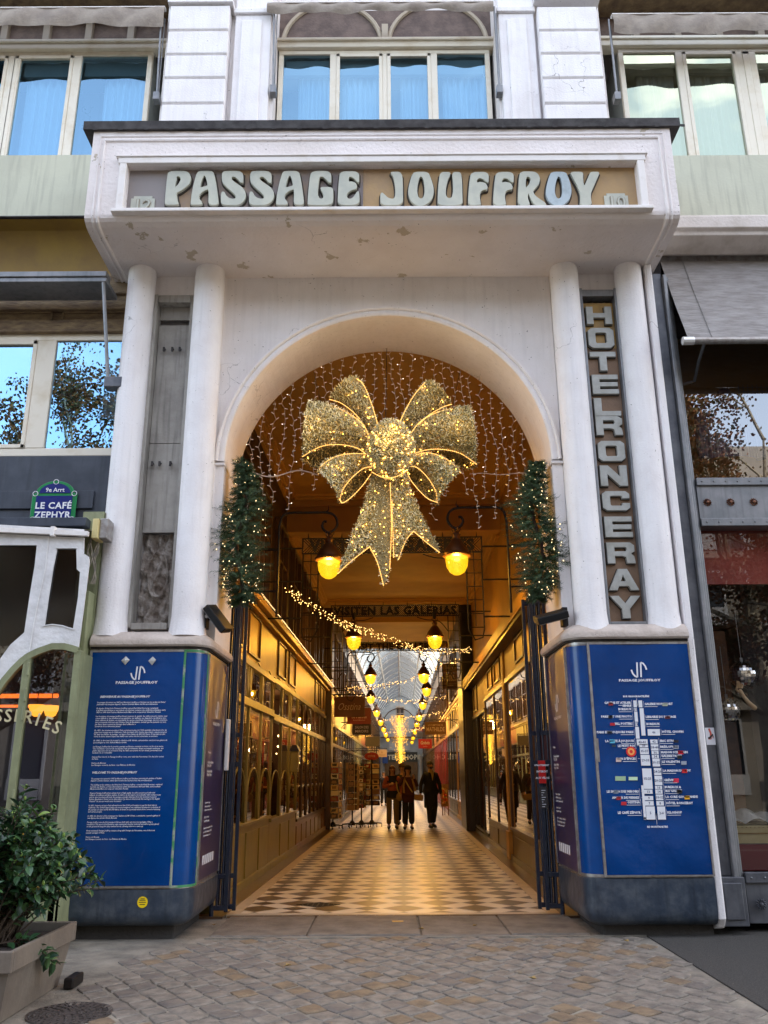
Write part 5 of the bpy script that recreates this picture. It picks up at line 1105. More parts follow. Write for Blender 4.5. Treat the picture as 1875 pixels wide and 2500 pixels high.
UOR = [(1186, 452), (1120, 455), (1040, 475), (970, 515), (927, 568)]; UOR2 = [(1222, 706), (1150, 658), (1070, 640), (1000, 642), (937, 660)]
LL = [(510, 750), (525, 715), (575, 678), (645, 660), (722, 660)]; LLB = [(607, 865), (625, 815), (665, 765), (715, 725), (760, 718)]
LR = [(1150, 745), (1110, 700), (1060, 670), (1000, 655), (940, 667)]; LRB = [(1046, 878), (1040, 830), (1005, 770), (955, 722), (910, 716)]
patch(UIL, UIL2, .16, .1, .1); patch(UIR, UIR2, .16, .1, .1)
patch(UOL, UOL2, .22, 0, 0); patch(UOR, UOR2, .22, 0, 0)
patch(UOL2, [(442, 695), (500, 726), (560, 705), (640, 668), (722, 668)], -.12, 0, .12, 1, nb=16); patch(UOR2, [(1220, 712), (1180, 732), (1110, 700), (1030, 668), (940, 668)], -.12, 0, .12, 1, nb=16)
patch(LL, LLB, .17, .02, 0); patch(LR, LRB, .17, .02, 0)
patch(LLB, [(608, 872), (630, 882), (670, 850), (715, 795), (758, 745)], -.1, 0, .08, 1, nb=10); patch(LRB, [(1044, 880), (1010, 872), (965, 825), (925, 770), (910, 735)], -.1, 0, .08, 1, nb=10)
for L in (UIL, UIL2[:4], UOL, UOL2, UIR, UIR2[:4], UOR, UOR2, LL, LLB, LR, LRB): ropeline(L)
ropeline([(607, 865), (622, 880), (665, 850), (712, 800), (748, 750)], -.02); ropeline([(1046, 878), (1005, 862), (962, 822), (925, 775), (910, 740)], -.02)
kc = Q(838, 640, -.12); kx = (Q(940, 640, -.12) - Q(738, 640, -.12)).x / 2; kz = (Q(838, 515, -.12) - Q(838, 765, -.12)).z / 2
net.lathe([(kx * .92 * sin(pi * k / 12) + .001, -kz * .95 * cos(pi * k / 12)) for k in range(13)], kc, 20, sy=.8)
for _ in range(7500):
    v = Vector((RB.gauss(0, 1), -abs(RB.gauss(0, 1)), RB.gauss(0, 1))).normalized(); p = kc + Vector((v.x * kx * (1 - .08 * abs(v.z)), v.y * kx * .85, v.z * kz)); tuft(p, v, 0)
    if RB.random() < .012: bulbs.octa(p + v * .02, .009)
ropeline([(752, 742), (790, 762), (820, 768), (860, 763), (902, 742)], -.22)
def tail(poly, dens=8500, depth=.0, nb=30):
    P = [Q(x, y, depth) for x, y in poly]; L = [(p.x, p.z) for p in P]
    def inside(x, z):
        c = False; j = len(L) - 1
        for i in range(len(L)):
            if (L[i][1] > z) != (L[j][1] > z) and x < (L[j][0] - L[i][0]) * (z - L[i][1]) / (L[j][1] - L[i][1]) + L[i][0]: c = not c
            j = i
        return c
    me = shape([L], ext=.012); net.mesh(me, FACE(0, .6 + depth, 0))
    x0, x1, z0, z1 = min(p[0] for p in L), max(p[0] for p in L), min(p[1] for p in L), max(p[1] for p in L); pts = []
    for _ in range(int((x1 - x0) * (z1 - z0) * dens)):
        x, z = RB.uniform(x0, x1), RB.uniform(z0, z1)
        if inside(x, z): p = Vector((x, .585 + depth - .02 * sin((x - x0) * 9), z)); tuft(p, Vector((0, -1, 0))); pts.append(p)
    for p in RB.sample(pts, nb): bulbs.octa(p + Vector((0, -.03, 0)), .0066)
tail([(752, 760), (832, 768), (836, 1000), (830, 1190), (805, 1255), (777, 1150), (742, 1078), (690, 1118), (600, 1200), (650, 1060), (700, 930), (735, 820)]); tail([(834, 768), (905, 758), (958, 900), (1010, 1000), (1060, 1105), (1000, 1060), (940, 1008), (905, 1050), (872, 1135), (850, 1125), (846, 1000), (838, 870)])
for L in ([(600, 1198), (650, 1150), (690, 1118), (742, 1078)], [(742, 1078), (777, 1150), (805, 1255)], [(834, 790), (838, 900), (840, 1000), (832, 1180)], [(850, 1125), (846, 1000), (842, 870)], [(872, 1135), (905, 1050), (940, 1008)], [(940, 1008), (1000, 1060), (1058, 1105)]): ropeline(L, -.03)
net.build('netting', BACK, bow); tin.build('tinsel', TIN, bow); rope.build('rope_lights', ROPE, bow); bulbs.build('bulbs', STAR, bow)
MB().cyl((.02, .75, 5.3), (.05, 1.1, 6.83), .004).cyl((-.6, .7, 5.1), (-.9, 1.1, 6.5), .003).cyl((.7, .7, 5.1), (1.0, 1.1, 6.5), .003).build('hanging_wire', IRON, bow)

for x_, z_ in ((-.75, 5.35), (-.45, 5.9), (.55, 5.9), (.85, 5.35), (.05, 5.2), (-.15, 4.3), (.3, 4.3)):
    l = bpy.data.lights.new('bow_fill', 'POINT'); l.energy = .75; l.color = (1, .7, .35); l.shadow_soft_size = 0; o = bpy.data.objects.new('bow_fill', l); COL.objects.link(o); o.parent = bow; o.matrix_parent_inverse = INV[bow]; o.location = (x_, .1, z_)  # unseen lamps added before the bow, standing in for its bulbs' light
# ================================================================== planter and shrub
t = thing('planter', 'tapered taupe planter box standing on the pavement beside the cafe', 'planter', (-2.8, -2.2, 0))
TAU = mat('taupe_plastic', (.2, .165, .13), .6, col2=(.13, .105, .085), ns=3, lo=.4, hi=.8, bump=.15, streak=.5)
def frus(mb, x0, x1, y0, y1, z0, z1, d):
    return mb.add([(x0 + d, y0 + d, z0), (x1 - d, y0 + d, z0), (x1 - d, y1 - d, z0), (x0 + d, y1 - d, z0), (x0, y0, z1), (x1, y0, z1), (x1, y1, z1), (x0, y1, z1)], [(0, 3, 2, 1), (0, 1, 5, 4), (1, 2, 6, 5), (2, 3, 7, 6), (3, 0, 4, 7)])
frus(MB(), -3.25, -2.415, -2.8, -1.68, .0, .3, .05).build('box', TAU, t)
mb = MB(); X0, X1, Y0, Y1 = -3.28, -2.39, -2.83, -1.65
mb.box(X0, X1, Y0, Y0 + .035, .3, .43).box(X0, X1, Y1 - .035, Y1, .3, .43).box(X0, X0 + .035, Y0 + .035, Y1 - .035, .3, .43).box(X1 - .035, X1, Y0 + .035, Y1 - .035, .3, .43)
mb.build('rim', TAU, t, bevel=.008); MB().box(X0 + .03, X1 - .03, Y0 + .03, Y1 - .03, .3, .37).build('soil', mat('soil', (.03, .02, .015), .95, bump=1, bs=40), t)
t = thing('camellia_shrub', 'dense glossy dark green camellia growing in the taupe planter', 'shrub', (-2.8, -2.2, .37))
LF = [mat('camellia_leaf', (.025, .075, .03), .28, col2=(.045, .105, .04), ns=8, spec=.6), mat('camellia_leaf_light', (.07, .15, .05), .3, spec=.6), mat('camellia_leaf_dark', (.015, .042, .022), .3, spec=.6), mat('camellia_young', (.16, .25, .04), .35)]
R = random.Random(9); mb = MB(); stm = MB(); bud = MB()
def leaf(p, d, L, wd, m_, roll):
    d = d.normalized(); s_ = d.cross(Vector((0, 0, 1))).normalized() if abs(d.z) < .95 else Vector((1, 0, 0)); n_ = s_.cross(d); s_, n_ = s_ * cos(roll) + n_ * sin(roll), n_ * cos(roll) - s_ * sin(roll)
    V = []; prof = ((0, .08), (.18, .62), (.42, 1), (.68, .82), (.88, .36), (1, .02))
    for t_, w_ in prof:
        c = p + d * L * t_ - n_ * L * .22 * t_ * t_; V += [c + s_ * wd * w_ + n_ * wd * .35 * w_, c, c - s_ * wd * w_ + n_ * wd * .35 * w_]
    mb.add(V, [(3 * i + k, 3 * i + k + 1, 3 * i + k + 4, 3 * i + k + 3) for i in range(5) for k in (0, 1)], None, m_)
cen = Vector((-2.7, -2.1, .82))
for b_ in range(185):
    th = R.uniform(0, 2 * pi); ph = R.uniform(-.35, 1.4) if b_ > 12 else -.5; rr = R.uniform(.5, 1.02)
    tip = cen + Vector((cos(th) * cos(ph) * .58, sin(th) * cos(ph) * .62, sin(ph) * .47)) * rr
    if b_ in (3, 7): tip = Vector((-2.62, -2.35, 1.42 - (b_ == 7) * .08))
    if b_ in (5, 9, 11): tip = Vector((-2.33, -2.45 + b_ * .02, .35 - b_ * .01))
    root = Vector((-2.8 + R.uniform(-.12, .12), -2.2 + R.uniform(-.2, .2), .38)); mid = root.lerp(tip, .55) + Vector((0, 0, .08))
    C = cat([root, mid, tip], 8); stm.tube(C, [.008 - .0007 * k for k in range(9)], 5)
    for k in range(20):
        s_ = .32 + .68 * k / 19; i = min(int(s_ * 8), 7); p = C[i].lerp(C[i + 1], s_ * 8 - i); ax = (C[i + 1] - C[i]).normalized()
        ang = k * 2.4 + b_; o_ = ax.orthogonal().normalized(); o_ = o_ * cos(ang) + ax.cross(o_) * sin(ang)
        d = o_ * .8 + ax * .5 + Vector((0, 0, .12)); r = R.random(); leaf(p, d, R.uniform(.055, .1), R.uniform(.018, .027), 3 if r < .03 else 1 if r < .3 else 2 if r < .55 else 0, R.uniform(-.6, .6))
    if R.random() < .4: bud.ball(tip + Vector((0, 0, .01)), .011, 6, 4, sz=1.5)
mb.build('leaves', LF, t, sm=True); stm.build('stems', mat('bark_brown', (.06, .04, .025), .8), t); bud.build('buds', LF[3], t)
t = thing('door_wedge', 'small black rubber foot beside the planter', 'foot block', (-2.32, -1.75, 0)); MB().box(-2.385, -2.31, -1.85, -1.62, 0.0, .075).build('block', IRON, t, bevel=.012)
# ================================================================== the arcade (coordinates run along its own axis)
def A_(mb, name, m, **kw): return mb.build(name, m, frame=MP, **kw)
WH = 2.1
m = mat('arcade_floor_tiles', (.6, .5, .38), .32, spec=.35); t = m.node_tree; N = t.nodes; L = t.links; b = N['Principled BSDF']
tcn = N.new('ShaderNodeTexCoord'); mpn = N.new('ShaderNodeMapping'); mpn.inputs['Rotation'].default_value = (0, 0, pi / 4); mpn.inputs['Scale'].default_value = (1 / .6,) * 3; mpn.inputs['Location'].default_value = (-.33, -.33, 0); L.new(tcn.outputs['Object'], mpn.inputs[0])
sx = N.new('ShaderNodeSeparateXYZ'); L.new(mpn.outputs[0], sx.inputs[0])
def mth(op, a, b_=None, c=None):
    n = N.new('ShaderNodeMath'); n.operation = op
    for i, v in enumerate((a, b_, c)):
        if v is None: continue
        if isinstance(v, (int, float)): n.inputs[i].default_value = v
        else: L.new(v, n.inputs[i])
    return n.outputs[0]
fu = mth('FRACT', sx.outputs[0]); fv = mth('FRACT', sx.outputs[1]); a = mth('LESS_THAN', mth('ABSOLUTE', mth('SUBTRACT', fu, .315)), .29); c = mth('LESS_THAN', mth('ABSOLUTE', mth('SUBTRACT', fv, .315)), .29); a2 = mth('LESS_THAN', fu, .645); c2 = mth('LESS_THAN', fv, .645)
tan_ = mth('MULTIPLY', a, c); drk = mth('MULTIPLY', mth('SUBTRACT', 1, a2), mth('SUBTRACT', 1, c2))
def edge(f): return mth('LESS_THAN', mth('MINIMUM', mth('ABSOLUTE', mth('SUBTRACT', f, .63)), mth('MINIMUM', f, mth('SUBTRACT', 1, f))), .006)
gr = mth('MAXIMUM', edge(fu), edge(fv))
nz_ = N.new('ShaderNodeTexNoise'); nz_.inputs['Scale'].default_value = 2.2; nz_.inputs['Detail'].default_value = 6; L.new(tcn.outputs['Object'], nz_.inputs[0])
def mixc(f, A, B):
    x = N.new('ShaderNodeMix'); x.data_type = 'RGBA'; L.new(f, x.inputs[0])
    for i, v in ((6, A), (7, B)):
        if isinstance(v, tuple): x.inputs[i].default_value = (*v, 1)
        else: L.new(v, x.inputs[i])
    return x.outputs[2]
cur = mixc(nz_.outputs['Fac'], (.8, .7, .56), (.62, .53, .42)); cur = mixc(tan_, cur, mixc(nz_.outputs['Fac'], (.12, .07, .035), (.075, .045, .028))); cur = mixc(drk, cur, (.045, .02, .012)); cur = mixc(gr, cur, (.12, .09, .06))
L.new(cur, b.inputs['Base Color']); rr_ = N.new('ShaderNodeMapRange'); rr_.inputs[3].default_value = .28; rr_.inputs[4].default_value = .5; L.new(nz_.outputs['Fac'], rr_.inputs[0]); L.new(rr_.outputs[0], b.inputs['Roughness'])
n2 = N.new('ShaderNodeTexNoise'); n2.inputs['Scale'].default_value = 30; L.new(tcn.outputs['Object'], n2.inputs[0]); bu = N.new('ShaderNodeBump'); bu.inputs['Strength'].default_value = .08; L.new(n2.outputs['Fac'], bu.inputs['Height']); L.new(bu.outputs[0], b.inputs['Normal'])
tag(A_(MB().box(-1.72, 1.72, .09, 75, -.1, .012), 'arcade_floor', m), kind='structure')
BRDR = mat('cream_border_tile', (.62, .5, .36), .45, col2=(.5, .4, .28), ns=5)
tag(A_(MB().box(-1.86, -1.722, -.02, 75, -.1, .014).box(1.722, 1.86, -.02, 75, -.1, .014).box(-1.72, 1.72, -.02, .088, -.1, .014), 'floor_border', BRDR), kind='structure')
tag(A_(MB().box(-2.6, -1.862, -.2, 75, -.1, .02).box(1.862, 2.6, -.2, 75, -.1, .02), 'floor_margin', mat('dark_brown_margin', (.07, .035, .018), .3, col2=(.12, .06, .03), ns=4)), kind='structure')
def grate(x, y, label, w_=.34, d_=.2):
    o = MB()
    for k in range(9): q = x - w_ / 2 + k * w_ / 8; o.box(q - .008, q + .008, y - d_ / 2 * (1 - abs(k - 4) / 4.6), y + d_ / 2 * (1 - abs(k - 4) / 4.6), .0125, .0165)
    s_ = MB().add([(x - w_ / 2 - .03, y, .0135), (x, y - d_ / 2 - .02, .0135), (x + w_ / 2 + .03, y, .0135), (x, y + d_ / 2 + .02, .0135)], [(0, 1, 2, 3)])
    t = thing('floor_grate', label, 'grate', (x, y, 0), frame=MP); s_.build('backing', DARK, t); o.build('bars', IRON, t)
grate(-.01, 6.3, 'small diamond shaped iron grate in the middle of the tiled arcade floor'); grate(-.9, .72, 'larger diamond iron grate in the tiled floor close to the entrance', .5, .4)

OCH = mat('ochre_paint', (.46, .24, .04), .5, col2=(.36, .19, .035), ns=1.5, bump=.05)
MUSW = mat('mustard_joinery', (.46, .24, .025), .4, col2=(.34, .18, .02), ns=2)
OLIV = mat('olive_joinery', (.26, .2, .045), .35, col2=(.19, .15, .04), ns=3)
BRW = mat('brown_joinery', (.09, .045, .02), .35, col2=(.055, .028, .015), ns=4)
DKW = mat('near_black_joinery', (.018, .011, .01), .4)
REDW = mat('red_joinery', (.25, .012, .015), .4)
CREAMW = mat('cream_wall', (.42, .36, .28), .8, col2=(.3, .25, .2), ns=1)
GOODS = [mat('goods_warm', (.5, .25, .08), .6), mat('goods_red', (.4, .03, .02), .6), mat('goods_cream', (.6, .5, .35), .7), mat('goods_blue', (.05, .1, .2), .6), mat('goods_brown', (.12, .06, .03), .6)]
WARM = emis('shop_spot', (1, .6, .2), 8); WARMR = mat('glow_tinted_shop_wall', (.11, .045, .015), .8, col2=(.03, .014, .01), ns=2)  # warm glow of the lit shops painted into the wall colour
GL = pane('arcade_glass', .16, (.9, .85, .8), 0, gz=.5)
def S_(s, d): return s * (WH + d)                        # distance outwards behind the wall line
def shopfront(s, y0, y1, label, m_, sill, head, trans=None, bays=1.0, m2=None, arches=False, door=None, deep=1.4, goods=30, lit=3, frieze=None, ledge=None, seed=1, name='shop', pw=.055, mat_l=None):
    R = random.Random(seed); t = thing(name, label, 'shop front', (S_(s, 0), (y0 + y1) / 2, 0), frame=MP); m2 = m2 or m_
    def X(a, b): u, v = S_(s, a), S_(s, b); return min(u, v), max(u, v)
    wtop = trans or head
    n = max(1, round((y1 - y0) / bays)); ys = [y0 + (y1 - y0) * k / n for k in range(n + 1)]
    mb = MB(); mb.box(*X(0, .12), y0, y1, .02, sill - .05); 
    for a, b in zip(ys[:-1], ys[1:]):
        if door and a < door < b: continue
        mb.box(*X(-.014, .0), a + .1, b - .1, .12, sill - .14); 
    mb.box(*X(-.05, .12), y0, y1, .02, .12)
    mb.build('stall_riser', mat_l or m_, t, bevel=.006)
    mb = MB()
    for y in ys: mb.box(*X(-.012, .05), y - pw / 2, y + pw / 2, sill, head)
    mb.box(*X(-.04, .12), y0, y1, sill - .05, sill + .0).box(*X(-.03, .1), y0, y1, head, head + .09)
    if trans: mb.box(*X(-.035, .1), y0, y1, trans - .05, trans + .06)
    mb.build('window_frame', m_, t, bevel=.006)
    if arches:
        mb = MB()
        for a, b in zip(ys[:-1], ys[1:]):
            c, r = (a + b) / 2, (b - a) / 2 - .08
            for zc in (trans + .1 + (head - trans) * .25, sill + .3):
                mb.tube([(S_(s, .0), c - r, sill if zc < trans else trans + .06)] + [(S_(s, .0), c - r * cos(pi * k / 12), zc + r * .9 * sin(pi * k / 12)) for k in range(13)] + [(S_(s, .0), c + r, sill if zc < trans else trans + .06)], .014, 6)
        mb.build('arch_tracery', m_, t, sm=True)
    for a, b in zip(ys[:-1], ys[1:]):
        if door and a < door < b: continue
        for z0, z1 in (((sill, trans - .05), (trans + .06, head)) if trans else ((sill, head),)):
            x = S_(s, .01); MB().add([(x, a + pw / 2, z0), (x, b - pw / 2, z0), (x, b - pw / 2, z1), (x, a + pw / 2, z1)], [(0, 1, 2, 3)]).build('pane', GL, t)
    if door:
        for a, b in zip(ys[:-1], ys[1:]):
            if a < door < b:
                q = MB().box(*X(.3, .36), a + .04, b - .04, .05, .9).box(*X(.3, .36), a + .04, a + .14, .9, wtop - .06).box(*X(.3, .36), b - .14, b - .04, .9, wtop - .06).box(*X(.3, .36), a + .14, b - .14, wtop - .2, wtop - .06)
                d = q.build('door', m_, t, bevel=.006); MB().cyl((S_(s, .27), a + .12, 1.0), (S_(s, .27), a + .12, 1.25), .012).build('handle', METAL, d)
    if frieze:
        mb = MB().box(*X(-.0, .12), y0, y1, head + .09, frieze); mb.build('frieze', m2, t)
        mb = MB(); k = y0 + .4
        while k < y1 - 1.4:
            if R.random() < .55:
                for (u, v) in ((k, k + .04), (k + 1.0, k + 1.04)): mb.box(*X(-.03, .0), u, v, head + .2, frieze - .08)
                mb.box(*X(-.03, .0), k, k + 1.04, frieze - .1, frieze - .06).box(*X(-.03, .0), k, k + 1.04, head + .17, head + .21)
            k += 1.5
        if mb.v: mb.build('frieze_panel', BRW, t, bevel=.004)
    if ledge: MB().box(*X(-ledge, .15), y0, y1, (frieze or head) + .001, (frieze or head) + .1).box(*X(-ledge * .55, .15), y0, y1, (frieze or head) - .06, (frieze or head)).build('ledge', m2, t, bevel=.012)
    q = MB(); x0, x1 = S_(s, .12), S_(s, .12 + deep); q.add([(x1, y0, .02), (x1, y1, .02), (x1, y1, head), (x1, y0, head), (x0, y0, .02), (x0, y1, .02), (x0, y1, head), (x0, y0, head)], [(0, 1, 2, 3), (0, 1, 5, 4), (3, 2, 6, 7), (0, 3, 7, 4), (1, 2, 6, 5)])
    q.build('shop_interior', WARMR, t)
    mb = MB()
    for z in (sill - .02, 1.25, 1.75): mb.box(*X(.5, .9), y0 + .1, y1 - .1, z, z + .025)
    for _ in range(goods):
        y = R.uniform(y0 + .2, y1 - .2); z = R.choice((sill, 1.275, 1.775)); h = R.uniform(.08, .36); w_ = R.uniform(.05, .16); k = R.randrange(5)
        if R.random() < .5: mb.box(*X(.55, .55 + w_), y - w_ / 2, y + w_ / 2, z, z + h, k)
        else: mb.ball((S_(s, .65), y, z + h * .45), h * .45, 8, 6, k)
    mb.build('display_goods', GOODS, t)
    mb = MB()
    for k in range(lit * 7): mb.octa((S_(s, .3 + .8 * R.random()), R.uniform(y0 + .2, y1 - .2), R.uniform(wtop - .7, wtop - .15)), R.choice((.01, .014, .024)))
    if lit:
        mb.build('spot_lamps', WARM, t)
    return t
def slight(x, y, z, e, col=(1, .62, .25), r=.1, name='shop_light', par=None):
    l = bpy.data.lights.new(name, 'POINT'); l.energy = e * .9; l.color = col; l.shadow_soft_size = r; l.cycles.max_bounces = 5
    o = bpy.data.objects.new(name, l); COL.objects.link(o); o.matrix_basis = MP @ Matrix.Translation((x, y, z)); return o
# first shops, seen large
shopfront(-1, .0, 4.55, 'olive painted shop front with arched tracery nearest the street on the cafe side', OLIV, .86, 3.02, 2.5, 1.1, MUSW, True, None, 1.6, 34, 2, 3.9, .2, 3)
shopfront(-1, 4.551, 8.2, 'olive shop front with a recessed door, second from the street on the cafe side', OLIV, .8, 3.04, 2.45, 1.2, MUSW, True, 5.2, 1.6, 20, 2, 3.9, .2, 4)
shopfront(-1, 8.201, 14.9, 'brown shop front reflecting the postcard racks, third from the street on the cafe side', BRW, .62, 3.04, 2.45, .9, MUSW, True, None, 1.6, 30, 4, 3.9, .2, 6, mat_l=mat('polished_wood_riser', (.22, .1, .03), .3, col2=(.14, .06, .02), ns=3))
shopfront(1, -.1, 6.0, 'ochre shop window with brass rimmed panels nearest the street on the hotel sign side', BRW, .58, 3.12, None, 3.0, OCH, False, None, 1.8, 46, 3, 3.78, .0, 8, pw=.09)
shopfront(1, 6.3, 10.2, 'ochre framed shop window behind the first one on the hotel sign side', BRW, .55, 3.12, None, 1.95, OCH, False, None, 1.8, 30, 3, 3.78, .0, 9, pw=.09)
shopfront(1, 10.201, 13.6, 'ochre wall bay with a narrow arched doorway beside the black pilaster', DKW, .2, 2.9, None, 1.1, OCH, False, 11.9, 1.2, 4, 0, 3.78, .0, 10)
tt = thing('floor_vent', 'tall louvred vent grille at the foot of the first olive shop front', 'vent', (-2.05, .3, .2), frame=MP)
q = MB()
for k in range(12): q.box(-2.1, -2.06, .12, .42, .14 + k * .045, .165 + k * .045)
q.build('louvres', OLIV, tt); MB().box(-2.11, -2.07, .08, .46, .1, .12).box(-2.11, -2.05, .08, .115, .12, .7).box(-2.11, -2.05, .425, .46, .12, .7).box(-2.11, -2.05, .08, .46, .7, .73).build('frame', OLIV, tt)
tt = thing('projecting_ledge', 'thick ochre ledge with a dark underside running above the ochre shop windows', 'ledge', (2, 6, 3.9), frame=MP)
MB().box(1.86, 2.3, -.15, 14.0, 3.8, 4.02).build('ledge_face', OCH, tt, bevel=.01); MB().box(1.89, 2.1, -.12, 13.9, 3.74, 3.797).build('ledge_soffit', DKW, tt)
MB().box(2.06, 2.1, 6.0, 6.3, .02, 3.78).box(2.02, 2.1, 5.95, 6.35, 0.02, .5).build('post', OCH, tt, bevel=.01)
# black pilaster and corbel
tt = thing('black_pilaster', 'tall black pilaster standing between the ochre bay and the glass roofed part', 'pilaster', (2, 15, 0), frame=MP)
MB().box(1.88, 2.5, 14.0, 16.6, .02, 6.4).box(1.84, 2.5, 14.0, 14.3, .02, 6.4).box(1.9, 2.5, 13.9, 14.0, .02, 3.2).build('pilaster_shaft', DKW, tt, bevel=.02)
tt = thing('dark_pier', 'tall dark brown pier dividing the shop fronts on the cafe side', 'pilaster', (-2, 15.3, 0), frame=MP)
MB().box(-2.5, -1.93, 14.95, 15.7, .02, 6.4).build('pier_shaft', BRW, tt, bevel=.02)
# string of small lights along the left ledge
mb = MB(); 
for k in range(150): mb.octa((-1.885, .3 + k * .1, 4.015 + .004 * sin(k)), .007)
tag(A_(mb, 'ledge_string_lights', emis('tiny_warm', (1, .6, .25), 3.5)), 'straight row of tiny warm lights along the mustard ledge on the cafe side', 'string lights')
# upper walls
def upper(s, y0, y1, label, mw, mf, z0=3.95, z1=7.0, wz=(4.25, 6.0), step=2.2, ww=1.2, gl=None, seed=2):
    t = thing('upper_wall', label, 'wall', (S_(s, 0), (y0 + y1) / 2, z0), frame=MP)
    def X(a, b): u, v = S_(s, a), S_(s, b); return min(u, v), max(u, v)
    MB().box(*X(.08, 3.2), y0, y1, z0, z1).build('wall', mw, t)
    y = y0 + .5
    while ww and y + ww < y1:
        f = MB().box(*X(-.02, .09), y, y + .07, *wz).box(*X(-.02, .09), y + ww - .07, y + ww, *wz).box(*X(-.02, .09), y, y + ww, wz[1], wz[1] + .08).box(*X(-.05, .09), y - .04, y + ww + .04, wz[0] - .06, wz[0]).box(*X(0, .09), y + ww / 2 - .03, y + ww / 2 + .03, *wz).box(*X(0, .09), y + .07, y + ww - .07, wz[0] + (wz[1] - wz[0]) * .6, wz[0] + (wz[1] - wz[0]) * .6 + .05)
        w_ = f.build('window', mf, t, bevel=.006); x = S_(s, .07); MB().add([(x, y + .07, wz[0]), (x, y + ww - .07, wz[0]), (x, y + ww - .07, wz[1]), (x, y + .07, wz[1])], [(0, 1, 2, 3)]).build('pane', gl or mat('dark_window_glass', (.01, .01, .012), .05, spec=.8), w_)
        y += step
    return t
BRUP = mat('dark_brown_panelling', (.045, .02, .012), .5, col2=(.025, .012, .01), ns=2)
upper(-1, -.2, 14.9, 'dark brown panelled upper wall with sash windows above the lit mustard ledge', BRUP, BRW)
upper(1, -.2, 14.0, 'plain ochre upper wall above the thick ledge on the hotel sign side', OCH, OCH, ww=0)
upper(-1, 15.7, 27, 'brown upper wall before the glass roof on the cafe side', BRUP, BRW); upper(1, 16.6, 27, 'brown upper wall before the glass roof behind the black pilaster', BRUP, BRW)
upper(-1, 27.01, 75, 'pale upper wall with a row of windows under the glass roof on the cafe side', CREAMW, BRW, z1=7.0, step=2.4, ww=1.5); upper(1, 27.01, 75, 'pale upper wall with a row of windows under the glass roof on the hotel sign side', CREAMW, BRW, z1=7.0, step=2.4, ww=1.5)
MB2 = MB
# ceilings
CEIL = mat('ochre_ceiling', (.55, .3, .07), .7, col2=(.45, .24, .055), ns=1.2, bump=.1)
def beam(y, y2, z0, z1): return MB().box(-2.2, 2.2, y, y2, z0, z1)
tag(A_(MB().box(-2.3, 2.3, -.3, 6.2, 6.95, 7.25).box(-2.3, 2.3, 6.5, 13.8, 6.32, 7.25).box(-2.3, 2.3, 14.3, 27.1, 6.95, 7.25), 'ceiling', CEIL), 'flat ochre plaster ceiling of the arcade in stepped bays', kind='structure')
tt = thing('ceiling_beams', 'ochre plaster cross beams and cornices under the arcade ceiling', 'beams', (0, 6, 6.3), frame=MP)
mb = beam(6.2, 6.5, 6.22, 6.95); mb.box(-2.2, 2.2, 6.1, 6.2, 6.75, 6.95).build('beam', CEIL, tt, bevel=.02)
beam(13.8, 14.3, 6.2, 6.95).build('beam', CEIL, tt, bevel=.02); beam(20, 20.4, 6.75, 6.95).build('beam', CEIL, tt, bevel=.02); beam(26.6, 27.1, 6.8, 6.95).build('beam', CEIL, tt, bevel=.02)
mb = MB()
for y0, y1, z in ((-.3, 6.1, 6.95), (6.5, 13.8, 6.32)):
    for s in (-1, 1):
        for k, (a_, h) in enumerate(((.2, .05), (.13, .1), (.07, .16))): x0, x1 = sorted((s * 2.18, s * (2.18 - a_))); mb.box(x0, x1, y0, y1, z - h, z - h + .05)
    for k, (a_, h) in enumerate(((.2, .05), (.13, .1))): mb.box(-2, 2, y1 - a_, y1, z - h, z - h + .05)
mb.build('cornice', CEIL, tt, bevel=.008)
# front inner wall above arch: closes to the portal
MB().box(-2.3, 2.3, -.32, -.3, 6.9, 7.3).build('header', CEIL, tt)
# ---------------------------------------------------------------- glass roof
GR = bpy.data.materials.new('frosted_roof_glass'); GR.use_nodes = True; g = GR.node_tree; g.nodes.clear()
tl = g.nodes.new('ShaderNodeBsdfTranslucent'); tl.inputs[0].default_value = (.98, .95, .88, 1); tp = g.nodes.new('ShaderNodeBsdfTransparent'); tp.inputs[0].default_value = (1, .97, .9, 1); ms_ = g.nodes.new('ShaderNodeMixShader'); ms_.inputs[0].default_value = .45; oo = g.nodes.new('ShaderNodeOutputMaterial')
g.links.new(tl.outputs[0], ms_.inputs[1]); g.links.new(tp.outputs[0], ms_.inputs[2]); g.links.new(ms_.outputs[0], oo.inputs[0])
RIB = mat('pale_iron_rib', (.42, .43, .42), .6); RIBD = mat('grey_iron_bar', (.12, .13, .14), .6)
gr_ = thing('glass_roof', 'long pointed glass vault with pale iron ribs over the far part of the arcade', 'glass roof', (0, 50, 7), frame=MP)
VP = [(-2.25, 6.93), (-2.02, 6.97), (-1.9, 7.35), (-1.6, 7.85), (-1.2, 8.3), (-.75, 8.65), (0, 9.0), (.75, 8.65), (1.2, 8.3), (1.6, 7.85), (1.9, 7.35), (2.02, 6.97), (2.25, 6.93)]
mb = MB()
for y0 in range(27, 75, 2):
    for a, b in zip(VP[:-1], VP[1:]): mb.add([(a[0], y0, a[1]), (b[0], y0, b[1]), (b[0], y0 + 2, b[1]), (a[0], y0 + 2, a[1])], [(0, 1, 2, 3)])
mb.build('glazing', GR, gr_)
mb = MB(); fine = MB(); y = 27.0
while y < 75:
    for a, b in zip(VP[:-1], VP[1:]): fine.add([(a[0], y, a[1] - .01), (b[0], y, b[1] - .01), (b[0], y + .035, b[1] - .01), (a[0], y + .035, a[1] - .01), (a[0], y, a[1] - .05), (b[0], y, b[1] - .05)], [(0, 1, 2, 3), (4, 5, 1, 0)])
    y += .3
for y in range(27, 76, 3): mb.tube([(p[0] * .985, y + .1, p[1] - .05) for p in VP], .045, 5)
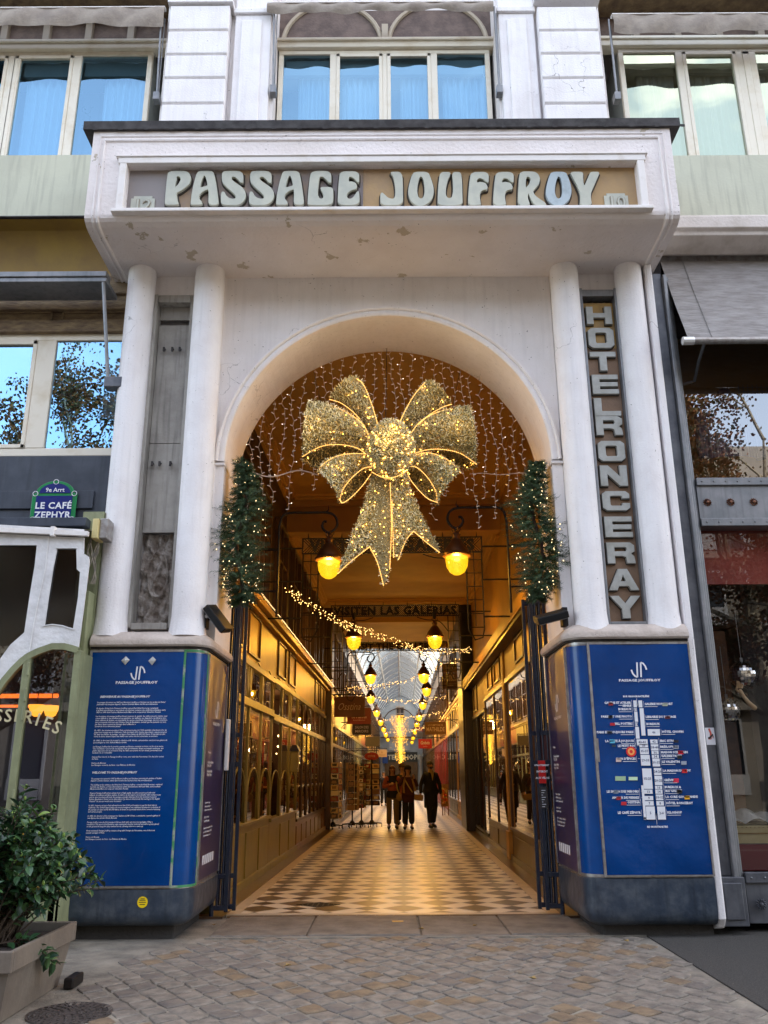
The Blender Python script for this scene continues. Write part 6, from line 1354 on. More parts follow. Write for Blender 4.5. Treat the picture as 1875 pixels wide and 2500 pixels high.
for i in (1, 4, 6, 8, 11): mb.cyl((VP[i][0], 27, VP[i][1] - .03), (VP[i][0], 75, VP[i][1] - .03), .07 if i in (4, 8) else .045, n=6)
fine.build('glazing_bars', RIBD, gr_); mb.build('ribs', RIB, gr_, sm=True)
tg = thing('roof_end_gable', 'ochre gable wall where the ceiling meets the glass roof', 'wall', (0, 27, 7), frame=MP); MB().prism([(-2.3, 7.26), (2.3, 7.26), (2.3, 9.5), (-2.3, 9.5)], 26.9, 27.0, 'y').build('gable', CREAMW, tg)
# ---------------------------------------------------------------- far end
fe = thing('end_building', 'grey end facade with an arched window above the HOTEL CHOPIN sign closing the arcade', 'building', (0, 75, 0), frame=MP)
ENDW = mat('grey_end_wall', (.36, .38, .38), .8, col2=(.28, .3, .31), ns=1)
MB().box(-3, 3, 75.2, 77, 0, 10).build('wall', ENDW, fe)
MB().box(-.48, .4, 75.1, 75.2, 6.5, 7.95).build('window_surround', CREAMW, fe, bevel=.02); wn = MB().box(-.38, .3, 75.06, 75.1, 6.6, 7.8).build('window', DKW, fe); MB().box(-.06, -.02, 75.03, 75.06, 6.6, 7.8).box(-.38, .3, 75.03, 75.06, 7.2, 7.24).build('glazing_bar', CREAMW, wn)
mb = MB(); mb.tube([(-.15 + 1.75 * cos(pi * k / 24), 74.9, 5.6 + 2.1 * sin(pi * k / 24)) for k in range(25)], .05, 6).box(-2, 2, 74.8, 75, 4.85, 5.0)
mb.build('arch_ring', BRW, fe); MB().box(-1.2, -.5, 75.1, 75.2, 3.7, 4.8).box(.2, .9, 75.1, 75.2, 3.7, 4.8).build('side_window', mat('pale_blind', (.4, .42, .43), .7), fe)
sgn = MB().box(-1.6, 1.6, 75.05, 75.2, 2.6, 3.55).build('sign_band', mat('black_green_band', (.02, .025, .02), .5), fe); MB().mesh(text('HOTEL CHOPIN', .62, .02, 'CENTER', res=1), FACE(-.03, 75.03, 2.86)).build('sign_lettering', mat('cream_letters', (.6, .55, .4), .6), sgn)
MB().box(-2.2, -1.3, 74.9, 75.0, 2.5, 3.4).build('blue_plate', mat('blue_plate', (.01, .06, .25), .5), fe); MB().box(-1.6, 1.6, 75.0, 75.2, .02, 2.6).build('door_leaf', BRW, fe)
for x in (-1.9, 1.9): MB().box(x - .1, x + .1, 74.9, 75.2, 0, 3.2).build('pilaster', CREAMW, fe)
# ---------------------------------------------------------------- further shop fronts
cols_ = [(BRW, MUSW), (DKW, BRW), (CAFEG, OLIV), (BRW, REDW), (OLIV, MUSW), (DKW, OCH)]
names = ['brown', 'black and brown', 'sage and olive', 'brown and red', 'olive and mustard', 'black and ochre']
ord_ = ['first', 'second', 'third', 'fourth', 'fifth', 'sixth', 'seventh']
ys = [15.71, 22.5, 29.5, 37, 45, 53.5, 62, 74.8]
for k in range(7):
    shopfront(-1, ys[k], ys[k + 1] - .01, f'{names[k % 6]} shop front, {ord_[k]} beyond the dark pier on the cafe side', cols_[k % 6][0], .6, 3.0, 2.4, 1.5, cols_[k % 6][1], False, None, 1.3, 26, 5, 3.9, .12, 20 + k)
ys = [16.61, 21.5, 27, 33.5, 43, 52, 62, 74.8]; cols2 = [(OCH, MUSW), (DKW, OCH), (REDW, REDW), (REDW, REDW), (BRW, BRW), (BRW, OCH), (DKW, BRW)]; nm2 = ['ochre', 'black and ochre', 'red', 'long red', 'brown', 'brown and ochre', 'dark']
for k in range(7):
    shopfront(1, ys[k], ys[k + 1] - .01, f'{nm2[k]} shop front, {ord_[k]} beyond the black pilaster', cols2[k][0], .6, 3.0, None, 1.6, cols2[k][1], False, None, 1.3, 26, 5, 3.9, .12, 40 + k)
MBX = MB().box(-12, -3.75, -.3, 80, 0, 7.1).box(4.1, 12, -.3, 80, 0, 7.1)
# unseen solid mass added behind the shops to keep daylight out
tt = thing('daylight_block', 'unseen solid mass added behind the arcade shops to keep daylight out', 'building', (0, 40, 0), frame=MP); MB().box(-9, -3.95, -.1, 80, -.1, 7.2).box(4.2, 9, -.1, 80, -.1, 7.2).box(-3.95, -2.25, -.1, 80, 3.2, 3.94).box(2.25, 4.2, -.1, 80, 3.2, 3.7).box(-3.95, -2.3, 14.9, 15.0, 0, 3.2).build('mass', DARK, tt)

# ================================================================== lanterns
GLB = bpy.data.materials.new('amber_glass'); GLB.use_nodes = True; g = GLB.node_tree; g.nodes.clear()
e_ = g.nodes.new('ShaderNodeEmission'); e_.inputs[0].default_value = (1, .56, .015, 1); e_.inputs[1].default_value = .62
tp = g.nodes.new('ShaderNodeBsdfTransparent'); tp.inputs[0].default_value = (1, .78, .25, 1); gs = g.nodes.new('ShaderNodeBsdfGlossy'); gs.inputs['Roughness'].default_value = .15
a1 = g.nodes.new('ShaderNodeMixShader'); a1.inputs[0].default_value = .12; a2 = g.nodes.new('ShaderNodeAddShader'); oo = g.nodes.new('ShaderNodeOutputMaterial')
tc_ = g.nodes.new('ShaderNodeTexCoord'); nn_ = g.nodes.new('ShaderNodeTexNoise'); nn_.inputs['Scale'].default_value = 45; g.links.new(tc_.outputs['Object'], nn_.inputs[0]); mr_ = g.nodes.new('ShaderNodeMapRange'); mr_.inputs[3].default_value = .05; mr_.inputs[4].default_value = .26; g.links.new(nn_.outputs['Fac'], mr_.inputs[0]); g.links.new(mr_.outputs[0], e_.inputs[1])
g.links.new(tp.outputs[0], a1.inputs[1]); g.links.new(gs.outputs[0], a1.inputs[2]); g.links.new(a1.outputs[0], a2.inputs[0]); g.links.new(e_.outputs[0], a2.inputs[1]); g.links.new(a2.outputs[0], oo.inputs[0]); GLB.cycles.emission_sampling = 'NONE'
CAP = mat('lantern_bronze', (.07, .03, .015), .4, .5, col2=(.13, .06, .02), ns=12)
FIL = emis('lamp_filament', (1, .62, .1), 5)
LG_ = 'pairs of amber lanterns hung along the arcade'
def lantern(x, y, z, s, label, kind):
    """z: middle of the glass. kind 0: wall arm with pole and curl, 1: hung under a sign beam"""
    t = thing('lantern', label, 'lantern', (x, y, z), group=LG_, frame=MP); c = Vector((x, y, z))
    gp = [(.12, .12), (.155, .09), (.158, .03), (.145, -.05), (.105, -.125), (.05, -.162), (.002, -.172)]
    MB().lathe(gp, c, 24).build('glass_globe', GLB, t, sm=True)
    MB().lathe([(.165, .085), (.2, .1), (.205, .125), (.175, .15), (.165, .2), (.12, .26), (.075, .33), (.05, .35), (.055, .39), (.07, .41), (.035, .44), (.02, .47), (.001, .48)], c, 20).build('cap', CAP, t, sm=True)
    mb = MB()
    for k in range(5): a_ = 2 * pi * k / 5; mb.tube([c + Vector((.03 * cos(a_), .03 * sin(a_), .44)), c + Vector((.07 * cos(a_), .07 * sin(a_), .5)), c + Vector((.055 * cos(a_), .055 * sin(a_), .53))], [.01, .008, .003], 5)
    mb.build('crown', CAP, t)
    MB().ball(c + Vector((0, 0, .05)), .045, 10, 6, sz=.5).build('bulb', FIL, t)
    mb = MB(); k0 = c + Vector((0, 0, .5))
    if kind == 0:
        top = k0.z + .31; W = lambda a_, b_: k0 + Vector((s * a_, 0, b_))
        mb.tube(cat([W(.04, .17), W(.08, .17), W(.105, .11), W(.07, .04), W(0, .01), W(-.08, .06), W(-.115, .16), (W(-.06, .27)), W(.06, .31), W(.3, .31), W(.56, .31), W(.67, .27), W(.71, .15), W(.72, 0), W(.72, -.6), W(.72, -1.2)], 110), .019, 8)
        mb.tube([W(.05, .31), W(.015, .35), W(.02, .42)], [.017, .01, .002], 6).tube([W(0, .01), W(0, -.04)], .02, 6)
        x += s * .02
        for zz in (top - .55, top - 1.15): mb.cyl((x + s * .7, y, zz), (s * (WH + .08), y, zz), .012)
    elif kind == 1:
        mb.tube(cat([c + Vector((-.3, 0, .72)), c + Vector((-.25, 0, .66)), c + Vector((0, 0, .63)), c + Vector((.25, 0, .66)), c + Vector((.3, 0, .72))], 16), .011, 6); mb.tube([c + Vector((0, 0, .5)), c + Vector((0, 0, .66))], [.03, .06], 8)
    else:
        P = [k0, k0 + Vector((s * .14, 0, .05)), k0 + Vector((s * .2, 0, .2)), k0 + Vector((s * .12, 0, .32)), k0 + Vector((0, 0, .3)), k0 + Vector((-s * .05, 0, .2))]
        mb.tube(cat(P, 24), .012, 6).cyl(k0 + Vector((s * .2, 0, .2)), (s * (WH + .05), y, k0.z + .2), .012)
    mb.build('bracket', IRON, t)
    return t
LAMPS = [(-.88, 1.3, -1, 'nearest lantern on the cafe side', 0), (.92, 1.15, 1, 'nearest lantern on the hotel sign side', 0), (-.92, 8.4, -1, 'lantern hung under the Spanish sign beam on the cafe side', 1), (.88, 8.4, 1, 'lantern hung under the Spanish sign beam on the hotel sign side', 1),
 (-.82, 15.9, -1, 'third lantern from the street on the cafe side', 0), (.81, 15.8, 1, 'third lantern from the street on the hotel sign side', 0), (-1.08, 23.4, -1, 'fourth lantern from the street on the cafe side', 2), (1.02, 20.3, 1, 'fourth lantern from the street on the hotel sign side', 2)]
ordn = ['fifth', 'sixth', 'seventh', 'eighth', 'ninth', 'tenth', 'eleventh']
for k, y in enumerate((31.4, 39.2, 47.1, 55.1, 63.8)): LAMPS.append((-1.09, y, -1, f'{ordn[k]} lantern from the street on the cafe side', 2))
for k, y in enumerate((26.7, 35.0, 42.0, 50.5, 60.9, 70.5)): LAMPS.append((1.03, y, 1, f'{ordn[k]} lantern from the street on the hotel sign side', 2))
LP = 19.0
for x, y, s, lab, kd in LAMPS:
    t = lantern(x, y, 4.3, s, lab, kd)
    if y < 56: 
        l = bpy.data.lights.new('lantern_light', 'POINT'); l.energy = LP * (1.0 if y < 24 else 1.6); l.color = (1, .62, .21); l.shadow_soft_size = .05; o = bpy.data.objects.new('lantern_light', l); COL.objects.link(o); o.parent = t; o.location = (0, 0, -.03)
# light inside the large shops (their own lamps)
for x, y, z, e in ((-2.8, 2.2, 2.7, 10), (-2.8, 6.4, 2.6, 10), (-2.8, 11.5, 2.6, 12), (2.9, 1.6, 2.8, 5), (2.9, 4.6, 2.8, 5), (2.9, 8.2, 2.8, 7), (-2.8, 19, 2.6, 22), (-2.8, 26, 2.6, 22), (2.8, 19, 2.6, 22), (2.8, 30, 2.6, 30), (2.8, 38, 2.6, 30), (-2.8, 33, 2.6, 30), (-2.8, 49, 2.6, 30)): slight(x, y, z, e)

# ================================================================== iron sign beams
def sign_beam(y, s_, label):
    t = thing('sign_beam', label, 'iron sign', (0, y, 5), frame=MP); hw = 1.47; z0, z1 = 4.93, 5.2
    mb = MB().box(-hw, hw, y - .015, y + .015, z1 - .02, z1).box(-hw, hw, y - .015, y + .015, z0, z0 + .02).box(-hw, -hw + .02, y - .015, y + .015, z0, z1).box(hw - .02, hw, y - .015, y + .015, z0, z1)
    for k in range(6): mb.tube([(-hw + .1 + k * .55, y, z1), (-hw + .1 + k * .55, y, z1 + .08)], [.01, .003], 5)
    mb.build('frame', IRON, t)
    mb = MB(); h = z1 - z0 - .04; n = int(2 * hw / .045)
    for k in range(-6, n):
        for d in (-1, 1):
            x0 = -hw + k * .045; x1 = x0 + h; 
            if x0 < -hw or x1 > hw: continue
            a_, b_ = ((x0, z0 + .02), (x1, z1 - .02)) if d > 0 else ((x1, z0 + .02), (x0, z1 - .02)); mb.stroke([a_, b_], .012, y + d * .002)
    mb.build('lattice', IRON, t)
    MB().mesh(text(s_, .25, .012, 'CENTER', ext=.006, sp=1.12), FACE(0, y - .03, z0 + .045)).build('lettering', IRON, t)
    mb = MB()
    for s in (-1, 1):
        for xa in (1.45, 1.2): mb.tube([(s * xa, y, z0), (s * xa, y, z0 - 1.25)], .012, 6)
        for k in range(6): mb.cyl((s * 1.2, y, z0 - .12 - k * .22), (s * 1.45, y, z0 - .12 - k * .22), .008, n=6)
        mb.tube([(s * 1.45, y, z0 - 1.25), (s * 1.42, y, z0 - 1.38), (s * 1.3, y, z0 - 1.42), (s * 1.2, y, z0 - 1.25)], .012, 6)
        mb.tube([(s * 1.32, y, z0), (s * 1.32, y, z0 - 1.2)], .008, 6)
        for zz in (z0 + .1, z0 - .45, z0 - 1.05): mb.cyl((s * 1.45, y, zz), (s * (WH + .08), y, zz), .014)
        mb.tube(cat([Vector((s * 1.2, y, z0 - .35)), Vector((s * 1.0, y, z0 - .12)), Vector((s * .7, y, z0 - .08)), Vector((s * .5, y, z0 - .02))], 16), .01, 6)
    mb.build('brackets', IRON, t)
sign_beam(3.0, 'VISITEZ LES GALERIES', 'black iron lattice beam nearest the street, French lettering half hidden by the bow')
sign_beam(8.75, 'VISITEN LAS GALERIAS', 'black iron lattice beam lettered VISITEN LAS GALERIAS')
sign_beam(14.4, 'VISIT THE GALLERIES', 'black iron lattice beam lettered VISIT THE GALLERIES')
# ================================================================== light garlands and chandelier
GWIRE = mat('garland_wire', (.25, .14, .05), .5, .3)
GB = emis('garland_bulb', (1, .55, .16), 4.5)
def light_garland(label, P, amp, dens, seed, r=.008, spread=.09):
    R = random.Random(seed); C = cat([Vector(p) for p in P], 60); t = thing('light_garland', label, 'light garland', C[30], frame=MP, group='light garlands strung across the arcade')
    w = MB(); b_ = MB(); w.tube(C, .006, 5); L = sum((C[i + 1] - C[i]).length for i in range(60))
    for k in range(int(L * dens)):
        s_ = k / (L * dens) * 60; i = min(int(s_), 59); p = C[i].lerp(C[i + 1], s_ - i)
        for _ in range(2):
            d = Vector((R.gauss(0, 1), R.gauss(0, 1), R.gauss(0, 1))).normalized(); e = p + d * spread * R.uniform(.5, 1.1); w.tube([p, e], .0025, 3); b_.octa(e, r)
    w.build('wire', GWIRE, t); b_.build('bulbs', GB, t); return t
a = bq((550 + 320 * .4822) / K, (1450 - 8) / K, 2.2); b = bq((550 + 750 * .4822) / K, (1450 + 200 * .4822) / K, 8); c = bq((550 + 1240 * .4822) / K, (1450 + 285 * .4822) / K, 13.5)
light_garland('long garland of warm lights falling from the cafe side ledge past the first lanterns', [a, a.lerp(b, .5) + Vector((0, 0, -.12)), b, b.lerp(c, .5) + Vector((0, 0, -.2)), c], 0, 13, 1)
Z_ = lambda x, y: ((550 + x * .4822) / K, (1450 + y * .4822) / K)
G3 = [((1245, 300), 14.5, (860, 455), 17.5, (610, 475), 16.5, 'garland rising from the Spanish beam side to the cafe side above the brown script sign'), ((1110, 520), 22, (900, 545), 23, (620, 490), 20, 'garland sagging across under the third lanterns'), ((1085, 600), 30, (950, 625), 31, (760, 640), 31, 'garland ending beside the red shop on the hotel sign side'), ((1190, 320), 16, (1120, 360), 16, (900, 250), 12.5, 'garland looping back near the hotel shield sign'), ((1045, 660), 38, (950, 690), 40, (800, 700), 40, 'farthest garland crossing above the tiered chandelier')]
for k, (p0, y0, p1, y1, p2, y2, lab) in enumerate(G3):
    A0, A1, A2 = bq(*Z_(*p0), y0), bq(*Z_(*p1), y1), bq(*Z_(*p2), y2); light_garland(lab, [A0, A0.lerp(A1, .5) + Vector((0, 0, -.05)), A1, A1.lerp(A2, .5) + Vector((0, 0, -.05)), A2], 0, 9, 5 + k, .011 + .002 * (k > 1))
ct = thing('light_chandelier', 'tall tiered chandelier of golden star lights hanging far down the arcade', 'chandelier', (0, 30, 4), frame=MP)
R = random.Random(77); bb = MB(); ww = MB(); yq = 30
tp_ = bq(*Z_(880, 615), yq); bt = bq(*Z_(890, 865), yq); Ht = tp_.z - bt.z
for k in range(1300):
    v = R.random(); z = tp_.z - Ht * v
    rad = .42 * (1 - v * .55) * (1 - .45 * math.exp(-((v - .36) / .07) ** 2)) * (.9 if v < .3 else 1) if v < .92 else .16 * (1 - (v - .92) / .1)
    th = R.uniform(0, 2 * pi); r_ = abs(R.gauss(0, .45)) * rad + (R.random() < .16) * rad * R.uniform(.4, .9); bb.octa((tp_.x + (bt.x - tp_.x) * v + r_ * cos(th), yq + r_ * sin(th), z), .0125)
for k in range(40): th = R.uniform(0, 6.3); ww.cyl((tp_.x, yq, tp_.z - Ht * R.random()), (tp_.x + .4 * cos(th), yq + .4 * sin(th), tp_.z - Ht * R.random() * .5), .004, n=4)
ww.cyl((tp_.x, yq, tp_.z), (tp_.x, yq, 8.8), .006)
o = bb.build('star_bulbs', emis('star_bulb', (1, .48, .04), 2.6), ct); o['kind'] = 'stuff'; ww.build('frame', GWIRE, ct); slight(tp_.x, yq - .6, 3.6, 30, (1, .6, .2), .2, 'chandelier_light')

# ================================================================== hanging shop signs
zz = lambda x, y: ((780 + x * .24108) / K, (1550 + y * .24108) / K)
def hang_sign(label, p0, p1, y, col, lines, tcol=(.6, .5, .38), side=-1, oval=False, shear=0, th=.03):
    a, b = bq(*zz(*p0), y), bq(*zz(*p1), y); x0, x1, z0, z1 = a.x, b.x, b.z, a.z; t = thing('hanging_sign', label, 'shop sign', ((x0 + x1) / 2, y, z0), frame=MP, group=None)
    if oval:
        n = 32; pl = [((x0 + x1) / 2 + (x1 - x0) / 2 * cos(2 * pi * k / n), (z0 + z1) / 2 + (z1 - z0) / 2 * sin(2 * pi * k / n)) for k in range(n)]; MB().prism(pl, y, y + th, 'y').build('plate', mat('sign_paint', col, .5), t)
    else: MB().box(x0, x1, y, y + th, z0, z1).build('plate', mat('sign_paint', col, .5), t, bevel=.004)
    mb = MB()
    for s_, fy, fh, fx, kw in lines:
        me = text(s_, 1, kw, 'CENTER', shear, 0, 2); ys_ = [v.co.y for v in me.vertices]; xs_ = [v.co.x for v in me.vertices]; h = (z1 - z0) * fh; k = h / (max(ys_) - min(ys_)); kx = (x1 - x0) * fx / (max(xs_) - min(xs_)); cx = (max(xs_) + min(xs_)) / 2
        mb.mesh(me, Matrix.Translation(((x0 + x1) / 2 - cx * kx, y - .004, z1 - (z1 - z0) * fy - max(ys_) * k)) @ Matrix(((kx, 0, 0, 0), (0, 0, -1, 0), (0, k, 0, 0), (0, 0, 0, 1))))
    if mb.v: mb.build('lettering', mat('sign_ink', tcol, .5), t)
    xw = side * (WH + .05); xe = x0 if side < 0 else x1; xi = x1 if side < 0 else x0
    MB().cyl((xw, y + .01, z1 + .06), (xi, y + .01, z1 + .06), .014).cyl((xe, y + .01, z1), (xe, y + .01, z1 + .06), .008).cyl((xi, y + .01, z1), (xi, y + .01, z1 + .06), .008).tube(cat([Vector((xw, y + .01, z1 - .25)), Vector((xw - side * .12, y + .01, z1 - .05)), Vector((xw - side * .35, y + .01, z1 + .06))], 10), .01, 5).build('bracket', IRON, t)
hang_sign('brown sign with pale script reading Osstina', (150, 625), (460, 830), 15.0, (.16, .05, .015), [('Osstina', .32, .34, .72, .0)], (.6, .45, .33), shear=.4)
hang_sign('dark red sign partly hidden behind the brown script sign', (280, 740), (523, 903), 19.5, (.16, .005, .008), [('de Pierres', .47, .17, .62, .01), ('Bijoux & Minéraux', .73, .07, .5, .003)], (.6, .42, .38))
hang_sign('near black sign reading SALON DES MIROIRS', (335, 903), (523, 1010), 21.5, (.014, .008, .01), [('SALON DES', .18, .25, .72, .01), ('MIROIRS', .55, .25, .7, .01)], (.45, .38, .4))
hang_sign('blank grey sign on the cafe side', (467, 1030), (612, 1130), 27, (.13, .12, .105), [])
hang_sign('red oval sign above the postcard racks', (455, 1190), (600, 1270), 22, (.3, .008, .008), [('EDITOR', .34, .28, .52, .01)], (.5, .3, .28), oval=True)
hang_sign('small cream sign beyond the red oval sign', (583, 1162), (683, 1237), 31, (.5, .36, .24), [('&', .2, .3, .12, .0), ('Maison', .62, .16, .6, .0)], (.2, .1, .05))
a, b = bq(*zz(1240, 290), 14.9), bq(*zz(1400, 545), 14.9); t = thing('hotel_shield_sign', 'two part brown sign of the hotel chain with round initials on top', 'shop sign', (a.x, 15, b.z), frame=MP)
hh = a.z - b.z; MB().box(a.x, b.x, 14.9, 14.94, a.z - hh * .37, a.z).build('upper_plate', mat('tan_plate', (.24, .12, .03), .5), t, bevel=.004); MB().box(a.x, b.x, 14.9, 14.94, b.z, a.z - hh * .39).build('lower_plate', mat('brown_plate', (.13, .055, .02), .5), t, bevel=.004)
cx = (a.x + b.x) / 2; MB().add([(cx, 14.895, a.z - hh * .17)] + [(cx + .13 * cos(pi * k / 12), 14.895, a.z - hh * .17 + .13 * sin(pi * k / 12)) for k in range(24)], [(0, 1 + k, 1 + (k + 1) % 24) for k in range(24)]).build('roundel', BRW, t)
MB().mesh(text('BW', .15, .004, 'CENTER'), FACE(cx, 14.89, a.z - hh * .22)).mesh(text('Best', .15, .003, 'CENTER'), FACE(cx, 14.89, a.z - hh * .56)).mesh(text('Western', .15, .003, 'CENTER'), FACE(cx, 14.89, a.z - hh * .69)).mesh(text('Ronceray', .05, .001, 'CENTER'), FACE(cx, 14.89, a.z - hh * .88)).box(a.x + .03, b.x - .03, 14.888, 14.892, a.z - hh * .8, a.z - hh * .795).build('lettering', mat('sign_ink', (.55, .42, .28), .5), t)
MB().cyl((2.1, 14.92, a.z + .05), (a.x, 14.92, a.z + .05), .015).cyl((2.1, 14.92, a.z - .5), (b.x, 14.92, a.z - .5), .012).build('bracket', IRON, t)
hang_sign('brown sign with cream letters reading LE COMPTOIR DE MATHILDE', (1065, 880), (1285, 1010), 20, (.15, .065, .02), [('LE COMPTOIR DE', .2, .13, .7, .004), ('MATHILDE', .42, .32, .84, .01)], (.6, .42, .22), side=1)
hang_sign('bright red sign with white script reading Grévin', (1000, 1055), (1140, 1150), 29, (.42, .005, .02), [('Grévin', .2, .38, .66, .02), ('musée', .72, .1, .3, .0)], (.7, .6, .6), side=1, shear=.2)
hang_sign('small dark red sign high above the red script sign', (978, 930), (1050, 980), 40, (.16, .02, .02), [], side=1); hang_sign('small grey blue sign under the small dark red sign', (985, 985), (1050, 1035), 40.5, (.07, .08, .1), [], side=1)

# ================================================================== postcard racks
CARD = [mat('card_sepia', (.7, .48, .22), .5), mat('card_brown', (.3, .16, .07), .5), mat('card_cream', (.85, .75, .55), .5), mat('card_dark', (.05, .03, .02), .5), mat('card_red', (.35, .05, .03), .6)]
GOLDC = mat('gilt_frame', (.75, .48, .18), .4)
rz = lambda x, y: ((780 + x * .1085) / K, (1840 + y * .1085) / K)
def rack(label, x, y, ztop, zbot, faces, r, cw, chh, frame_m=IRON, seed=1, solid=False, big=False):
    R = random.Random(seed); t = thing('postcard_rack', label, 'postcard rack', (x, y, 0), group='postcard racks on wheels', frame=MP)
    MB().cyl((x, y, .12), (x, y, ztop + .03), .02 if not big else .03).lathe([(.09, .08), (.1, .12), (.06, .18), (.02, .22)], (x, y, 0), 14).build('stem', IRON, t)
    mb = MB(); wh = MB()
    for k in range(5):
        a_ = 2 * pi * k / 5 + seed; e = Vector((x + .3 * cos(a_), y + .3 * sin(a_), .09)); mb.tube([(x, y, .13), e + Vector((0, 0, .02))], .017, 6); mb.cyl(e, e + Vector((0, 0, -.04)), .01, n=6); wh.cyl(e + Vector((-.012, 0, -.055)), e + Vector((.012, 0, -.055)), .03, n=10)
    mb.build('base_arm', IRON, t)['label'] = 'five black radiating arms'; wh.build('castors', FLASH, t)
    wires = MB(); cards = MB()
    for f in range(faces):
        a_ = 2 * pi * f / faces + seed * .7; n_ = Vector((cos(a_), sin(a_), 0)); tt_ = Vector((-n_.y, n_.x, 0)); c = Vector((x, y, 0)) + n_ * r; z = zbot
        while z + chh < ztop:
            p = c + Vector((0, 0, z)); q = [p - tt_ * cw / 2, p + tt_ * cw / 2, p + tt_ * cw / 2 + Vector((0, 0, chh * .86)) - n_ * .02, p - tt_ * cw / 2 + Vector((0, 0, chh * .86)) - n_ * .02]
            cards.add(q, [(0, 1, 2, 3)], None, R.choice((0, 0, 1, 2, 3, 4) if not solid else (1, 3)))
            if solid: cards.add([v + n_ * .004 * 0 + (v - sum(q, Vector()) / 4) * -.28 + n_ * .006 for v in q], [(0, 1, 2, 3)], None, R.choice((3, 1)))
            else: cards.add([v + (v - sum(q, Vector()) / 4) * -R.uniform(.3, .6) + n_ * .005 for v in q], [(0, 1, 2, 3)], None, R.choice((1, 2, 3)))
            wires.tube([q[0] + n_ * .012, q[1] + n_ * .012], .004, 4); z += chh
        for e in (-1, 1): wires.tube([c + tt_ * e * cw / 2 + Vector((0, 0, zbot)), c + tt_ * e * cw / 2 + Vector((0, 0, ztop))], .004 if not solid else .01, 4)
        wires.tube([c + Vector((0, 0, ztop)), (x, y, ztop)], .004, 4); wires.tube([c + Vector((0, 0, zbot)), (x, y, zbot)], .004, 4)
    wires.build('wire_frame', frame_m, t); cards.build('postcards', CARD, t)
rack('broad crowded postcard rack against the cafe side window', -1.88, 15.3, 1.95, .3, 6, .23, .24, .155, METAL, 1)
rack('tall rack of framed pictures, second from the window', -1.36, 15.9, 1.83, .5, 4, .17, .2, .165, GOLDC, 2, True)
rack('slim postcard rack between the framed rack and the stout pole rack', -1.1, 16.1, 1.8, .55, 5, .12, .13, .12, IRON, 3)
rack('postcard rack on a stout pole nearest the walking people', -.8, 16.3, 1.9, .62, 5, .22, .24, .15, IRON, 4, False, True)
# easel board on the right, wall lantern on the left
t = thing('easel_board', 'wooden easel board with bright sweets printed on it beyond the man in the dark coat', 'easel', (1.75, 24, 0), frame=MP); a = bq((930 + 1235 * .1206) / K, (1850 + 530 * .1206) / K, 23); b = bq((930 + 1375 * .1206) / K, (1850 + 960 * .1206) / K, 23)
WDE = mat('easel_wood', (.28, .13, .04), .5); MB().box(a.x - .05, b.x + .0, 23, 23.04, b.z - .05, a.z).build('panel', WDE, t); mb = MB()
for i in range(60): mb.ball((R.uniform(a.x + .02, b.x - .06), 22.98, R.uniform(b.z + .05, a.z - .15)), R.uniform(.02, .045), 6, 4, R.randrange(3))
mb.build('printed_sweets', [mat('sweet_orange', (.7, .2, .03), .5), mat('sweet_red', (.6, .03, .02), .5), mat('sweet_cream', (.7, .5, .2), .5)], t)
MB().cyl((a.x, 23, 0.02), (a.x, 23, b.z), .018).cyl((b.x - .02, 23, .02), (b.x - .02, 23, b.z), .018).cyl((a.x + .1, 23.4, .02), (a.x + .1, 23.05, a.z), .015).build('legs', WDE, t)
t = thing('wall_mailbox', 'small dark wall lantern box fixed beside the olive shop door', 'wall lantern', (-2.05, 7.1, 1.9), frame=MP); MB().box(-2.08, -1.93, 6.95, 7.2, 1.55, 1.95).build('body', OLIV, t, bevel=.01); MB().prism([(-2.1, 1.951), (-1.9, 1.951), (-1.96, 2.06), (-2.05, 2.06)], 6.92, 7.23, 'y').build('roof', DKW, t)

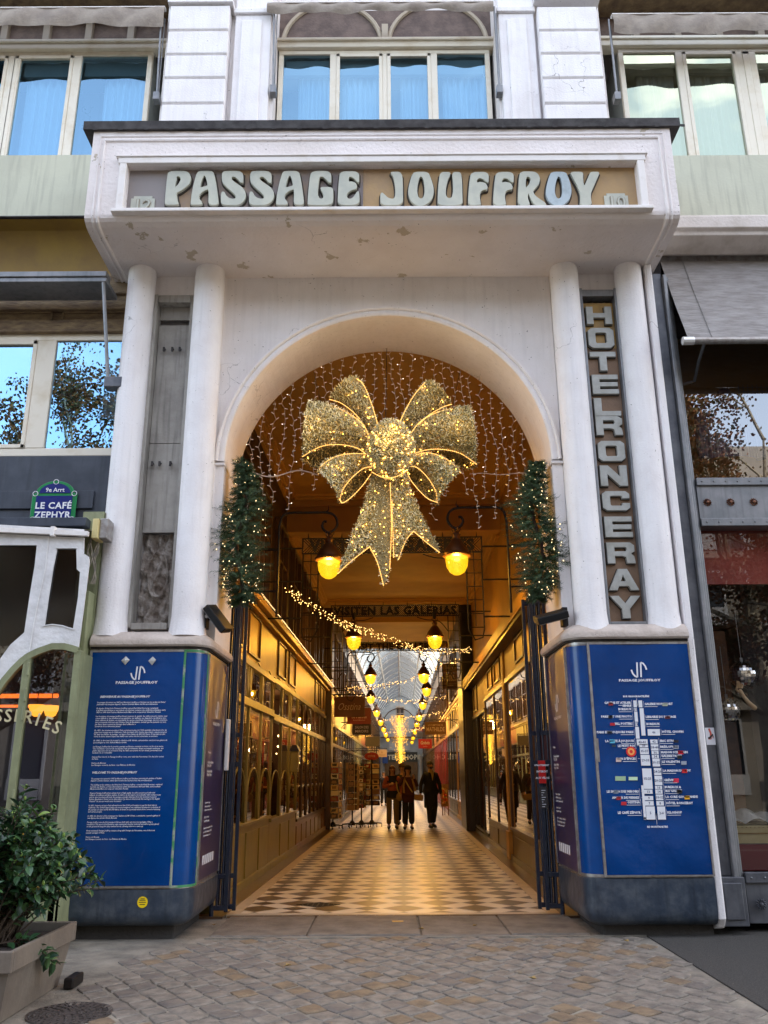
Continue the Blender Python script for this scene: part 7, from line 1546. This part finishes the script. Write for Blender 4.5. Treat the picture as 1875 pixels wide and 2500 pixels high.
# ================================================================== people
FLESH = mat('skin_tone', (.5, .27, .17), .55); HAIRD = mat('dark_hair', (.02, .012, .008), .5); HAIRB = mat('auburn_hair', (.1, .03, .012), .5); EYE = mat('eye_dark', (.01, .008, .008), .3); LIP = mat('lip', (.35, .1, .08), .5)
def person(label, x, y, h, rz_, arms, legs, coat, trou, coat_len, coat_r, hair, hat=None, extra=None, seed=1, trou_r=.084, flare=0):
    k = h / 1.75; base = MP @ Matrix.Translation((x, y, .014)) @ Matrix.Rotation(rz_, 4, 'Z') @ Matrix.Scale(k, 4)
    t = bpy.data.objects.new('person', None); COL.objects.link(t); t.matrix_basis = base; tag(t, label, 'person')
    V = Vector; P = []; E = []; Rr = []
    def chain(start, pts):
        i = start
        for p, r in pts: P.append(V(p)); Rr.append(r); E.append((i, len(P) - 1)); i = len(P) - 1
        return i
    P.append(V((0, 0, .96))); Rr.append((.13, .09))
    ch = chain(0, [((0, 0, 1.12), (.12, .085)), ((0, .01, 1.32), (.145, .095))]); nk = chain(ch, [((0, .01, 1.45), .055), ((0, 0, 1.53), .05)])
    hd = chain(nk, [((0, -.012, 1.585), (.064, .075)), ((0, -.008, 1.64), (.076, .092)), ((0, 0, 1.70), (.07, .088)), ((0, .005, 1.735), (.04, .05))])
    for s, (el, wr) in zip((-1, 1), arms):
        sh = chain(ch, [((s * .165, .01, 1.40), .052)]); a = chain(sh, [(el, .042), (wr, .027)])
        d = (V(wr) - V(el)).normalized(); n_ = d.orthogonal().normalized(); pm = V(wr) + d * .055; pi_ = chain(a, [(pm, .03)])
        for f in range(4):
            o = n_ * (f - 1.5) * .017; q = pm + d * .035 + o; chain(pi_, [(q, .009), (q + d * (.03 + .006 * (1 - abs(f - 1.5))) + V((0, 0, -.008)), .0075)])
        chain(pi_, [(V(wr) + d * .03 + n_ * .035, .0095), (V(wr) + d * .06 + n_ * .045, .008)])
    for s, (kn, an, toe) in zip((-1, 1), legs):
        hp = chain(0, [((s * .09, 0, .9), .085)]); chain(hp, [(kn, .056), ((V(kn) + V(an)) / 2, .042), (an, .034), (toe, .03)])
    skinned('body', P, E, Rr, FLESH, t, 1, local=True)
    # coat
    P = [V((0, 0, 1.1))]; E = []; Rr = [(coat_r * .98, coat_r * .72)]
    c1 = chain(0, [((0, .01, 1.3), (coat_r * 1.05, coat_r * .78)), ((0, .01, 1.42), (coat_r * .75, coat_r * .6)), ((0, .005, 1.475), (.075, .07))])
    chain(0, [((0, 0, .95), (coat_r * 1.02, coat_r * .78)), ((0, 0, coat_len + .05), (coat_r * (1.05 + flare), coat_r * .8)), ((0, 0, coat_len), (coat_r * (1.05 + flare), coat_r * .8))])
    for s, (el, wr) in zip((-1, 1), arms):
        sh = chain(2, [((s * .17, .01, 1.395), .07)]); d = (V(wr) - V(el)); chain(sh, [(el, .062), (V(el) + d * .55, .052), (V(el) + d * .97, .044)])
    skinned('coat', P, E, Rr, coat, t, 1, local=True)
    P = [V((0, 0, .93))]; E = []; Rr = [(.135, .1)]
    for s, (kn, an, toe) in zip((-1, 1), legs): chain(0, [((s * .095, 0, .86), .098), (kn, trou_r), ((V(kn) + V(an)) / 2, trou_r * .92), (V(an) + V((0, .0, .03)), trou_r * .95)])
    skinned('trousers', P, E, Rr, trou, t, 1, local=True)
    for kn, an, toe in legs:
        a, b = V(an), V(toe); MB().tube([a + V((0, .05, -.045)), a + V((0, .0, -.03)), a.lerp(b, .6) + V((0, 0, -.02)), b + V((0, -.03, -.01))], [.04, .052, .045, .03], 10).build('shoe', FLASH, t, local=True, sm=True)
    # face and hair
    mb = MB(); mb.tube([(0, -.088, 1.655), (0, -.108, 1.625), (0, -.094, 1.615)], [.008, .014, .008], 6)
    for s in (-1, 1): mb.ball((s * .077, .0, 1.635), .02, 6, 5, sx=.5, sz=1.3)
    mb.build('nose_and_ears', FLESH, t, local=True, sm=True)
    mb = MB()
    for s in (-1, 1): mb.ball((s * .031, -.083, 1.653), .011, 6, 4, sz=.7)
    mb.build('eyes', EYE, t, local=True); MB().ball((0, -.083, 1.59), .022, 8, 4, sz=.35, sy=.5).build('mouth', LIP, t, local=True)
    hm, hl = hair; mb = MB()
    mb.grid(lambda u, v: ((.088 + .01 * v) * sin(2 * pi * u) * sin(.12 + v * 1.5), .018 + (.098 + .006 * v) * cos(2 * pi * u) * sin(.12 + v * 1.5), 1.665 + .102 * cos(.12 + v * 1.5) - max(0, cos(2 * pi * u) + .25) * v * v * hl), 24, 12)
    mb.build('hair', hm, t, local=True, sm=True)
    if hat: MB().lathe([(.1, -.01), (.104, .03), (.1, .06), (.08, .1), (.04, .125), (.002, .13)], (0, .005, 1.665), 16, sy=1.1).build('hat', hat, t, local=True, sm=True)
    if extra: extra(t)
    return t
V = Vector
N_BLK = mat('black_wool', (.01, .009, .012), .85); N_NAVY = mat('navy_coat', (.012, .012, .022), .8); N_ORG = mat('rust_sweater', (.36, .085, .035), .85, bump=.4, bs=60); N_KHK = mat('khaki_trousers', (.16, .11, .05), .85); N_TAN = mat('tan_bag', (.36, .22, .08), .7); N_MAR = mat('maroon_dress', (.06, .012, .012), .85); N_YEL = mat('yellow_knit', (.5, .36, .12), .85)
st_ = ((( -.1, -.01, .5), (-.11, .02, .09), (-.13, -.12, .04)), ((.1, -.01, .5), (.11, .02, .09), (.13, -.12, .04)))
def ex1(t):
    MB().grid(lambda u, v: ((.155 + .03 * v) * sin(2 * pi * u), .01 + (.12 + .02 * v) * cos(2 * pi * u), 1.47 - v * .16 - .05 * v * cos(2 * pi * u + pi)), 24, 6).build('black_scarf', N_BLK, t, local=True, sm=True)
    MB().tube([(.1, -.13, 1.3), (.13, -.16, 1.1), (.17, -.15, .98)], .018, 6).build('bag_strap', N_YEL, t, local=True); MB().ball((.2, -.13, .88), .12, 12, 8, sx=.9, sy=.6).build('shoulder_bag', N_TAN, t, local=True, sm=True)
    MB().ball((-.02, -.16, 1.24), .045, 8, 6).build('folded_hand', FLESH, t, local=True, sm=True); MB().lathe([(.17, .85), (.19, .95), (.16, 1.05)], (0, 0, 0), 20, sy=.75).build('dark_waist_coat', N_BLK, t, local=True, sm=True)
def ex2(t):
    MB().tube(cat([V((-.12, -.12, 1.42)), V((0, -.17, 1.2)), V((.12, -.18, 1.02))], 10), .018, 6).build('bag_strap', N_YEL, t, local=True); MB().box(.06, .32, -.26, -.14, .82, .99, M=Matrix.Rotation(.12, 4, 'Y')).build('shoulder_bag', N_TAN, t, local=True, bevel=.03)
    MB().tube([(-.1, -.14, 1.4), (-.14, -.16, 1.2), (-.13, -.16, 1.0)], .03, 8).tube([(.12, -.14, 1.4), (.17, -.15, 1.2), (.2, -.14, 1.05)], .03, 8).build('tan_scarf', N_TAN, t, local=True, sm=True)
def ex3(t):
    MB().lathe([(.062, 1.44), (.066, 1.5), (.055, 1.53)], (0, -.012, 0), 16).prism([(-.045, 1.47), (.045, 1.47), (.0, 1.24)], -.165, -.13, 'y').build('yellow_rollneck', N_YEL, t, local=True, sm=True)
    MB().ball((0, -.055, 1.585), .05, 10, 6, sy=.75, sz=.8).build('beard', HAIRD, t, local=True, sm=True)
    for s in (-1, 1): MB().add([(s * .02, -.17, 1.15), (s * .1, -.16, 1.36), (s * .085, -.12, 1.47), (s * .03, -.15, 1.38)], [(0, 1, 2, 3)]).build('lapel', N_BLK, t, local=True)
pz = lambda x, y: ((930 + x * .12055) / K, (1850 + y * .12055) / K)
def foot(x, y): q = MPI @ bz(*pz(x, y), .014); return q.x, q.y
x_, y_ = foot(240, 1440); person('woman in a rust sweater, black scarf and khaki trousers standing beside the postcard racks', x_, y_, 1.72, .1, (((-.27, -.03, 1.14), (-.08, -.16, 1.22)), ((.26, -.02, 1.13), (.24, -.16, .93))), st_, N_ORG, N_KHK, .92, .165, (HAIRB, .26), None, ex1)
x_, y_ = foot(560, 1445); person('woman in a black beanie raising both hands to her face, with a tan bag', x_, y_ - .1, 1.7, .05, (((-.26, -.12, 1.2), (-.15, -.2, 1.48)), ((.27, -.1, 1.18), (.17, -.2, 1.42))), (((-.09, -.02, .5), (-.1, 0, .09), (-.12, -.13, .04)), ((.09, .02, .5), (.1, .05, .09), (.12, -.08, .04))), N_MAR, N_BLK, .72, .19, (HAIRD, .2), N_BLK, ex2, trou_r=.1)
x_, y_ = foot(1010, 1420); person('bearded man in a long dark navy coat and yellow rollneck walking and looking aside', x_ + .02, y_, 1.84, .35, (((-.29, .02, 1.12), (-.33, -.08, .88)), ((.28, .03, 1.12), (.3, .0, .86))), (((-.1, -.12, .5), (-.11, -.2, .09), (-.13, -.34, .05)), ((.1, -.04, .5), (.11, .14, .1), (.13, .02, .04))), N_NAVY, N_BLK, .5, .205, (HAIRD, .05), None, ex3, flare=.06)
x_, y_ = foot(440, 1395); person('person in a fur hat half hidden behind the woman in the beanie', x_, y_ + .9, 1.78, -.05, (((-.26, 0, 1.12), (-.24, -.1, .9)), ((.26, 0, 1.12), (.24, -.1, .9))), st_, N_BLK, N_BLK, .8, .18, (HAIRD, .12), mat('fur_hat', (.09, .05, .025), .95, bump=1, bs=40))
x_, y_ = foot(60, 975); person('distant person in dark clothes walking behind the postcard racks', x_, y_, 1.6, .2, (((-.26, 0, 1.12), (-.24, -.1, .9)), ((.26, 0, 1.12), (.24, -.1, .9))), st_, N_NAVY, N_BLK, .85, .17, (HAIRD, .12))

# ================================================================== across the street (seen in the panes)
ob = thing('opposite_building', 'long cream Parisian apartment building across the street reflected in the panes', 'building', (0, -27, 0))
STO = mat('opposite_stone', (.2, .175, .14), .8, col2=(.15, .13, .105), ns=.6)
mb = MB().box(-45, 45, -36, -27.2, 0, 14); [mb.box(-45, 45, -27.2, -26.7, z, z + .3) for z in (4, 10.6, 13.8)]
mb.prism([(-27.2, 14.1), (-29.5, 17.0), (-36, 17.0), (-36, 14.1)], -45, 45, 'x'); mb.build('wall', STO, ob)
f = MB(); g2 = MB()
for i in range(-18, 19):
    for z0, z1 in ((.6, 3.6), (4.7, 7.0), (7.6, 10), (11, 13.2)): x = i * 2.4; g2.box(x - .6, x + .6, -27.2, -27.16, z0, z1); f.box(x - .7, x - .6, -27.2, -27.08, z0, z1).box(x + .6, x + .7, -27.2, -27.08, z0, z1).box(x - .7, x + .7, -27.2, -27.08, z1, z1 + .1); f.box(x - .65, x + .65, -26.9, -26.88, z0, z0 + .8)
g2.build('windows', mat('opposite_glass', (.03, .035, .04), .1), ob)['kind'] = 'stuff'; f.build('window_trim', mat('opposite_trim', (.3, .3, .3), .6), ob)['kind'] = 'stuff'
BARK = mat('plane_bark', (.16, .13, .09), .8, col2=(.28, .25, .18), ns=4, bump=.5); AUTL = [mat('autumn_leaf', (.16, .055, .012), .7), mat('olive_leaf', (.09, .075, .02), .7), mat('rust_leaf', (.22, .09, .02), .7)]
def tree(label, x, y, seed):
    R = random.Random(seed); t = thing('plane_tree', label, 'tree', (x, y, 0)); tr = MB(); lf = MB()
    tr.tube([(x, y, 0), (x + .1, y, 2), (x, y + .1, 4), (x + .1, y, 6.5)], [.34, .27, .24, .17], 10)
    def br(p, d, L, r, n):
        P = [p]; q = p.copy(); dd = d.copy()
        for k in range(6): dd = (dd + Vector((R.gauss(0, .17), R.gauss(0, .17), R.gauss(0, .12) + .03))).normalized(); q = q + dd * L / 6; P.append(q.copy())
        tr.tube(P, [r * (1 - .75 * k / 6) for k in range(7)], 5)
        if n:
            for k in range(3 if n > 1 else 4): i = R.randint(2, 6); br(P[i], (dd + Vector((R.gauss(0, .7), R.gauss(0, .7), R.gauss(0, .5)))).normalized(), L * R.uniform(.45, .7), r * .45, n - 1)
        else:
            for _ in range(260):
                c = P[R.randint(1, 6)] + Vector((R.gauss(0, .25), R.gauss(0, .25), R.gauss(0, .2))); u = Vector((R.gauss(0, 1), R.gauss(0, 1), R.gauss(0, 1))).normalized() * .055; v_ = u.orthogonal().normalized() * .055
                lf.add([c - u, c + v_ * .8, c + u, c - v_ * .8], [(0, 1, 2, 3)], None, R.randrange(3))
    for k in range(11): a_ = k * 2.4; z = 2.6 + k * .42; br(Vector((x, y, z)), Vector((cos(a_), sin(a_), .55)).normalized(), R.uniform(3.4, 5), .1, 2)
    for k in range(4): br(Vector((x, y, 6.3)), Vector((R.gauss(0, .4), R.gauss(0, .4), 1)).normalized(), 5, .12, 2)
    tr.build('trunk', BARK, t, sm=True); lf.build('crown', AUTL, t)
tree('autumn plane tree across from the cafe, mirrored in its big window', -10.6, -15, 3); tree('autumn plane tree across from the clothes shop, mirrored in its dark glass', 10.8, -15, 8)

# pieces that stand apart become parts of their own
def split_parts(names, by=None):
    for o in [x for x in S.objects if x.type == 'MESH' and x.name.split('.')[0] in names]:
        me = o.data; n = len(me.vertices); p = list(range(n))
        def fd(a):
            while p[a] != a: p[a] = p[p[a]]; a = p[a]
            return a
        for e in me.edges: p[fd(e.vertices[0])] = fd(e.vertices[1])
        keyf = (lambda i: fd(i)) if by is None else (lambda i: by(me.vertices[i].co))
        gr = {}
        for f in me.polygons: gr.setdefault(keyf(f.vertices[0]), []).append(f)
        if len(gr) < 2: continue
        first = True
        for k, fs in gr.items():
            ix = {}; V_ = []; F_ = []
            for f in fs:
                q = []
                for v in f.vertices:
                    if v not in ix: ix[v] = len(V_); V_.append(tuple(me.vertices[v].co))
                    q.append(ix[v])
                F_.append(q)
            nm = bpy.data.meshes.new(me.name); nm.from_pydata(V_, [], F_); nm.polygons.foreach_set('material_index', [f.material_index for f in fs]); nm.polygons.foreach_set('use_smooth', [f.use_smooth for f in fs])
            for m_ in me.materials: nm.materials.append(m_)
            nm.update()
            if first: o.data = nm; first = False
            else: c = o.copy(); c.data = nm; COL.objects.link(c)
sx_ = lambda co: co.x > .06
split_parts({'panel_pilaster', 'side_wall', 'lintel', 'pilaster_cornice', 'transom_panel', 'transom_frame', 'impost'}, sx_)
split_parts({'panel_trim'}, lambda co: co.z > 1.5)
split_parts({'shop_logos', 'rivet_ring', 'arch_tracery', 'transom_bars', 'bolt', 'shoulder_bag', 'vent_bar'})
